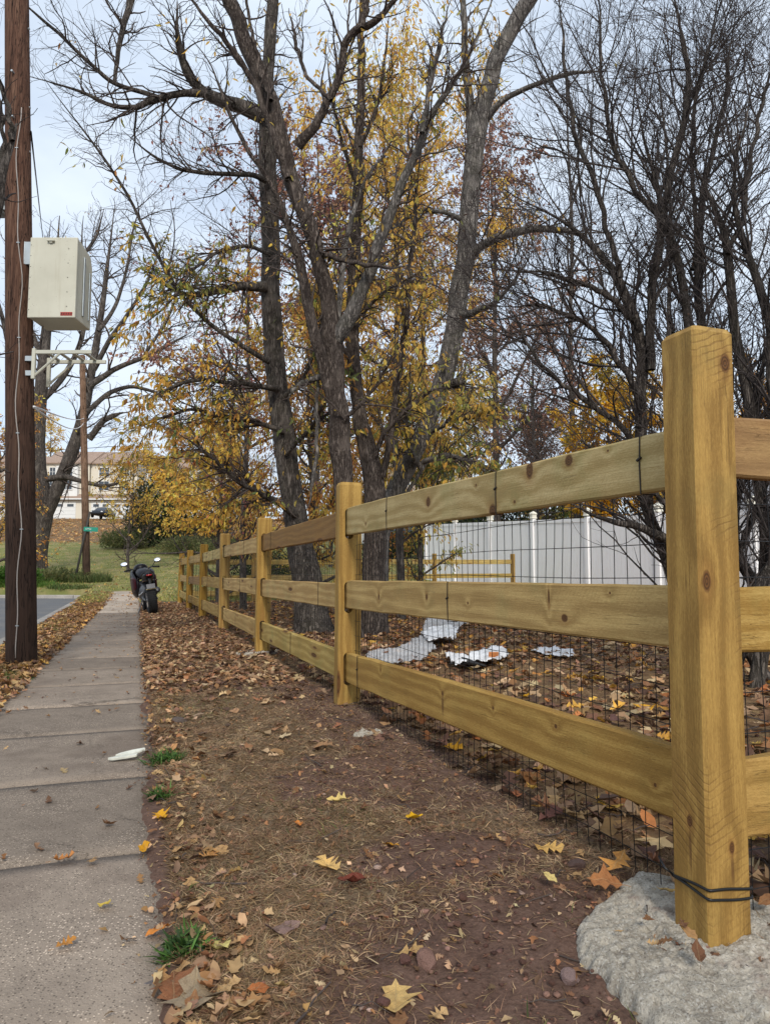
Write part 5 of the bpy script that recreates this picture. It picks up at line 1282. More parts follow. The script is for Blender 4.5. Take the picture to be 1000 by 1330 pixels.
b_add([(470, 36, 7), (476, 18, 6), (478, 0, 5), (484, -40, 4)], 8.3, 8.3)
b_add([(395, 290, 5), (405, 315, 6), (428, 335, 7), (460, 341, 6), (490, 345, 6), (512, 350, 5), (532, 343, 3)], 9.0, 8.4)
b_add([(419, 487, 8), (405, 492, 7), (390, 499, 7), (380, 508, 6), (375, 518, 4)], 9.0, 8.9, m_bark_g)
b_add([(413, 490, 4), (412, 540, 5), (411, 590, 5), (405, 630, 5), (400, 660, 5)], 9.1, 9.1, m_bark_g)
b_add([(440, 420, 8), (441, 380, 8), (447, 330, 7), (455, 290, 6), (470, 240, 5), (500, 200, 4), (520, 160, 3)], 9.1, 9.8, m_bark_g)
b_add([(439, 560, 8), (452, 540, 6), (475, 520, 5), (498, 485, 4), (512, 455, 3)], 9.0, 8.6)
b_add([(352, 130, 6), (338, 90, 5), (322, 20, 4), (318, -40, 4)], 8.6, 8.8)
b_add([(430, 130, 6), (400, 100, 5), (385, 60, 5), (375, 10, 4)], 8.5, 8.8)
B_.sprout([dict(lv1, per_m=7, up=.05), dict(lv2, per_m=9)], (1,), .35)
Pb = np.array(B_.P); sel = [1, 2, 10, 11]
B_.sprout([dict(lv1, per_m=6.0), dict(lv2, per_m=9)], (0, 1), 1.8, P0=Pb[sel], R0=np.array(B_.R)[sel])
B_.finish(YEL + YGR[1:3], (.07, .115), 1.2, 180, 2, .9)

# --- tree C: slimmer dark stem right behind it
C_ = Tree('tree', 'slim dark tree just right of the second post with brown twigs at its base', 'tree', on_ground(490, 832), m_bark_b, m_twig)
C_.wood('trunk', limb([(484, 840, 36), (485, 760, 31), (488, 690, 30), (487, 630, 29), (480, 590, 25), (470, 555, 21), (462, 505, 17), (458, 450, 18), (457, 400, 17), (460, 340, 15), (464, 260, 14), (467, 150, 12), (470, 60, 10), (473, -40, 8)], 9.9, 10.2, 40), 18, 3, .14, .3)
C_.P[0], C_.R[0] = resample(C_.P[0][14:], C_.R[0][14:])
for sp in [[(497, 620, 8), (505, 580, 8), (512, 535, 9), (519, 495, 9), (524, 430, 8), (531, 365, 7), (536, 310, 6), (540, 250, 5), (548, 180, 4)],
           [(484, 600, 8), (500, 560, 6), (530, 530, 5), (556, 508, 4), (590, 500, 3)], [(460, 480, 7), (440, 440, 5), (430, 395, 4), (405, 370, 3)],
           [(458, 420, 6), (480, 395, 5), (505, 375, 4), (540, 355, 3)], [(465, 240, 6), (445, 190, 5), (430, 130, 4), (425, 70, 3)], [(468, 190, 6), (490, 140, 5), (500, 80, 4), (505, 20, 3)]]:
    C_.wood('branch', limb(sp, 9.9, 9.5), 8, 1, .1)
C_.sprout([dict(lv1, per_m=9.0), dict(lv2, per_m=10)], (0, 1), 1.6)
C_.finish(YEL + YGR[:3], (.07, .12), 1.2, 150, 3, .8, keep=lambda p: p[:, 2] > 1.8 + .3 * rng.random(len(p)))

# --- tree D: the large grey trunk leaning to the right
D_ = Tree('tree', 'large grey trunk leaning right, standing behind the slim dark tree', 'tree', on_ground(489, 812), m_bark_g, m_twig)
D_.wood('trunk', limb([(488, 830, 32), (489, 760, 28), (493, 700, 25), (508, 645, 24), (537, 590, 24), (562, 535, 24), (581, 482, 25), (589, 430, 25), (597, 385, 26), (603, 340, 25), (607, 300, 26), (612, 240, 25), (618, 185, 24), (630, 120, 23), (646, 70, 22), (668, 30, 21), (696, -15, 22), (730, -70, 19), (760, -140, 14)], 11.2, 10.8, 44), 22, 3, .13, .3)
D_.P[0], D_.R[0] = resample(D_.P[0][14:], D_.R[0][14:])
for sp, d1 in [([(614, 230, 16), (616, 190, 14), (611, 140, 12), (606, 95, 11), (603, 50, 9), (602, -10, 8), (610, -80, 6)], 11),
               ([(606, 345, 10), (618, 323, 12), (645, 306, 12), (680, 298, 11), (715, 296, 9), (745, 300, 7), (775, 320, 5), (800, 340, 4)], 9.8),
               ([(596, 410, 12), (612, 407, 10), (640, 395, 7), (665, 370, 5), (690, 330, 4)], 10), ([(576, 500, 12), (590, 497, 13), (604, 496, 12)], 10.6),
               ([(622, 165, 12), (650, 130, 8), (690, 110, 7), (740, 95, 6), (790, 90, 4)], 10), ([(560, 560, 8), (590, 545, 6), (625, 540, 5), (660, 520, 3)], 9.9),
               ([(550, 600, 8), (580, 590, 6), (615, 600, 5), (650, 610, 3)], 9.6), ([(548, 610, 8), (530, 580, 6), (525, 540, 4), (540, 500, 3)], 10.2), ([(610, 290, 8), (580, 275, 6), (545, 272, 5), (505, 300, 4)], 10.2)]:
    D_.wood('branch', limb(sp, 11, d1), 10, 1, .1, bark=m_bark if len(sp) == 3 else None)
D_.sprout([dict(lv1, per_m=8), dict(lv2, per_m=9)], (1,), .15)
Pd = np.array(D_.P); sel = [4, 6, 7, 8]
D_.sprout([dict(lv1, per_m=15, lmax=.85, up=-.04), dict(lv2, per_m=13, up=-.08)], (0, 1), 2.4, keep=lambda q: q[:, 2] > 1.75, P0=Pd[sel], R0=np.array(D_.R)[sel])
D_.finish(YGR + YGR[:2] + YEL[:2], (.07, .12), 1.3, 150, 4, .9, keep=lambda p: p[:, 2] > 1.85 + .3 * rng.random(len(p)))

# --- big limb of a tree outside the frame on the left
L_ = Tree('tree', 'dark bare tree limb reaching in at the left edge and touching the near utility pole', 'tree', (at(-95, 900, 5.1)[0], 5.1, 0), m_bark, m_twig_d)
L_.wood('trunk', limb([(-95, 925, 50), (-88, 760, 42), (-75, 600, 38), (-55, 440, 32), (-35, 340, 25), (-12, 285, 17), (4, 242, 12), (11, 205, 10), (17, 180, 8), (21, 160, 3)], 5.1, 5.3), 14, 2)
L_.wood('branch', limb([(3, 225, 8), (5, 180, 6), (0, 130, 5), (-12, 100, 5)], 5.25, 5.2), 8, 1); L_.wood('branch', limb([(16, 182, 7), (11, 140, 7), (2, 112, 6), (-12, 80, 5)], 5.25, 5.1), 8, 1)
L_.wood('branch', limb([(-75, 600, 14), (-40, 603, 11), (-10, 604, 9), (4, 610, 7), (11, 616, 4)], 5.1, 5.2), 8, 1)
L_.sprout([dict(lv1, per_m=2.5, lmax=.6), dict(lv2, per_m=4, lmax=.3)], (1,), .3); L_.finish(YEL, (.05, .09))

# --- the dense bare shrub tree at the right
E_ = Tree('bare_shrub_tree', 'dense many stemmed bare dark shrub tree filling the right side behind the corner post', 'shrub', on_ground(918, 900), m_bark, m_twig_d)
base_px = [(905, 905), (925, 900), (940, 905), (960, 895), (980, 905), (895, 890), (1010, 900), (950, 880)]
stems = [([(880, 760, 15), (850, 700, 15), (835, 650, 14), (833, 560, 15), (835, 470, 15), (831, 414, 14), (802, 353, 12), (784, 324, 10), (759, 306, 9), (710, 275, 6), (650, 243, 4)], 5.6, 5.0),
         ([(846, 480, 11), (845, 414, 12), (852, 342, 11), (860, 281, 10), (868, 234, 9), (888, 169, 9), (897, 90, 8), (885, 36, 7), (872, -10, 6)], 5.3, 5.0),
         ([(905, 760, 12), (896, 640, 12), (898, 500, 12), (896, 420, 12), (889, 362, 11), (871, 324, 10), (863, 285, 9), (846, 220, 7), (830, 160, 5), (822, 90, 4)], 5.2, 5.2),
         ([(925, 770, 12), (915, 600, 12), (908, 450, 12), (903, 378, 11), (904, 324, 10), (914, 252, 8), (928, 180, 7), (940, 120, 6), (953, 60, 5), (960, 0, 4)], 5.6, 5.4),
         ([(1000, 760, 16), (985, 620, 15), (970, 500, 14), (957, 425, 13), (943, 362, 12), (944, 313, 10), (935, 272, 9), (915, 238, 7), (892, 208, 5), (860, 150, 4)], 5.0, 4.8),
         ([(1020, 720, 14), (1005, 520, 13), (1000, 400, 12), (985, 355, 11), (966, 320, 9), (950, 280, 7), (952, 220, 6), (968, 150, 5), (985, 80, 4)], 4.8, 4.8),
         ([(925, 790, 14), (900, 730, 13), (872, 705, 13), (846, 690, 11), (815, 684, 9), (780, 672, 7), (742, 655, 5), (710, 640, 4)], 5.4, 4.8),
         ([(985, 770, 14), (962, 735, 14), (948, 700, 13), (957, 630, 11), (975, 560, 9), (992, 480, 8), (1005, 410, 7)], 5.3, 5.0),
         ([(840, 600, 9), (815, 560, 8), (780, 530, 7), (735, 505, 6), (700, 470, 5), (672, 425, 4), (655, 380, 3)], 5.4, 4.8),
         ([(836, 520, 9), (808, 470, 8), (775, 430, 7), (735, 405, 6), (690, 395, 4), (640, 400, 3)], 5.3, 4.9),
         ([(832, 430, 9), (805, 395, 8), (765, 370, 7), (720, 355, 6), (672, 350, 4)], 5.2, 4.8),
         ([(806, 360, 8), (790, 300, 7), (772, 240, 7), (748, 180, 6), (735, 110, 5), (730, 40, 4), (722, -30, 3)], 5.1, 5.1),
         ([(862, 290, 7), (820, 240, 7), (795, 190, 6), (785, 120, 5), (778, 40, 4), (776, -30, 3)], 5.1, 5.0),
         ([(900, 350, 7), (905, 270, 6), (896, 200, 5), (905, 120, 5), (925, 50, 4), (935, -20, 4)], 5.3, 5.4),
         ([(945, 330, 7), (970, 270, 6), (975, 200, 6), (990, 130, 5), (1010, 60, 4)], 4.9, 4.8), ([(833, 650, 10), (848, 610, 8), (866, 560, 7), (880, 500, 6), (875, 440, 5), (868, 380, 4)], 5.5, 5.7),
         ([(960, 720, 9), (985, 660, 8), (1000, 600, 7), (1030, 520, 6)], 5.2, 5.0), ([(900, 730, 10), (880, 670, 8), (850, 640, 7), (812, 628, 5), (770, 600, 4)], 5.3, 4.9)]
for i, (sp, d0, d1) in enumerate(stems):
    if i in (0, 2, 3, 4, 5, 6, 7):
        bx, by = base_px[i % 8]; sp = [(bx, by, sp[0][2] * 1.25)] + sp
    d0 += .25; d1 += .35
    E_.wood('stem', limb(sp, d0, d1), 10, 2, .10)
def shrub_keep(p):
    u, v = px_of(p); lowz = (v > 655) & (u < 868)
    return ~lowz | (rng.random(len(p)) < .16)
up1 = dict(per_m=13.0, lmin=.5, lmax=1.7, ang=(18, 50), up=.10, wig=.14, n=9, rr=(.35, .6), rmin=.003, rmax=.010, t0=.10)
E_.sprout([up1, dict(per_m=9.5, lmin=.25, lmax=.9, ang=(22, 55), up=.10, wig=.16, n=7, rr=(.45, .65), rmin=.0021, rmax=.005), dict(per_m=6.5, lmin=.08, lmax=.32, ang=(25, 60), up=.08, wig=.18, n=5, rr=(.5, .7), rmin=.0016, rmax=.003)], (2,), .10, keep=shrub_keep)
E_.finish([srgb(70, 52, 44), srgb(90, 66, 52), srgb(60, 44, 42)], (.025, .05), .6, 0)

# --- saplings and trees further back
def crown_tree(name, label, cat, base, H, spread, trunk_r, cols, nleaf, size, seed, limbs=9, h0=.25, bark=None, twig=None, levels=2, up=.25, per=3, group=None, droop=.7, far=True, dens=(2.2, 2.6), lean=(0, 0), keep=None, tmin=.006, freq=.35, cluster=.05):
    T = Tree(name, label, cat, base, bark or m_bark_far, twig or m_twig, group); g = np.random.default_rng(seed + 1000)
    base = np.array(base, float); tp = base + np.array([lean[0], lean[1], H * .9]); kk = np.linspace(0, 1, 7)[:, None]
    tr = base * (1 - kk) + tp * kk; tr[1:, :2] += g.normal(0, .035 * H * .3, (6, 2)).cumsum(0) * .5; tr[0, 2] -= .3
    T.wood('trunk', resample(tr, trunk_r * np.linspace(1.1, .18, 7)), 12, 1, .1, .3)
    P0, R0 = T.P[0], T.R[0]
    for i in range(limbs):
        t = h0 + (.92 - h0) * (i + g.random() * .8) / limbs; j = int(t * (NP - 1)); S = P0[j]; az = i * 2.399 + g.random() * .8
        ln = spread * g.uniform(.65, 1.1) * (1 - .55 * max(0, t - .5)); el = math.radians(g.uniform(12, 50)) + up * t
        d = np.array([math.cos(az) * math.cos(el), math.sin(az) * math.cos(el), math.sin(el)]); pts = [S]
        for q in range(6): d = d + g.normal(0, .16, 3); d[2] += .05 * up; d /= np.linalg.norm(d); pts.append(pts[-1] + d * ln / 6)
        r = R0[j] * g.uniform(.45, .7); T.wood('branch', resample(pts, r * np.linspace(1, .2, 7)), 7, 1, .08)
    s_ = spread / 3.0
    T.sprout([dict(per_m=dens[0] * 1.6 / s_, lmin=.5 * s_, lmax=1.7 * s_, up=up * .3, wig=.2, n=6, rr=(.3, .5), rmin=tmin, rmax=.05), dict(per_m=dens[1] * 1.8 / s_, lmin=.25 * s_, lmax=.9 * s_, up=up * .2, wig=.22, n=5, rr=(.4, .6), rmin=tmin * .8, rmax=.02)] + ([dict(per_m=2.5 / s_, lmin=.12 * s_, lmax=.4 * s_, up=up * .2, wig=.2, n=4, rr=(.5, .7), rmin=tmin * .7, rmax=.012)] if levels > 2 else []), (), 0)
    # leaves: as many as wanted, shared over the outer twigs
    Pt, Rt, _ = T.tw[-1 if levels < 3 else -2]; Pm, Rm, _ = T.tw[0]
    T.lp, T.ld = [], []
    if nleaf and len(Pt):
        for (P_, q) in ((Pt, .75), (Pm, .25)):
            p, d = leaves_on(P_, None, nleaf * q * 1.02 / max(1, len(P_)), g, .1); T.lp.append(p); T.ld.append(d)
        if cluster: T.lp = [p + g.normal(0, cluster, p.shape) for p in T.lp]
    T.finish(cols, size, droop, 0, seed, freq, far, nleaf, keep); return T
def gpt(px, d): x = at(px, 700, d)[0]; return (x, d, float(ground_z(x, d)))
# yellow trees behind the trunks
crown_tree('tree', 'slender golden leaved tree standing just behind the centre trunks', 'tree', gpt(522, 13.4), 13.0, 3.3, .075, YEL + YEL[:2] + ORA[:1], 17000, (.07, .125), 11, 16, .22, far=False, droop=1.4, per=4.0, dens=(3.6, 4.2), tmin=.004)
crown_tree('tree', 'slender golden leaved tree standing between the thick left trunk and the centre tree', 'tree', gpt(405, 14.6), 7.2, 2.6, .06, YEL + ORA + YGR[1:3], 13000, (.075, .125), 12, 14, .12, far=False, droop=1.2, per=3.6, dens=(3.4, 4.0), tmin=.004)
crown_tree('tree', 'slender yellow and green tree just left of the leaning grey trunk', 'tree', gpt(545, 15.2), 5.6, 2.4, .06, YEL + YGR, 8500, (.075, .125), 13, 11, .36, far=False, droop=1.2, per=3.6, dens=(3.4, 4.0), tmin=.004)
crown_tree('tree', 'small yellow leaved tree beyond the fence, left of the thick dark trunk', 'tree', gpt(285, 21), 5.6, 2.7, .07, YEL + YEL + YGR[1:4], 15000, (.09, .15), 14, 14, .10, per=3.6, dens=(3.2, 3.8), droop=1.0, keep=lambda p: p[:, 2] > 2.0 + .4 * rng.random(len(p)))
crown_tree('tree', 'reddish brown leaved tree far behind the leaning grey trunk', 'tree', gpt(650, 32), 24, 6.2, .17, PUR, 13000, (.13, .24), 15, 18, .18, per=2.6, dens=(3, 3.4))
crown_tree('tree', 'tall purple brown leaved tree far behind the centre and left trunks', 'tree', gpt(410, 26), 20, 5.6, .2, PUR + [srgb(124, 88, 86)], 17000, (.12, .22), 16, 20, .3, per=2.4, dens=(2.8, 3.2))
crown_tree('tree', 'bright yellow leaved tree seen through the bare shrub left of the corner post', 'tree', gpt(795, 25), 8.6, 3.0, .10, [srgb(236, 192, 56), srgb(226, 176, 52), srgb(196, 154, 60), srgb(150, 136, 58)], 15000, (.12, .2), 17, 15, .2, per=3, dens=(3, 3.4))
crown_tree('tree', 'yellow leaved tree seen through the bare shrub right of the corner post', 'tree', gpt(985, 27), 9.5, 2.8, .10, [srgb(226, 172, 58), srgb(206, 150, 56), srgb(176, 132, 60)], 4500, (.12, .2), 18, 14, .25, per=3, dens=(3, 3.4))
crown_tree('tree', 'brown twiggy tree standing behind the white panel fence near its middle', 'tree', gpt(705, 33), 10.5, 3.6, .12, PUR + ORA, 6000, (.1, .18), 19, 16, .2, per=1.4, dens=(3.4, 4.2), levels=3)
crown_tree('tree', 'yellow brown tree at the left edge behind the near utility pole', 'tree', gpt(-10, 34), 8.5, 3.4, .12, YEL + ORA, 4200, (.1, .18), 20, 14, .12, per=3, dens=(3, 3.4))
crown_tree('tree', 'orange brown tree on the slope in front of the townhouses at their right end', 'tree', gpt(252, 54), 9.5, 4.2, .15, ORA + YEL, 5200, (.14, .24), 21, 15, .15, per=3, dens=(3, 3.4))
crown_tree('tree', 'thin pale bare sapling rising above the dark evergreen bush', 'tree', gpt(300, 46), 12, 4.5, .12, ORA, 500, (.1, .16), 22, 18, .12, per=.3, dens=(3.6, 4.4), levels=3, up=.5)
crown_tree('tree', 'small yellow crowned tree beside the roof of the cream townhouse', 'tree', gpt(62, 112), 19, 4.0, .2, YEL, 2600, (.25, .4), 23, 12, .4, per=3, dens=(3, 3.4))
crown_tree('tree', 'orange yellow tree low behind the second fence post', 'tree', gpt(430, 40), 8, 3.6, .13, YEL + ORA, 5200, (.12, .2), 24, 14, .1, per=3, dens=(3, 3.4))
crown_tree('tree', 'tall red brown leaved tree far behind, between the centre tree and leaning trunk', 'tree', gpt(560, 37), 27, 6.2, .18, PUR + ORA[:2], 13000, (.12, .22), 25, 20, .3, per=2.4, dens=(3.2, 3.6))
crown_tree('tree', 'thin tree with sparse reddish leaves high over the sidewalk, left of the thick trunk', 'tree', gpt(318, 17), 12.5, 3.6, .08, [srgb(158, 96, 84), srgb(176, 118, 92), srgb(140, 84, 78)], 2600, (.07, .13), 26, 14, .35, twig=m_twig, dens=(3.4, 4.4), levels=3, tmin=.004)
crown_tree('bare_tree', 'bare twiggy tree behind the shrub, upper right of the leaning trunk', 'tree', gpt(750, 29), 25, 6.5, .14, [srgb(96, 70, 60)], 500, (.05, .09), 27, 14, .2, twig=m_twig_d, bark=m_bark, dens=(2.2, 2.8), levels=3, tmin=.004, up=.55)
crown_tree('bare_tree', 'bare twiggy tree behind the shrub, straight above the corner post', 'tree', gpt(890, 13.5), 12.5, 3.2, .07, [srgb(96, 70, 60)], 500, (.05, .09), 28, 12, .3, twig=m_twig_d, bark=m_bark, dens=(1.8, 2.3), levels=3, tmin=.004, up=.55)
crown_tree('bare_tree', 'bare brown twiggy low tree between leaning trunk and corner post', 'tree', gpt(700, 29), 13, 4.8, .10, PUR, 900, (.09, .14), 29, 14, .42, twig=m_twig, dens=(4.2, 5.4), levels=3, tmin=.004, up=.15)
crown_tree('tree', 'low yellow green leaved tree between the street sign pole and the evergreen bush', 'tree', gpt(168, 37), 7.2, 2.8, .08, YEL + YGR[1:4] + YEL[:2], 4200, (.10, .17), 30, 13, .22, per=3, dens=(3, 3.4), keep=lambda p: p[:, 2] > 3.4 + .5 * rng.random(len(p)))
# the big bare tree by the junction
F_ = Tree('tree', 'large bare grey tree forking low beside the road end, behind the utility pole', 'tree', gpt(50, 37), m_bark_far, m_twig)
F_.root.location = (at(47, 738, 37)[0], 37, float(ground_z(at(47, 738, 37)[0], 37)))
F_.wood('trunk', limb([(44, 752, 34), (48, 720, 26), (53, 690, 24), (56, 660, 26), (52, 620, 20), (48, 580, 18), (50, 540, 17), (54, 500, 16), (58, 460, 14), (62, 400, 11), (72, 340, 8), (78, 280, 5)], 37, 37, 34), 16, 2, .14, .2)
F_.P[0], F_.R[0] = resample(F_.P[0][12:], F_.R[0][12:])
for sp in [[(57, 672, 20), (70, 650, 18), (80, 620, 17), (92, 590, 17), (104, 560, 15), (112, 520, 13), (120, 480, 11), (128, 430, 9), (136, 380, 7), (142, 320, 5), (150, 262, 3)],
           [(116, 570, 9), (135, 545, 8), (160, 535, 7)], [(118, 500, 9), (150, 478, 7), (185, 465, 6), (215, 450, 5), (250, 430, 3)], [(122, 480, 7), (142, 440, 6), (165, 410, 5), (190, 370, 4), (205, 330, 3)],
           [(60, 622, 9), (85, 618, 8), (105, 625, 6), (135, 632, 5), (175, 622, 3)], [(54, 520, 9), (75, 500, 8), (95, 470, 7), (110, 430, 6), (112, 380, 5), (105, 330, 4), (108, 280, 3)],
           [(50, 560, 9), (30, 520, 8), (15, 470, 7), (5, 420, 6), (-10, 360, 5)], [(56, 470, 8), (40, 430, 7), (30, 380, 6), (20, 320, 5), (18, 260, 3)], [(128, 430, 6), (150, 400, 5), (165, 350, 4), (172, 300, 3), (185, 260, 2)],
           [(62, 400, 7), (85, 370, 6), (100, 340, 5), (125, 310, 4), (135, 270, 3)], [(108, 540, 7), (140, 510, 6), (170, 500, 5), (205, 510, 4), (235, 540, 3)], [(185, 465, 4), (215, 420, 4), (235, 370, 3), (250, 320, 2)]]:
    F_.wood('branch', limb(sp, 37, rng.uniform(35, 40)), 8, 1, .1)
F_.sprout([dict(per_m=2.6, lmin=.8, lmax=3.4, up=.12, wig=.18, n=7, rr=(.3, .5), rmin=.011, rmax=.06), dict(per_m=2.6, lmin=.4, lmax=1.5, up=.1, wig=.2, n=6, rr=(.4, .6), rmin=.009, rmax=.03), dict(per_m=2.6, lmin=.2, lmax=.75, up=.1, wig=.2, n=4, rr=(.5, .7), rmin=.008, rmax=.014)], (2,), .12)
F_.finish(ORA + YEL, (.1, .16), 1, 0, 6, .4, True)

# evergreen and low shrubs
def shrub(label, base, rx, ry, h, n, cols, size, seed, name='shrub', top=.6, droop=-.2):
    T = Tree(name, label, 'shrub', base, m_bark_far, m_twig); g = np.random.default_rng(seed); b = np.array(base)
    for i in range(5):
        a = g.random() * 6.28; e = b + np.array([math.cos(a) * rx * .6, math.sin(a) * ry * .6, h * g.uniform(.5, .9)]); T.wood('stem', resample([b - [0, 0, .1], b * .4 + e * .6 + g.normal(0, .05, 3), e], [.05, .035, .012]), 6, 1)
    v = g.normal(0, 1, (n, 3)); v /= np.linalg.norm(v, axis=1, keepdims=True); r = g.random(n) ** .38
    az = np.arctan2(v[:, 1], v[:, 0]); lump = .62 + .75 * fbm(np.cos(az) * 1.7 + v[:, 2] * 1.3 + seed, np.sin(az) * 1.7 + v[:, 2] * 1.9, seed, 4)
    p = b + np.column_stack([v[:, 0] * rx * r * lump, v[:, 1] * ry * r * lump, np.abs(v[:, 2]) ** top * h * r * lump + .03])
    T.lp.append(p); T.ld.append(v + [0, 0, .3]); T.finish(cols, size, droop, 0, seed, 1.2, True); return T
DG = [srgb(48, 60, 36), srgb(60, 72, 40), srgb(40, 52, 36), srgb(78, 84, 46)]
GG = [srgb(104, 110, 70), srgb(120, 122, 78), srgb(88, 98, 62), srgb(138, 132, 86)]
shrub('large dark evergreen bush at the foot of the slope behind the motorcycle', gpt(205, 52), 2.6, 2.2, 5.8, 11000, DG, (.14, .26), 31, 'evergreen_bush', .8)
for i, (px, d, rx, h, cl, lab) in enumerate([(160, 50, 1.7, 1.3, GG, 'low grey green shrub left of the dark evergreen bush'), (245, 47, 2.2, 1.25, GG, 'low grey green shrub right in front of the dark evergreen bush'), (298, 44, 2.0, 1.3, GG, 'low grey green shrub nearest the fence beyond the far corner'),
        (340, 25, 1.2, 1.75, DG, 'dark green bush behind the third fence post'), (358, 27, 1.0, 1.6, DG + YGR, 'mixed green bush tucked beside the thick dark trunk'), (268, 52, 1.6, 2.4, DG, 'dark green shrub between the evergreen bush and the yellow tree'),
        (522, 43, 2.6, 1.8, DG, 'dark hedge bush in front of the blue grey house'), (585, 36, 2.0, 4.4, DG + GG, 'tall green bush rising behind the left end of the white fence'), (655, 34, 2.6, 4.6, DG, 'broad dark green bush behind the middle of the white fence'),
        (735, 31, 2.2, 4.6, DG + YGR, 'green bush behind the white fence under the yellow tree'), (870, 27, 2.0, 3.8, DG, 'dark green bush behind the white fence beside the corner post'), (20, 30.5, 1.0, .8, [srgb(70, 104, 40), srgb(84, 112, 44)], 'bright green weed bush at the left edge beyond the road'),
        (70, 33, 1.6, .5, GG, 'low heap of brown green weeds at the foot of the bare tree')]):
    shrub(lab, gpt(px, d), rx, rx * .8, h, int(1500 + 1100 * rx * min(h, 3)), cl, (.10, .19) if d > 30 else (.06, .12), 40 + i)
# ------------------------------------------------------------------ ground cover
gE = np.random.default_rng(77)
def lobed(kind):
    """half outline stations: x along the midrib, half width, forward shear"""
    if kind == 'oak': return [0, .10, .20, .29, .36, .46, .53, .66, .73, .86, 1.0], [.015, .05, .24, .07, .10, .36, .09, .32, .08, .17, .0], .35
    if kind == 'maple': return [0, .05, .14, .24, .33, .42, .55, .64, .74, .87, 1.0], [.02, .10, .34, .22, .30, .52, .24, .20, .26, .08, .0], .25
    if kind == 'oval': return [0, .08, .2, .33, .47, .6, .73, .86, .95, 1.0], [.01, .10, .20, .26, .27, .245, .19, .11, .05, 0], .05
    return [0, .1, .25, .4, .55, .7, .85, 1.0], [.01, .06, .115, .14, .13, .10, .055, 0], .05
def ground_leaf(kind, curl, fold, twist, g, fine=True):
    x, w_, sh = lobed(kind); x, w_ = np.array(x), np.array(w_)
    if not fine: k = np.array([0, 2, 3, 5, 6, 7, len(x) - 2, len(x) - 1]) if kind in ('oak', 'maple') else np.arange(0, len(x), 2 if len(x) > 8 else 1); k = np.unique(np.r_[k, len(x) - 1]); x, w_ = x[k], w_[k]
    n = len(x); asym = g.normal(1, .12, (2, n)); rows = [1, .5, 0, -.5, -1] if fine else [1, 0, -1]; V = []
    for r in rows:
        ww = w_ * (asym[0] if r > 0 else asym[1]); V.append(np.column_stack([x + sh * ww * .6 * abs(r), ww * r]))
    V = np.concatenate(V); X, Y = V[:, 0] - .5, V[:, 1]; ph = g.random(3) * 6
    Z = fold * np.abs(Y) * 1.2 + curl * (X ** 2) * 1.6 + curl * 2.0 * Y ** 2 + twist * X * Y * 2 + .06 * np.sin(X * 7 + ph[0]) * np.abs(Y) * 3 + .035 * np.sin(X * 13 + Y * 9 + ph[1]) + g.normal(0, .014, len(X)) * (np.abs(Y) > .04)
    V3 = np.column_stack([X, Y * (1 - .25 * min(1, abs(curl))), Z - Z.min() * .75])
    F = [(s * n + i, (s + 1) * n + i, (s + 1) * n + i + 1, s * n + i + 1) for s in range(len(rows) - 1) for i in range(n - 1)]
    return V3, np.array(F)
def ground_normals(x, y, e=.03):
    zx = (ground_z(x + e, y) - ground_z(x - e, y)) / (2 * e); zy = (ground_z(x, y + e) - ground_z(x, y - e)) / (2 * e); n = np.column_stack([-zx, -zy, np.ones(len(x))]); return n / np.linalg.norm(n, axis=1, keepdims=True)
def lie_frames(x, y, g, tilt=.35):
    n = ground_normals(x, y); n[:, :2] = np.clip(n[:, :2], -.5, .5); n = n + g.normal(0, tilt, n.shape) * [1, 1, .2]; n[:, 2] = np.abs(n[:, 2]) + .25; n /= np.linalg.norm(n, axis=1, keepdims=True)
    a = g.uniform(0, 6.283, len(x)); q = np.column_stack([np.cos(a), np.sin(a), 0 * a]); q -= (q * n).sum(1, keepdims=True) * n; q /= np.linalg.norm(q, axis=1, keepdims=True)
    return np.stack([q, np.cross(n, q), n], -1)
BRN = [srgb(132, 102, 78), srgb(154, 122, 92), srgb(112, 84, 66), srgb(174, 142, 108), srgb(146, 108, 76), srgb(98, 74, 62), srgb(188, 160, 124), srgb(160, 116, 80)]
TAN = [srgb(176, 140, 96), srgb(160, 120, 78), srgb(190, 154, 108), srgb(146, 104, 66), srgb(120, 86, 58)]
m_gleaf = leaf_mat('litter_leaf', 'attr', .18, .75); m_gleaf1 = leaf_mat('fallen_leaf_blade', 'obj', .15, .7)
def top_z(x, y):
    """walkable surface: the slab tops on the sidewalk, the soil elsewhere"""
    wk = (x < walk_r(y)) & (x > walk_l(y)) & (y < 28.2); return np.where(wk, np.interp(y, _py, _pz) + .004, np.maximum(ground_z(x, y), np.where((x < kerb_x(y)) & (y < ROAD_END), -.09, -9)))

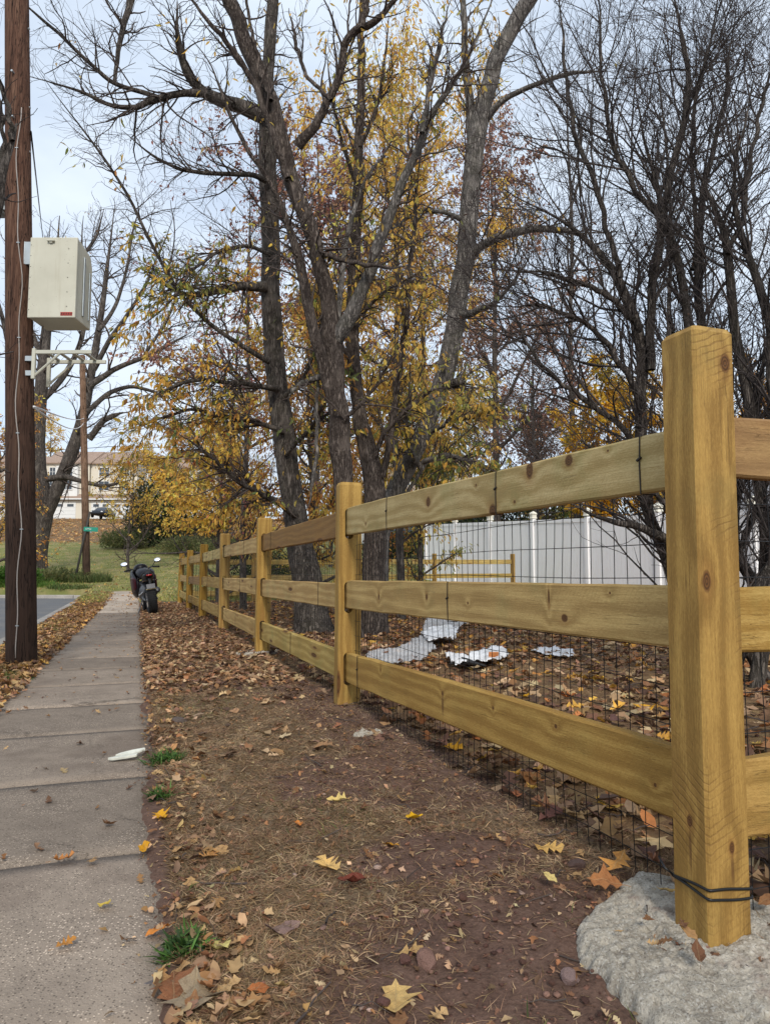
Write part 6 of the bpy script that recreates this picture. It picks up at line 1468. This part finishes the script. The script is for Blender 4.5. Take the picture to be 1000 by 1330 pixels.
def litter(name, x, y, size, cols, kinds=('oak', 'oak', 'maple', 'oval'), tilt=.35, var=8, freq=1.5, lift=.0):
    groups = gE.integers(0, var, len(x)); Vs, Fs, Cs, o = [], [], [], 0
    z = top_z(x, y); col = palette(np.column_stack([x, y * 0, y]), cols, gE, freq, 5, .2, .3)
    for v in range(var):
        m_ = groups == v
        if not m_.any(): continue
        tv, tf = ground_leaf(kinds[v % len(kinds)], gE.uniform(-.25, .55), gE.uniform(-.3, .55), gE.uniform(-.4, .4), gE, False)
        sz = gE.uniform(size[0], size[1], m_.sum()); Fm = lie_frames(x[m_], y[m_], gE, tilt)
        p = np.column_stack([x[m_], y[m_], z[m_] + .002 + lift * gE.random(m_.sum())])
        V = np.einsum('nij,vj->nvi', Fm, tv) * sz[:, None, None] + p[:, None]; nv = len(tv)
        Vs.append(V.reshape(-1, 3)); Fs.append((tf[None] + (np.arange(m_.sum()) * nv)[:, None, None]).reshape(-1, 4) + o); Cs.append(np.repeat(col[m_], nv, 0)); o += m_.sum() * nv
    V = np.concatenate(Vs); c = V.mean(0)
    ob = mesh_obj(name, np_mesh(name, V, [np.concatenate(Fs)], m_gleaf, col=np.concatenate(Cs)), loc=(c[0], c[1], 0), world=True); ob['kind'] = 'stuff'; return ob
def scatter(n, ylo, yhi, fx0, fx1, dens=None, pw=1.0):
    y = ylo + (yhi - ylo) * gE.random(n) ** pw; a, b = fx0(y), fx1(y); x = a + (b - a) * gE.random(n)
    if dens is not None: k = gE.random(n) < dens(x, y); x, y = x[k], y[k]
    return x, y
# verge beyond the second post, thinning towards the camera
x, y = scatter(14000, 3.4, 20.5, walk_r, fence_x, lambda x, y: np.clip(.03 + .97 * sstep(4.4, 7.0, y) * (.35 + .9 * fbm(x * 1.5, y * 1.5, 61)), 0, 1), 1.25)
litter('leaf_litter', x, y, (.035, .085), BRN, lift=.02)
# a ragged line of leaves caught along the sidewalk's edge
x, y = scatter(4200, 1.2, 14, lambda y: walk_r(y) - .05, lambda y: walk_r(y) + .26, lambda x, y: np.clip(1.15 - np.abs(x - walk_r(y) - .09) / .16, 0, 1) * (.3 + .7 * sstep(.38, .6, fbm(x * 2 + 3, y * 2.2, 66))))
litter('leaf_litter', x, y, (.018, .052), TAN + BRN[:5], lift=.02, tilt=.5)
# crumbled bits of leaf all over the verge
x, y = scatter(5200, 1.1, 6.5, lambda y: walk_r(y) + .02, lambda y: fence_x(y) + .3, lambda x, y: .35 + .65 * fbm(x * 3, y * 3, 69), 1.3)
litter('leaf_crumbs', x, y, (.008, .028), BRN + [srgb(112, 82, 62), srgb(124, 88, 66)], tilt=.45, lift=.006)
# strip between road and sidewalk
x, y = scatter(6500, 2.5, 27, lambda y: kerb_x(y) + .1, lambda y: walk_l(y) + .09, lambda x, y: np.clip(.45 + .9 * (fbm(x * 1.2, y * 1.2, 63) - .35) + .5 * (1 - sstep(.0, .5, walk_l(y) - x)), 0, 1) * (1 - .75 * sstep(17, 23, y)), 1.3)
litter('leaf_litter', x, y, (.05, .11), TAN + BRN[:5] + [srgb(196, 148, 80)], lift=.02)
# sidewalk crumbs
x, y = scatter(900, 1.4, 24, walk_l, walk_r, lambda x, y: np.clip(.25 + .9 * np.abs((x - walk_l(y)) / 1.03 - .5) ** 1.5 + .4 * (y > 6), 0, 1))
litter('leaf_litter', x, y, (.010, .050), BRN + TAN, tilt=.25)
x, y = scatter(2600, 1.2, 12, lambda y: walk_r(y) - .16, lambda y: walk_r(y) + .02, lambda x, y: np.clip(1 - (walk_r(y) - x) / .15, 0, 1) ** 2)
litter('leaf_crumbs', x, y, (.005, .018), BRN + [srgb(96, 70, 56)], tilt=.3)
# the yard
x, y = scatter(21000, 1.9, 22, lambda y: fence_x(y) + .05, lambda y: fence_x(y) + 2.5 + .62 * y, lambda x, y: np.clip(.35 + 1.3 * (fbm(x * .8, y * .8, 64) - .38) + .5 * sstep(5, 8, y) - .55 * np.exp(-((x - 1.6) / 1.0) ** 2 - ((y - 6.2) / 1.2) ** 2), 0.04, 1), 1.2)
litter('leaf_litter', x, y, (.06, .125), BRN + [srgb(196, 150, 70), srgb(170, 110, 64)], lift=.03, var=10)
# field and slope
x, y = scatter(7000, 20, 60, lambda y: -.62 * y, lambda y: .5 * y, lambda x, y: np.clip(zones(x, y)[2] * 1.1 + .12, 0, 1) * (~((x < kerb_x(y)) & (y < ROAD_END))), 1.4)
litter('leaf_litter', x, y, (.08, .16), TAN + ORA, var=6)
x, y = scatter(9000, 50, 96, lambda y: -.62 * y, lambda y: -.1 * y, lambda x, y: zones(x, y)[2], 1.0)
litter('leaf_litter', x, y, (.15, .32), [srgb(206, 160, 104), srgb(190, 142, 92), srgb(214, 172, 112), srgb(172, 128, 88)], var=6)

# --- dead grass thatch and living grass: bent blades
def blades(name, x, y, ln, wd, flat, cols, mat, freq=2.0, lift=0.0, jit=.22):
    N = len(x); z = ground_z(x, y) + lift; a = gE.uniform(0, 6.283, N); L = gE.uniform(*ln, N); W = gE.uniform(*wd, N); el = np.radians(gE.uniform(flat[0], flat[1], N)); bend = gE.normal(0, .5, N); drop = gE.uniform(.2, .9, N)
    h = np.column_stack([np.cos(a), np.sin(a), 0 * a]); s = np.column_stack([-np.sin(a), np.cos(a), 0 * a]); P_ = []
    for t in (0, .5, 1):
        p = np.column_stack([x, y, z]) + h * (L * t * np.cos(el))[:, None] + s * (L * bend * t * t * .5)[:, None]; p[:, 2] += L * np.sin(el) * (t - drop * t * t * .6); P_.append(p)
    ws = s * (W / 2)[:, None] + np.array([0, 0, 1]) * (gE.normal(0, .4, N) * W / 2)[:, None]
    V = np.stack([P_[0] - ws, P_[0] + ws, P_[1] - ws * .85, P_[1] + ws * .85, P_[2]], 1); b = (np.arange(N) * 5)[:, None]
    col = palette(np.column_stack([x, 0 * x, y]), cols, gE, freq, 9, jit, .4)
    ob = mesh_obj(name, np_mesh(name, V.reshape(-1, 3), [b + [0, 1, 3, 2], b + [2, 3, 4]], mat, col=np.repeat(col, 5, 0)), loc=(float(x.mean()), float(y.mean()), 0), world=True); ob['kind'] = 'stuff'; return ob
m_blade = leaf_mat('grass_blade', 'attr', .25, .7)
STRAW = [srgb(154, 126, 94), srgb(134, 106, 78), srgb(168, 140, 108), srgb(114, 88, 66), srgb(182, 156, 122), srgb(122, 98, 70), srgb(140, 110, 84)]
x, y = scatter(380000, 1.05, 8.2, lambda y: walk_r(y) + .015, lambda y: fence_x(y) + .25, lambda x, y: np.clip((1 - bare_soil(x, y)) * 1.05 + .04, 0, 1) * (1 - .8 * sstep(4.8, 7.6, y)) * (.55 + .9 * (fbm(x * 6, y * 6, 73) - .25)), 1.6)
blades('dead_grass', x, y, (.016, .050), (.0009, .0021), (-6, 36), STRAW, m_blade, lift=.002)
x, y = scatter(30000, 1.2, 7, lambda y: fence_x(y) + .1, lambda y: fence_x(y) + 1.5 + .4 * y, lambda x, y: .9 * sstep(.42, .6, fbm(x * 1.3, y * 1.3, 74)))
blades('dead_grass', x, y, (.03, .08), (.0015, .003), (0, 35), STRAW, m_blade)
x, y = scatter(4200, 1.2, 5.5, lambda y: walk_r(y) + .05, lambda y: fence_x(y) - .2, lambda x, y: sstep(.55, .68, fbm(x * 2.1, y * 2.1, 75)))
blades('green_grass', x, y, (.025, .06), (.0015, .003), (20, 70), [srgb(88, 96, 48), srgb(106, 108, 60), srgb(70, 84, 40)], m_blade)
x, y = scatter(9000, 3, 27, lambda y: kerb_x(y) + .1, lambda y: walk_l(y) - .02, lambda x, y: np.clip(sstep(.46, .62, fbm(x * .9, y * .9, 8)) + .8 * sstep(19, 24, y), 0, 1), 1.1)
blades('green_grass', x, y, (.04, .11), (.003, .006), (25, 80), [srgb(106, 116, 52), srgb(140, 136, 74), srgb(88, 104, 44), srgb(164, 150, 88)], m_blade)
x, y = scatter(60000, 21, 64, lambda y: -.60 * y, lambda y: .42 * y, lambda x, y: np.clip(zones(x, y)[1] - .6 * zones(x, y)[2], 0, 1) * (~((x < kerb_x(y) + .1) & (y < ROAD_END + .2))) * (~((x > walk_l(y)) & (x < walk_r(y)) & (y < 28.2))), 1.5)
blades('green_grass', x, y, (.07, .17), (.010, .026), (25, 80), [srgb(138, 142, 70), srgb(164, 156, 86), srgb(120, 132, 62), srgb(192, 174, 108), srgb(176, 162, 94), srgb(134, 142, 70)], m_blade, .22)
for (px, d, r, n, h_, c_) in [(113, 32.8, 1.2, 1400, (.25, .75), [srgb(64, 80, 44), srgb(84, 98, 54), srgb(104, 108, 66)]), (92, 29.2, .9, 500, (.15, .4), [srgb(74, 92, 46), srgb(100, 108, 60)]), (30, 30.5, 1.6, 900, (.2, .55), [srgb(78, 108, 46), srgb(92, 120, 52)]), (330, 24, 1.6, 700, (.2, .7), [srgb(170, 150, 80), srgb(140, 130, 70)]), (480, 26, 2.2, 900, (.25, .9), [srgb(196, 170, 96), srgb(170, 140, 74)])]:
    q = gpt(px, d); rr_ = r * np.sqrt(gE.random(n)); aa = gE.uniform(0, 6.283, n)
    blades('tall_grass', q[0] + rr_ * np.cos(aa), q[1] + rr_ * np.sin(aa) * .6, h_, (.012, .03), (50, 88), c_, m_blade, .8)

# --- small stuff: crumbs of soil, pebbles, bits of twig
def pebbles(name, x, y, size, cols, mat, seed=0):
    bm = bmesh.new(); bmesh.ops.create_icosphere(bm, subdivisions=1, radius=1); tv0 = np.array([v.co for v in bm.verts]); tf = np.array([[v.index for v in f.verts] for f in bm.faces]); bm.free()
    N = len(x); sz = size[0] * (size[1] / size[0]) ** (gE.random(N) ** 2.2); V = tv0[None] * (1 + gE.normal(0, .26, (N, len(tv0), 1))); V = V * (sz[:, None, None] * np.stack([gE.uniform(.7, 1.3, N), gE.uniform(.7, 1.2, N), gE.uniform(.35, .6, N)], -1)[:, None])
    a = gE.uniform(0, 6.283, N); c_, s_ = np.cos(a)[:, None], np.sin(a)[:, None]; V = np.stack([V[..., 0] * c_ - V[..., 1] * s_, V[..., 0] * s_ + V[..., 1] * c_, V[..., 2]], -1) + np.column_stack([x, y, ground_z(x, y) + sz * .15])[:, None]
    col = np.clip(np.array([c[:3] for c in cols])[gE.integers(0, len(cols), N)] * gE.normal(1, .15, (N, 1)), .01, .9)
    F = (tf[None] + (np.arange(N) * len(tv0))[:, None, None]).reshape(-1, 3)
    ob = mesh_obj(name, np_mesh(name, V.reshape(-1, 3), [F], mat, col=np.repeat(col, len(tv0), 0)), loc=(float(x.mean()), float(y.mean()), 0), world=True); ob['kind'] = 'stuff'
t_ = NT('pebble', .9, .2); tc_ = t_.n('Attribute', attribute_name='Col').outputs['Color']; nz_ = t_.noise(t_.coord(), 120, 4); t_.base(t_.mix(1.0, tc_, t_.ramp(nz_, [(.3, .6), (.7, 1.2)]), 'MULTIPLY')); t_.nrm(t_.bump(nz_, .6, .004)); m_peb = t_.mat
SOIL = [srgb(106, 76, 64), srgb(122, 88, 74), srgb(88, 62, 54), srgb(136, 104, 90)]
x, y = scatter(9000, 1.05, 5.5, lambda y: walk_r(y) + .02, lambda y: fence_x(y) + .5, lambda x, y: np.clip(.1 + bare_soil(x, y), 0, 1), 1.5)
pebbles('soil_crumbs', x, y, (.0018, .009), SOIL, m_peb)
x, y = scatter(700, 1.05, 6, lambda y: walk_r(y), lambda y: fence_x(y) + .9, lambda x, y: np.clip(.25 + bare_soil(x, y), 0, 1), 1.3)
pebbles('gravel', x, y, (.004, .013), [srgb(140, 108, 96), srgb(120, 96, 88), srgb(156, 132, 120), srgb(104, 78, 70)], m_peb)
x, y = scatter(5000, 1.6, 12, lambda y: fence_x(y) + .1, lambda y: fence_x(y) + 2 + .5 * y, None, 1.2); pebbles('soil_crumbs', x, y, (.004, .022), SOIL, m_peb)
def sticks(name, x, y, ln, r, mat):
    N = len(x); a = gE.uniform(0, 6.283, N); L = gE.uniform(*ln, N); P_ = np.zeros((N, 5, 3)); d = np.column_stack([np.cos(a), np.sin(a)])
    for j in range(5): q = np.column_stack([x, y]) + d * (L * (j / 4 - .5))[:, None] + gE.normal(0, .03, (N, 2)) * L[:, None]; P_[:, j, :2] = q; P_[:, j, 2] = top_z(q[:, 0], q[:, 1]) + gE.uniform(.003, .018, N)
    R_ = gE.uniform(*r, N)[:, None] * np.linspace(1, .5, 5)[None]; c = P_.reshape(-1, 3).mean(0)
    ob = mesh_obj(name, tubes_mesh(name, [(P_, R_, 5)], mat), loc=(c[0], c[1], 0), world=True); ob['kind'] = 'stuff'
x, y = scatter(330, 1.2, 9, lambda y: walk_r(y), lambda y: fence_x(y) + 3, None, 1.3); sticks('fallen_twigs', x, y, (.04, .22), (.0012, .0035), m_twig)
x, y = scatter(150, 3, 12, lambda y: fence_x(y) + .4, lambda y: fence_x(y) + 5, None, 1.0); sticks('fallen_twigs', x, y, (.2, .7), (.002, .006), m_twig)

# --- leaves one can point to
LEAFV = {}
for kind in ('oak', 'maple', 'oval', 'lance'):
    for v, (cu, fo, tw) in enumerate([(.08, .08, .1), (.25, .18, .25), (-.18, .14, -.25), (.22, -.2, .3), (.34, .30, .1)]):
        V_, F_ = ground_leaf(kind, cu, fo, tw, gE, True)
        stem = tube_arrays(np.array([[[-.5, 0, V_[:, 2].min() + .02], [-.62, .01, .02], [-.72, .05, .03]]]), np.array([[.010, .008, .008]]), 4)
        LEAFV[kind, v] = np_mesh('fallen_leaf', np.concatenate([V_, stem[0]]), [F_, stem[1] + len(V_)], m_gleaf1, smooth=True)
def fallen(x, y, size, kind, v, colr, yaw, label, group=None, tilt=.18, lift=.006):
    o = bpy.data.objects.new('fallen_leaf', LEAFV[kind, v]); f = lie_frames(np.array([x]), np.array([y]), gE, tilt)[0]
    o.matrix_basis = Matrix.Translation((x, y, float(top_z(np.array([x]), np.array([y]))[0]) + lift)) @ Matrix(f).to_4x4() @ Matrix.Rotation(yaw, 4, 'Z') @ Matrix.Scale(size, 4)
    o.color = (*colr[:3], 1); link(o); tag(o, label, 'leaf', group); return o
named = [(538, 1067, 26, 'oval', 4, srgb(226, 176, 30), 'bright yellow crumpled leaf in the middle of the dead grass verge'),
 (508, 1103, 34, 'lance', 0, srgb(214, 150, 34), 'narrow orange yellow leaf just left of and nearer than the bright yellow one'),
 (715, 1157, 22, 'oval', 0, srgb(226, 202, 132), 'small pale cream oval leaf on bare soil left of the concrete collar'),
 (428, 1131, 46, 'oak', 1, srgb(224, 184, 116), 'pale star shaped lobed leaf on the dead grass with curled tips'),
 (437, 1045, 26, 'maple', 4, srgb(222, 194, 122), 'pale yellow curled leaf on the verge straight below the far post'),
 (514, 1306, 60, 'maple', 0, srgb(206, 172, 112), 'large tan maple like leaf on bare soil at the bottom edge'),
 (204, 1228, 30, 'oval', 2, srgb(212, 132, 56), 'orange oval leaf at the sidewalk edge beside the green weed'),
 (282, 1241, 42, 'maple', 1, srgb(222, 206, 130), 'pale yellow lobed leaf lying right of the green weed'),
 (226, 1284, 62, 'maple', 2, srgb(140, 92, 62), 'broad flat reddish brown leaf at the sidewalk edge below the weed'),
 (252, 1306, 74, 'maple', 3, srgb(150, 132, 108), 'big crumpled grey tan leaf at the sidewalk edge near the bottom'),
 (188, 1112, 28, 'oval', 4, srgb(214, 154, 30), 'folded golden leaf on the sidewalk edge beside the dead grass'),
 (210, 1066, 26, 'maple', 4, srgb(222, 164, 36), 'golden yellow leaf caught in the leaves along the sidewalk edge'),
 (135, 1198, 22, 'oval', 1, srgb(214, 186, 84), 'pale yellow leaf alone on the sidewalk near the bottom left'),
 (84, 1254, 26, 'oak', 1, srgb(186, 128, 60), 'small orange lobed leaf alone on the sidewalk at the bottom left'),
 (81, 1137, 26, 'oak', 4, srgb(190, 128, 74), 'orange brown curled lobed leaf in the middle of the sidewalk'),
 (118, 1140, 22, 'oak', 2, srgb(170, 134, 92), 'tan small lobed leaf just right of the orange brown one on the sidewalk'),
 (711, 1112, 40, 'oak', 3, srgb(212, 170, 100), 'yellow tan lobed leaf by the foot of the wire mesh'),
 (802, 1140, 50, 'oak', 0, srgb(192, 138, 74), 'deeply lobed tan orange leaf touching the concrete collar'),
 (785, 1164, 42, 'maple', 2, srgb(172, 116, 72), 'orange brown leaf at the top left of the concrete collar'),
 (590, 976, 28, 'maple', 1, srgb(216, 158, 40), 'yellow orange leaf on dead grass by the mesh under the lowest rail'),
 (457, 1153, 40, 'oval', 4, srgb(116, 58, 44), 'dark red brown curled leaf beneath the star shaped pale leaf'),
 (387, 1075, 14, 'maple', 4, srgb(216, 136, 64), 'tiny orange leaf on the verge left of the bright yellow leaf'),
 (540, 1244, 40, 'oak', 2, srgb(196, 158, 104), 'pale tan lobed leaf lying on the reddish stone'),
 (365, 1214, 46, 'oval', 3, srgb(138, 112, 104), 'grey pink curled leaf lying in the dead grass near the bottom'),
 (270, 1118, 34, 'oak', 1, srgb(190, 140, 84), 'light brown star like leaf on the verge beside the sidewalk leaf line'),
 (336, 1293, 30, 'oval', 2, srgb(176, 106, 60), 'rusty oval leaf on dead grass left of the large tan leaf'),
 (838, 926, 34, 'maple', 1, srgb(220, 164, 50), 'yellow maple like leaf on the yard litter left of the corner post'),
 (779, 886, 30, 'maple', 3, srgb(214, 170, 70), 'yellow leaf on the yard litter behind the middle of the mesh'),
 (686, 908, 22, 'oval', 1, srgb(210, 160, 40), 'small yellow leaf on bare yard soil behind the lowest rail'),
 (960, 1140, 60, 'maple', 2, srgb(158, 116, 82), 'large brown leaf just right of the corner post'),
 (868, 1178, 30, 'lance', 4, srgb(196, 164, 104), 'narrow tan leaf standing against the foot of the corner post'),
 (420, 975, 34, 'oak', 2, srgb(168, 128, 92), 'dull tan lobed leaf on dead grass left of the grey lump')]
for (px, py, w_, kind, v, c, lab) in named:
    q = on_ground(px, py); fallen(q[0], q[1], w_ * 1.05 * q[1] / FPX, kind, v, c, gE.uniform(0, 6.28), lab, None, .15, .03 if 'concrete collar' in lab or 'foot of the corner' in lab else .008)
CL = {'tan': ([srgb(186, 148, 102), srgb(170, 130, 86), srgb(200, 164, 116)], 'tan'), 'brown': ([srgb(132, 94, 64), srgb(116, 80, 58), srgb(148, 106, 72)], 'brown'), 'orange': ([srgb(186, 124, 66), srgb(176, 108, 60)], 'rusty orange'), 'yellow': ([srgb(212, 166, 60), srgb(204, 170, 90)], 'yellow')}
KD = {'oak': 'lobed', 'maple': 'broad', 'oval': 'oval', 'lance': 'narrow'}
# leaves blown onto the plastic
for px, py, w_, c, lab in [(530, 842, 9, srgb(150, 104, 70), 'brown leaf lying on the left half of the clear plastic film'), (585, 812, 8, srgb(170, 120, 76), 'tan leaf lying on the upper right part of the clear film'), (500, 858, 8, srgb(128, 88, 62), 'brown leaf on the near left end of the clear film')]:
    q = on_ground(px, py); fallen(q[0], q[1], w_ * 1.4 * q[1] / FPX, 'oak', 1, c, 1.0, lab, None, .2, .07)
def many(n, where, ylo, yhi, fa, fb, dens, pw, size, mixc, lift=.008):
    x, y = scatter(n * 6, ylo, yhi, fa, fb, dens, pw); x, y = x[:n], y[:n]
    for i in range(len(x)):
        kind = ('oak', 'oak', 'maple', 'oval', 'lance')[gE.integers(0, 5)]; ck = mixc[gE.integers(0, len(mixc))]; cs, cn = CL[ck]
        fallen(x[i], y[i], gE.uniform(*size), kind, int(gE.integers(0, 5)), cs[gE.integers(0, len(cs))], 0, f'dry {cn} {KD[kind]} leaf {where}', f'{cn} {KD[kind]} leaves {where}', .35, lift)
many(70, 'in the leaf line along the sidewalk edge', 1.3, 5.0, lambda y: walk_r(y) - .03, lambda y: walk_r(y) + .24, lambda x, y: np.clip(1.1 - np.abs(x - walk_r(y) - .09) / .15, 0, 1), 1.2, (.03, .062), ['tan', 'tan', 'brown', 'brown'])
many(75, 'scattered on the dead grass verge', 1.3, 5.5, lambda y: walk_r(y) + .25, lambda y: fence_x(y) - .02, None, 1.1, (.022, .058), ['brown', 'brown', 'tan', 'brown', 'tan'])
many(14, 'lying on the grey sidewalk', 2.0, 8, lambda y: walk_l(y) + .1, lambda y: walk_r(y) - .05, None, 1.0, (.03, .06), ['brown', 'tan', 'brown'])
many(95, 'on the yard ground behind the mesh', 1.95, 4.6, lambda y: fence_x(y) + .12, lambda y: fence_x(y) + 1.7, lambda x, y: .25 + .75 * sstep(1.1, .4, np.hypot(x - 1.05, y - 2.9)), 1.0, (.06, .12), ['brown', 'tan', 'tan', 'orange', 'brown', 'yellow'])
many(9, 'lying on the concrete collar', 1.45, 1.85, lambda y: .52 + 0 * y, lambda y: 1.0 + 0 * y, lambda x, y: (np.hypot(x - FENCE0[0], y - FENCE0[1]) > .13) * 1.0, 1, (.025, .055), ['brown', 'tan'], .055)

# stones
t_ = NT('stone', .9, .25); c_ = t_.coord(); nz_ = t_.noise(c_, 26, 6); t_.base(t_.mix(1.0, t_.n('ObjectInfo').outputs['Color'], t_.ramp(nz_, [(.3, .62), (.7, 1.2)]), 'MULTIPLY')); t_.nrm(t_.bump(nz_, .8, .01)); m_stone = t_.mat
def stone_mesh(seed):
    bm = bmesh.new(); bmesh.ops.create_icosphere(bm, subdivisions=2, radius=.5); g = np.random.default_rng(seed)
    planes = [(Vector(g.normal(0, 1, 3)).normalized(), g.uniform(.26, .42)) for _ in range(9)]
    for v in bm.verts:
        for n_, d_ in planes:
            k = v.co.dot(n_) - d_
            if k > 0: v.co -= n_ * k
        v.co.z *= .7
    me = bpy.data.meshes.new('stone'); bm.to_mesh(me); bm.free(); me.materials.append(m_stone); return me
SM = [stone_mesh(i) for i in range(5)]
def stone(px, py, w_, c, lab, group=None):
    q = on_ground(px, py); o = bpy.data.objects.new('stone', SM[gE.integers(0, 5)]); o.location = (q[0], q[1], q[2] + .008); s = w_ * 1.25 * q[1] / FPX; o.scale = (s, s * gE.uniform(.7, 1.0), s * gE.uniform(.7, 1)); o.rotation_euler = (gE.normal(0, .2), gE.normal(0, .2), gE.uniform(0, 6.28)); o.color = (*c[:3], 1); link(o); tag(o, lab, 'stone', group)
for a in [(556, 1256, 30, srgb(138, 106, 94), 'reddish stone on bare soil under the pale tan leaf'), (741, 1276, 26, srgb(146, 122, 116), 'pinkish grey stone beside the left rim of the concrete collar'), (525, 1258, 15, srgb(110, 78, 70), 'small dark red stone left of the reddish stone'),
          (747, 1130, 22, srgb(98, 78, 72), 'dark stone at the foot of the mesh near the corner post'), (234, 940, 18, srgb(104, 92, 86), 'grey stone on the verge beside the sidewalk, upper part'), (192, 1296, 26, srgb(118, 112, 112), 'grey rounded stone at the sidewalk edge near the bottom'), (500, 1310, 18, srgb(112, 80, 72), 'reddish pebble near the large tan leaf'), (166, 1210, 12, srgb(62, 50, 48), 'dark pebble on the sidewalk near its right edge')]: stone(*a)
for i in range(22):
    stone(gE.uniform(560, 780), gE.uniform(1150, 1325), gE.uniform(5, 11), SOIL[gE.integers(0, 4)], 'small reddish brown soil clod on the bare dirt left of the concrete', 'soil clods near the concrete collar')

# green weeds along the sidewalk edge
m_weed = leaf_mat('weed_blade', 'attr', .3, .6)
def weed(px, py, r, n, lab, ln, wd, seed):
    g = np.random.default_rng(seed); q = on_ground(px, py); a = g.uniform(0, 6.283, n); rr_ = r * g.random(n) ** .7; x, y = q[0] + rr_ * np.cos(a) * .5, q[1] + rr_ * np.sin(a) * .5
    o = blades('weed_clump', x, y, ln, wd, (15, 65), [srgb(64, 92, 40), srgb(82, 112, 50), srgb(50, 76, 36)], m_weed, 9); del o['kind']; tag(o, lab, 'weed')
weed(238, 1234, .10, 260, 'clump of green weed at the sidewalk edge nearest the camera', (.03, .075), (.004, .009), 1)
weed(215, 990, .15, 260, 'grassy green weed clump at the sidewalk edge beside the white scrap', (.05, .11), (.003, .006), 2)
weed(208, 1036, .09, 160, 'small green weed clump between the white scrap and the golden leaf', (.03, .08), (.003, .006), 3)
weed(20, 882, .35, 420, 'patch of short green grass by the foot of the near utility pole', (.04, .1), (.003, .006), 4)
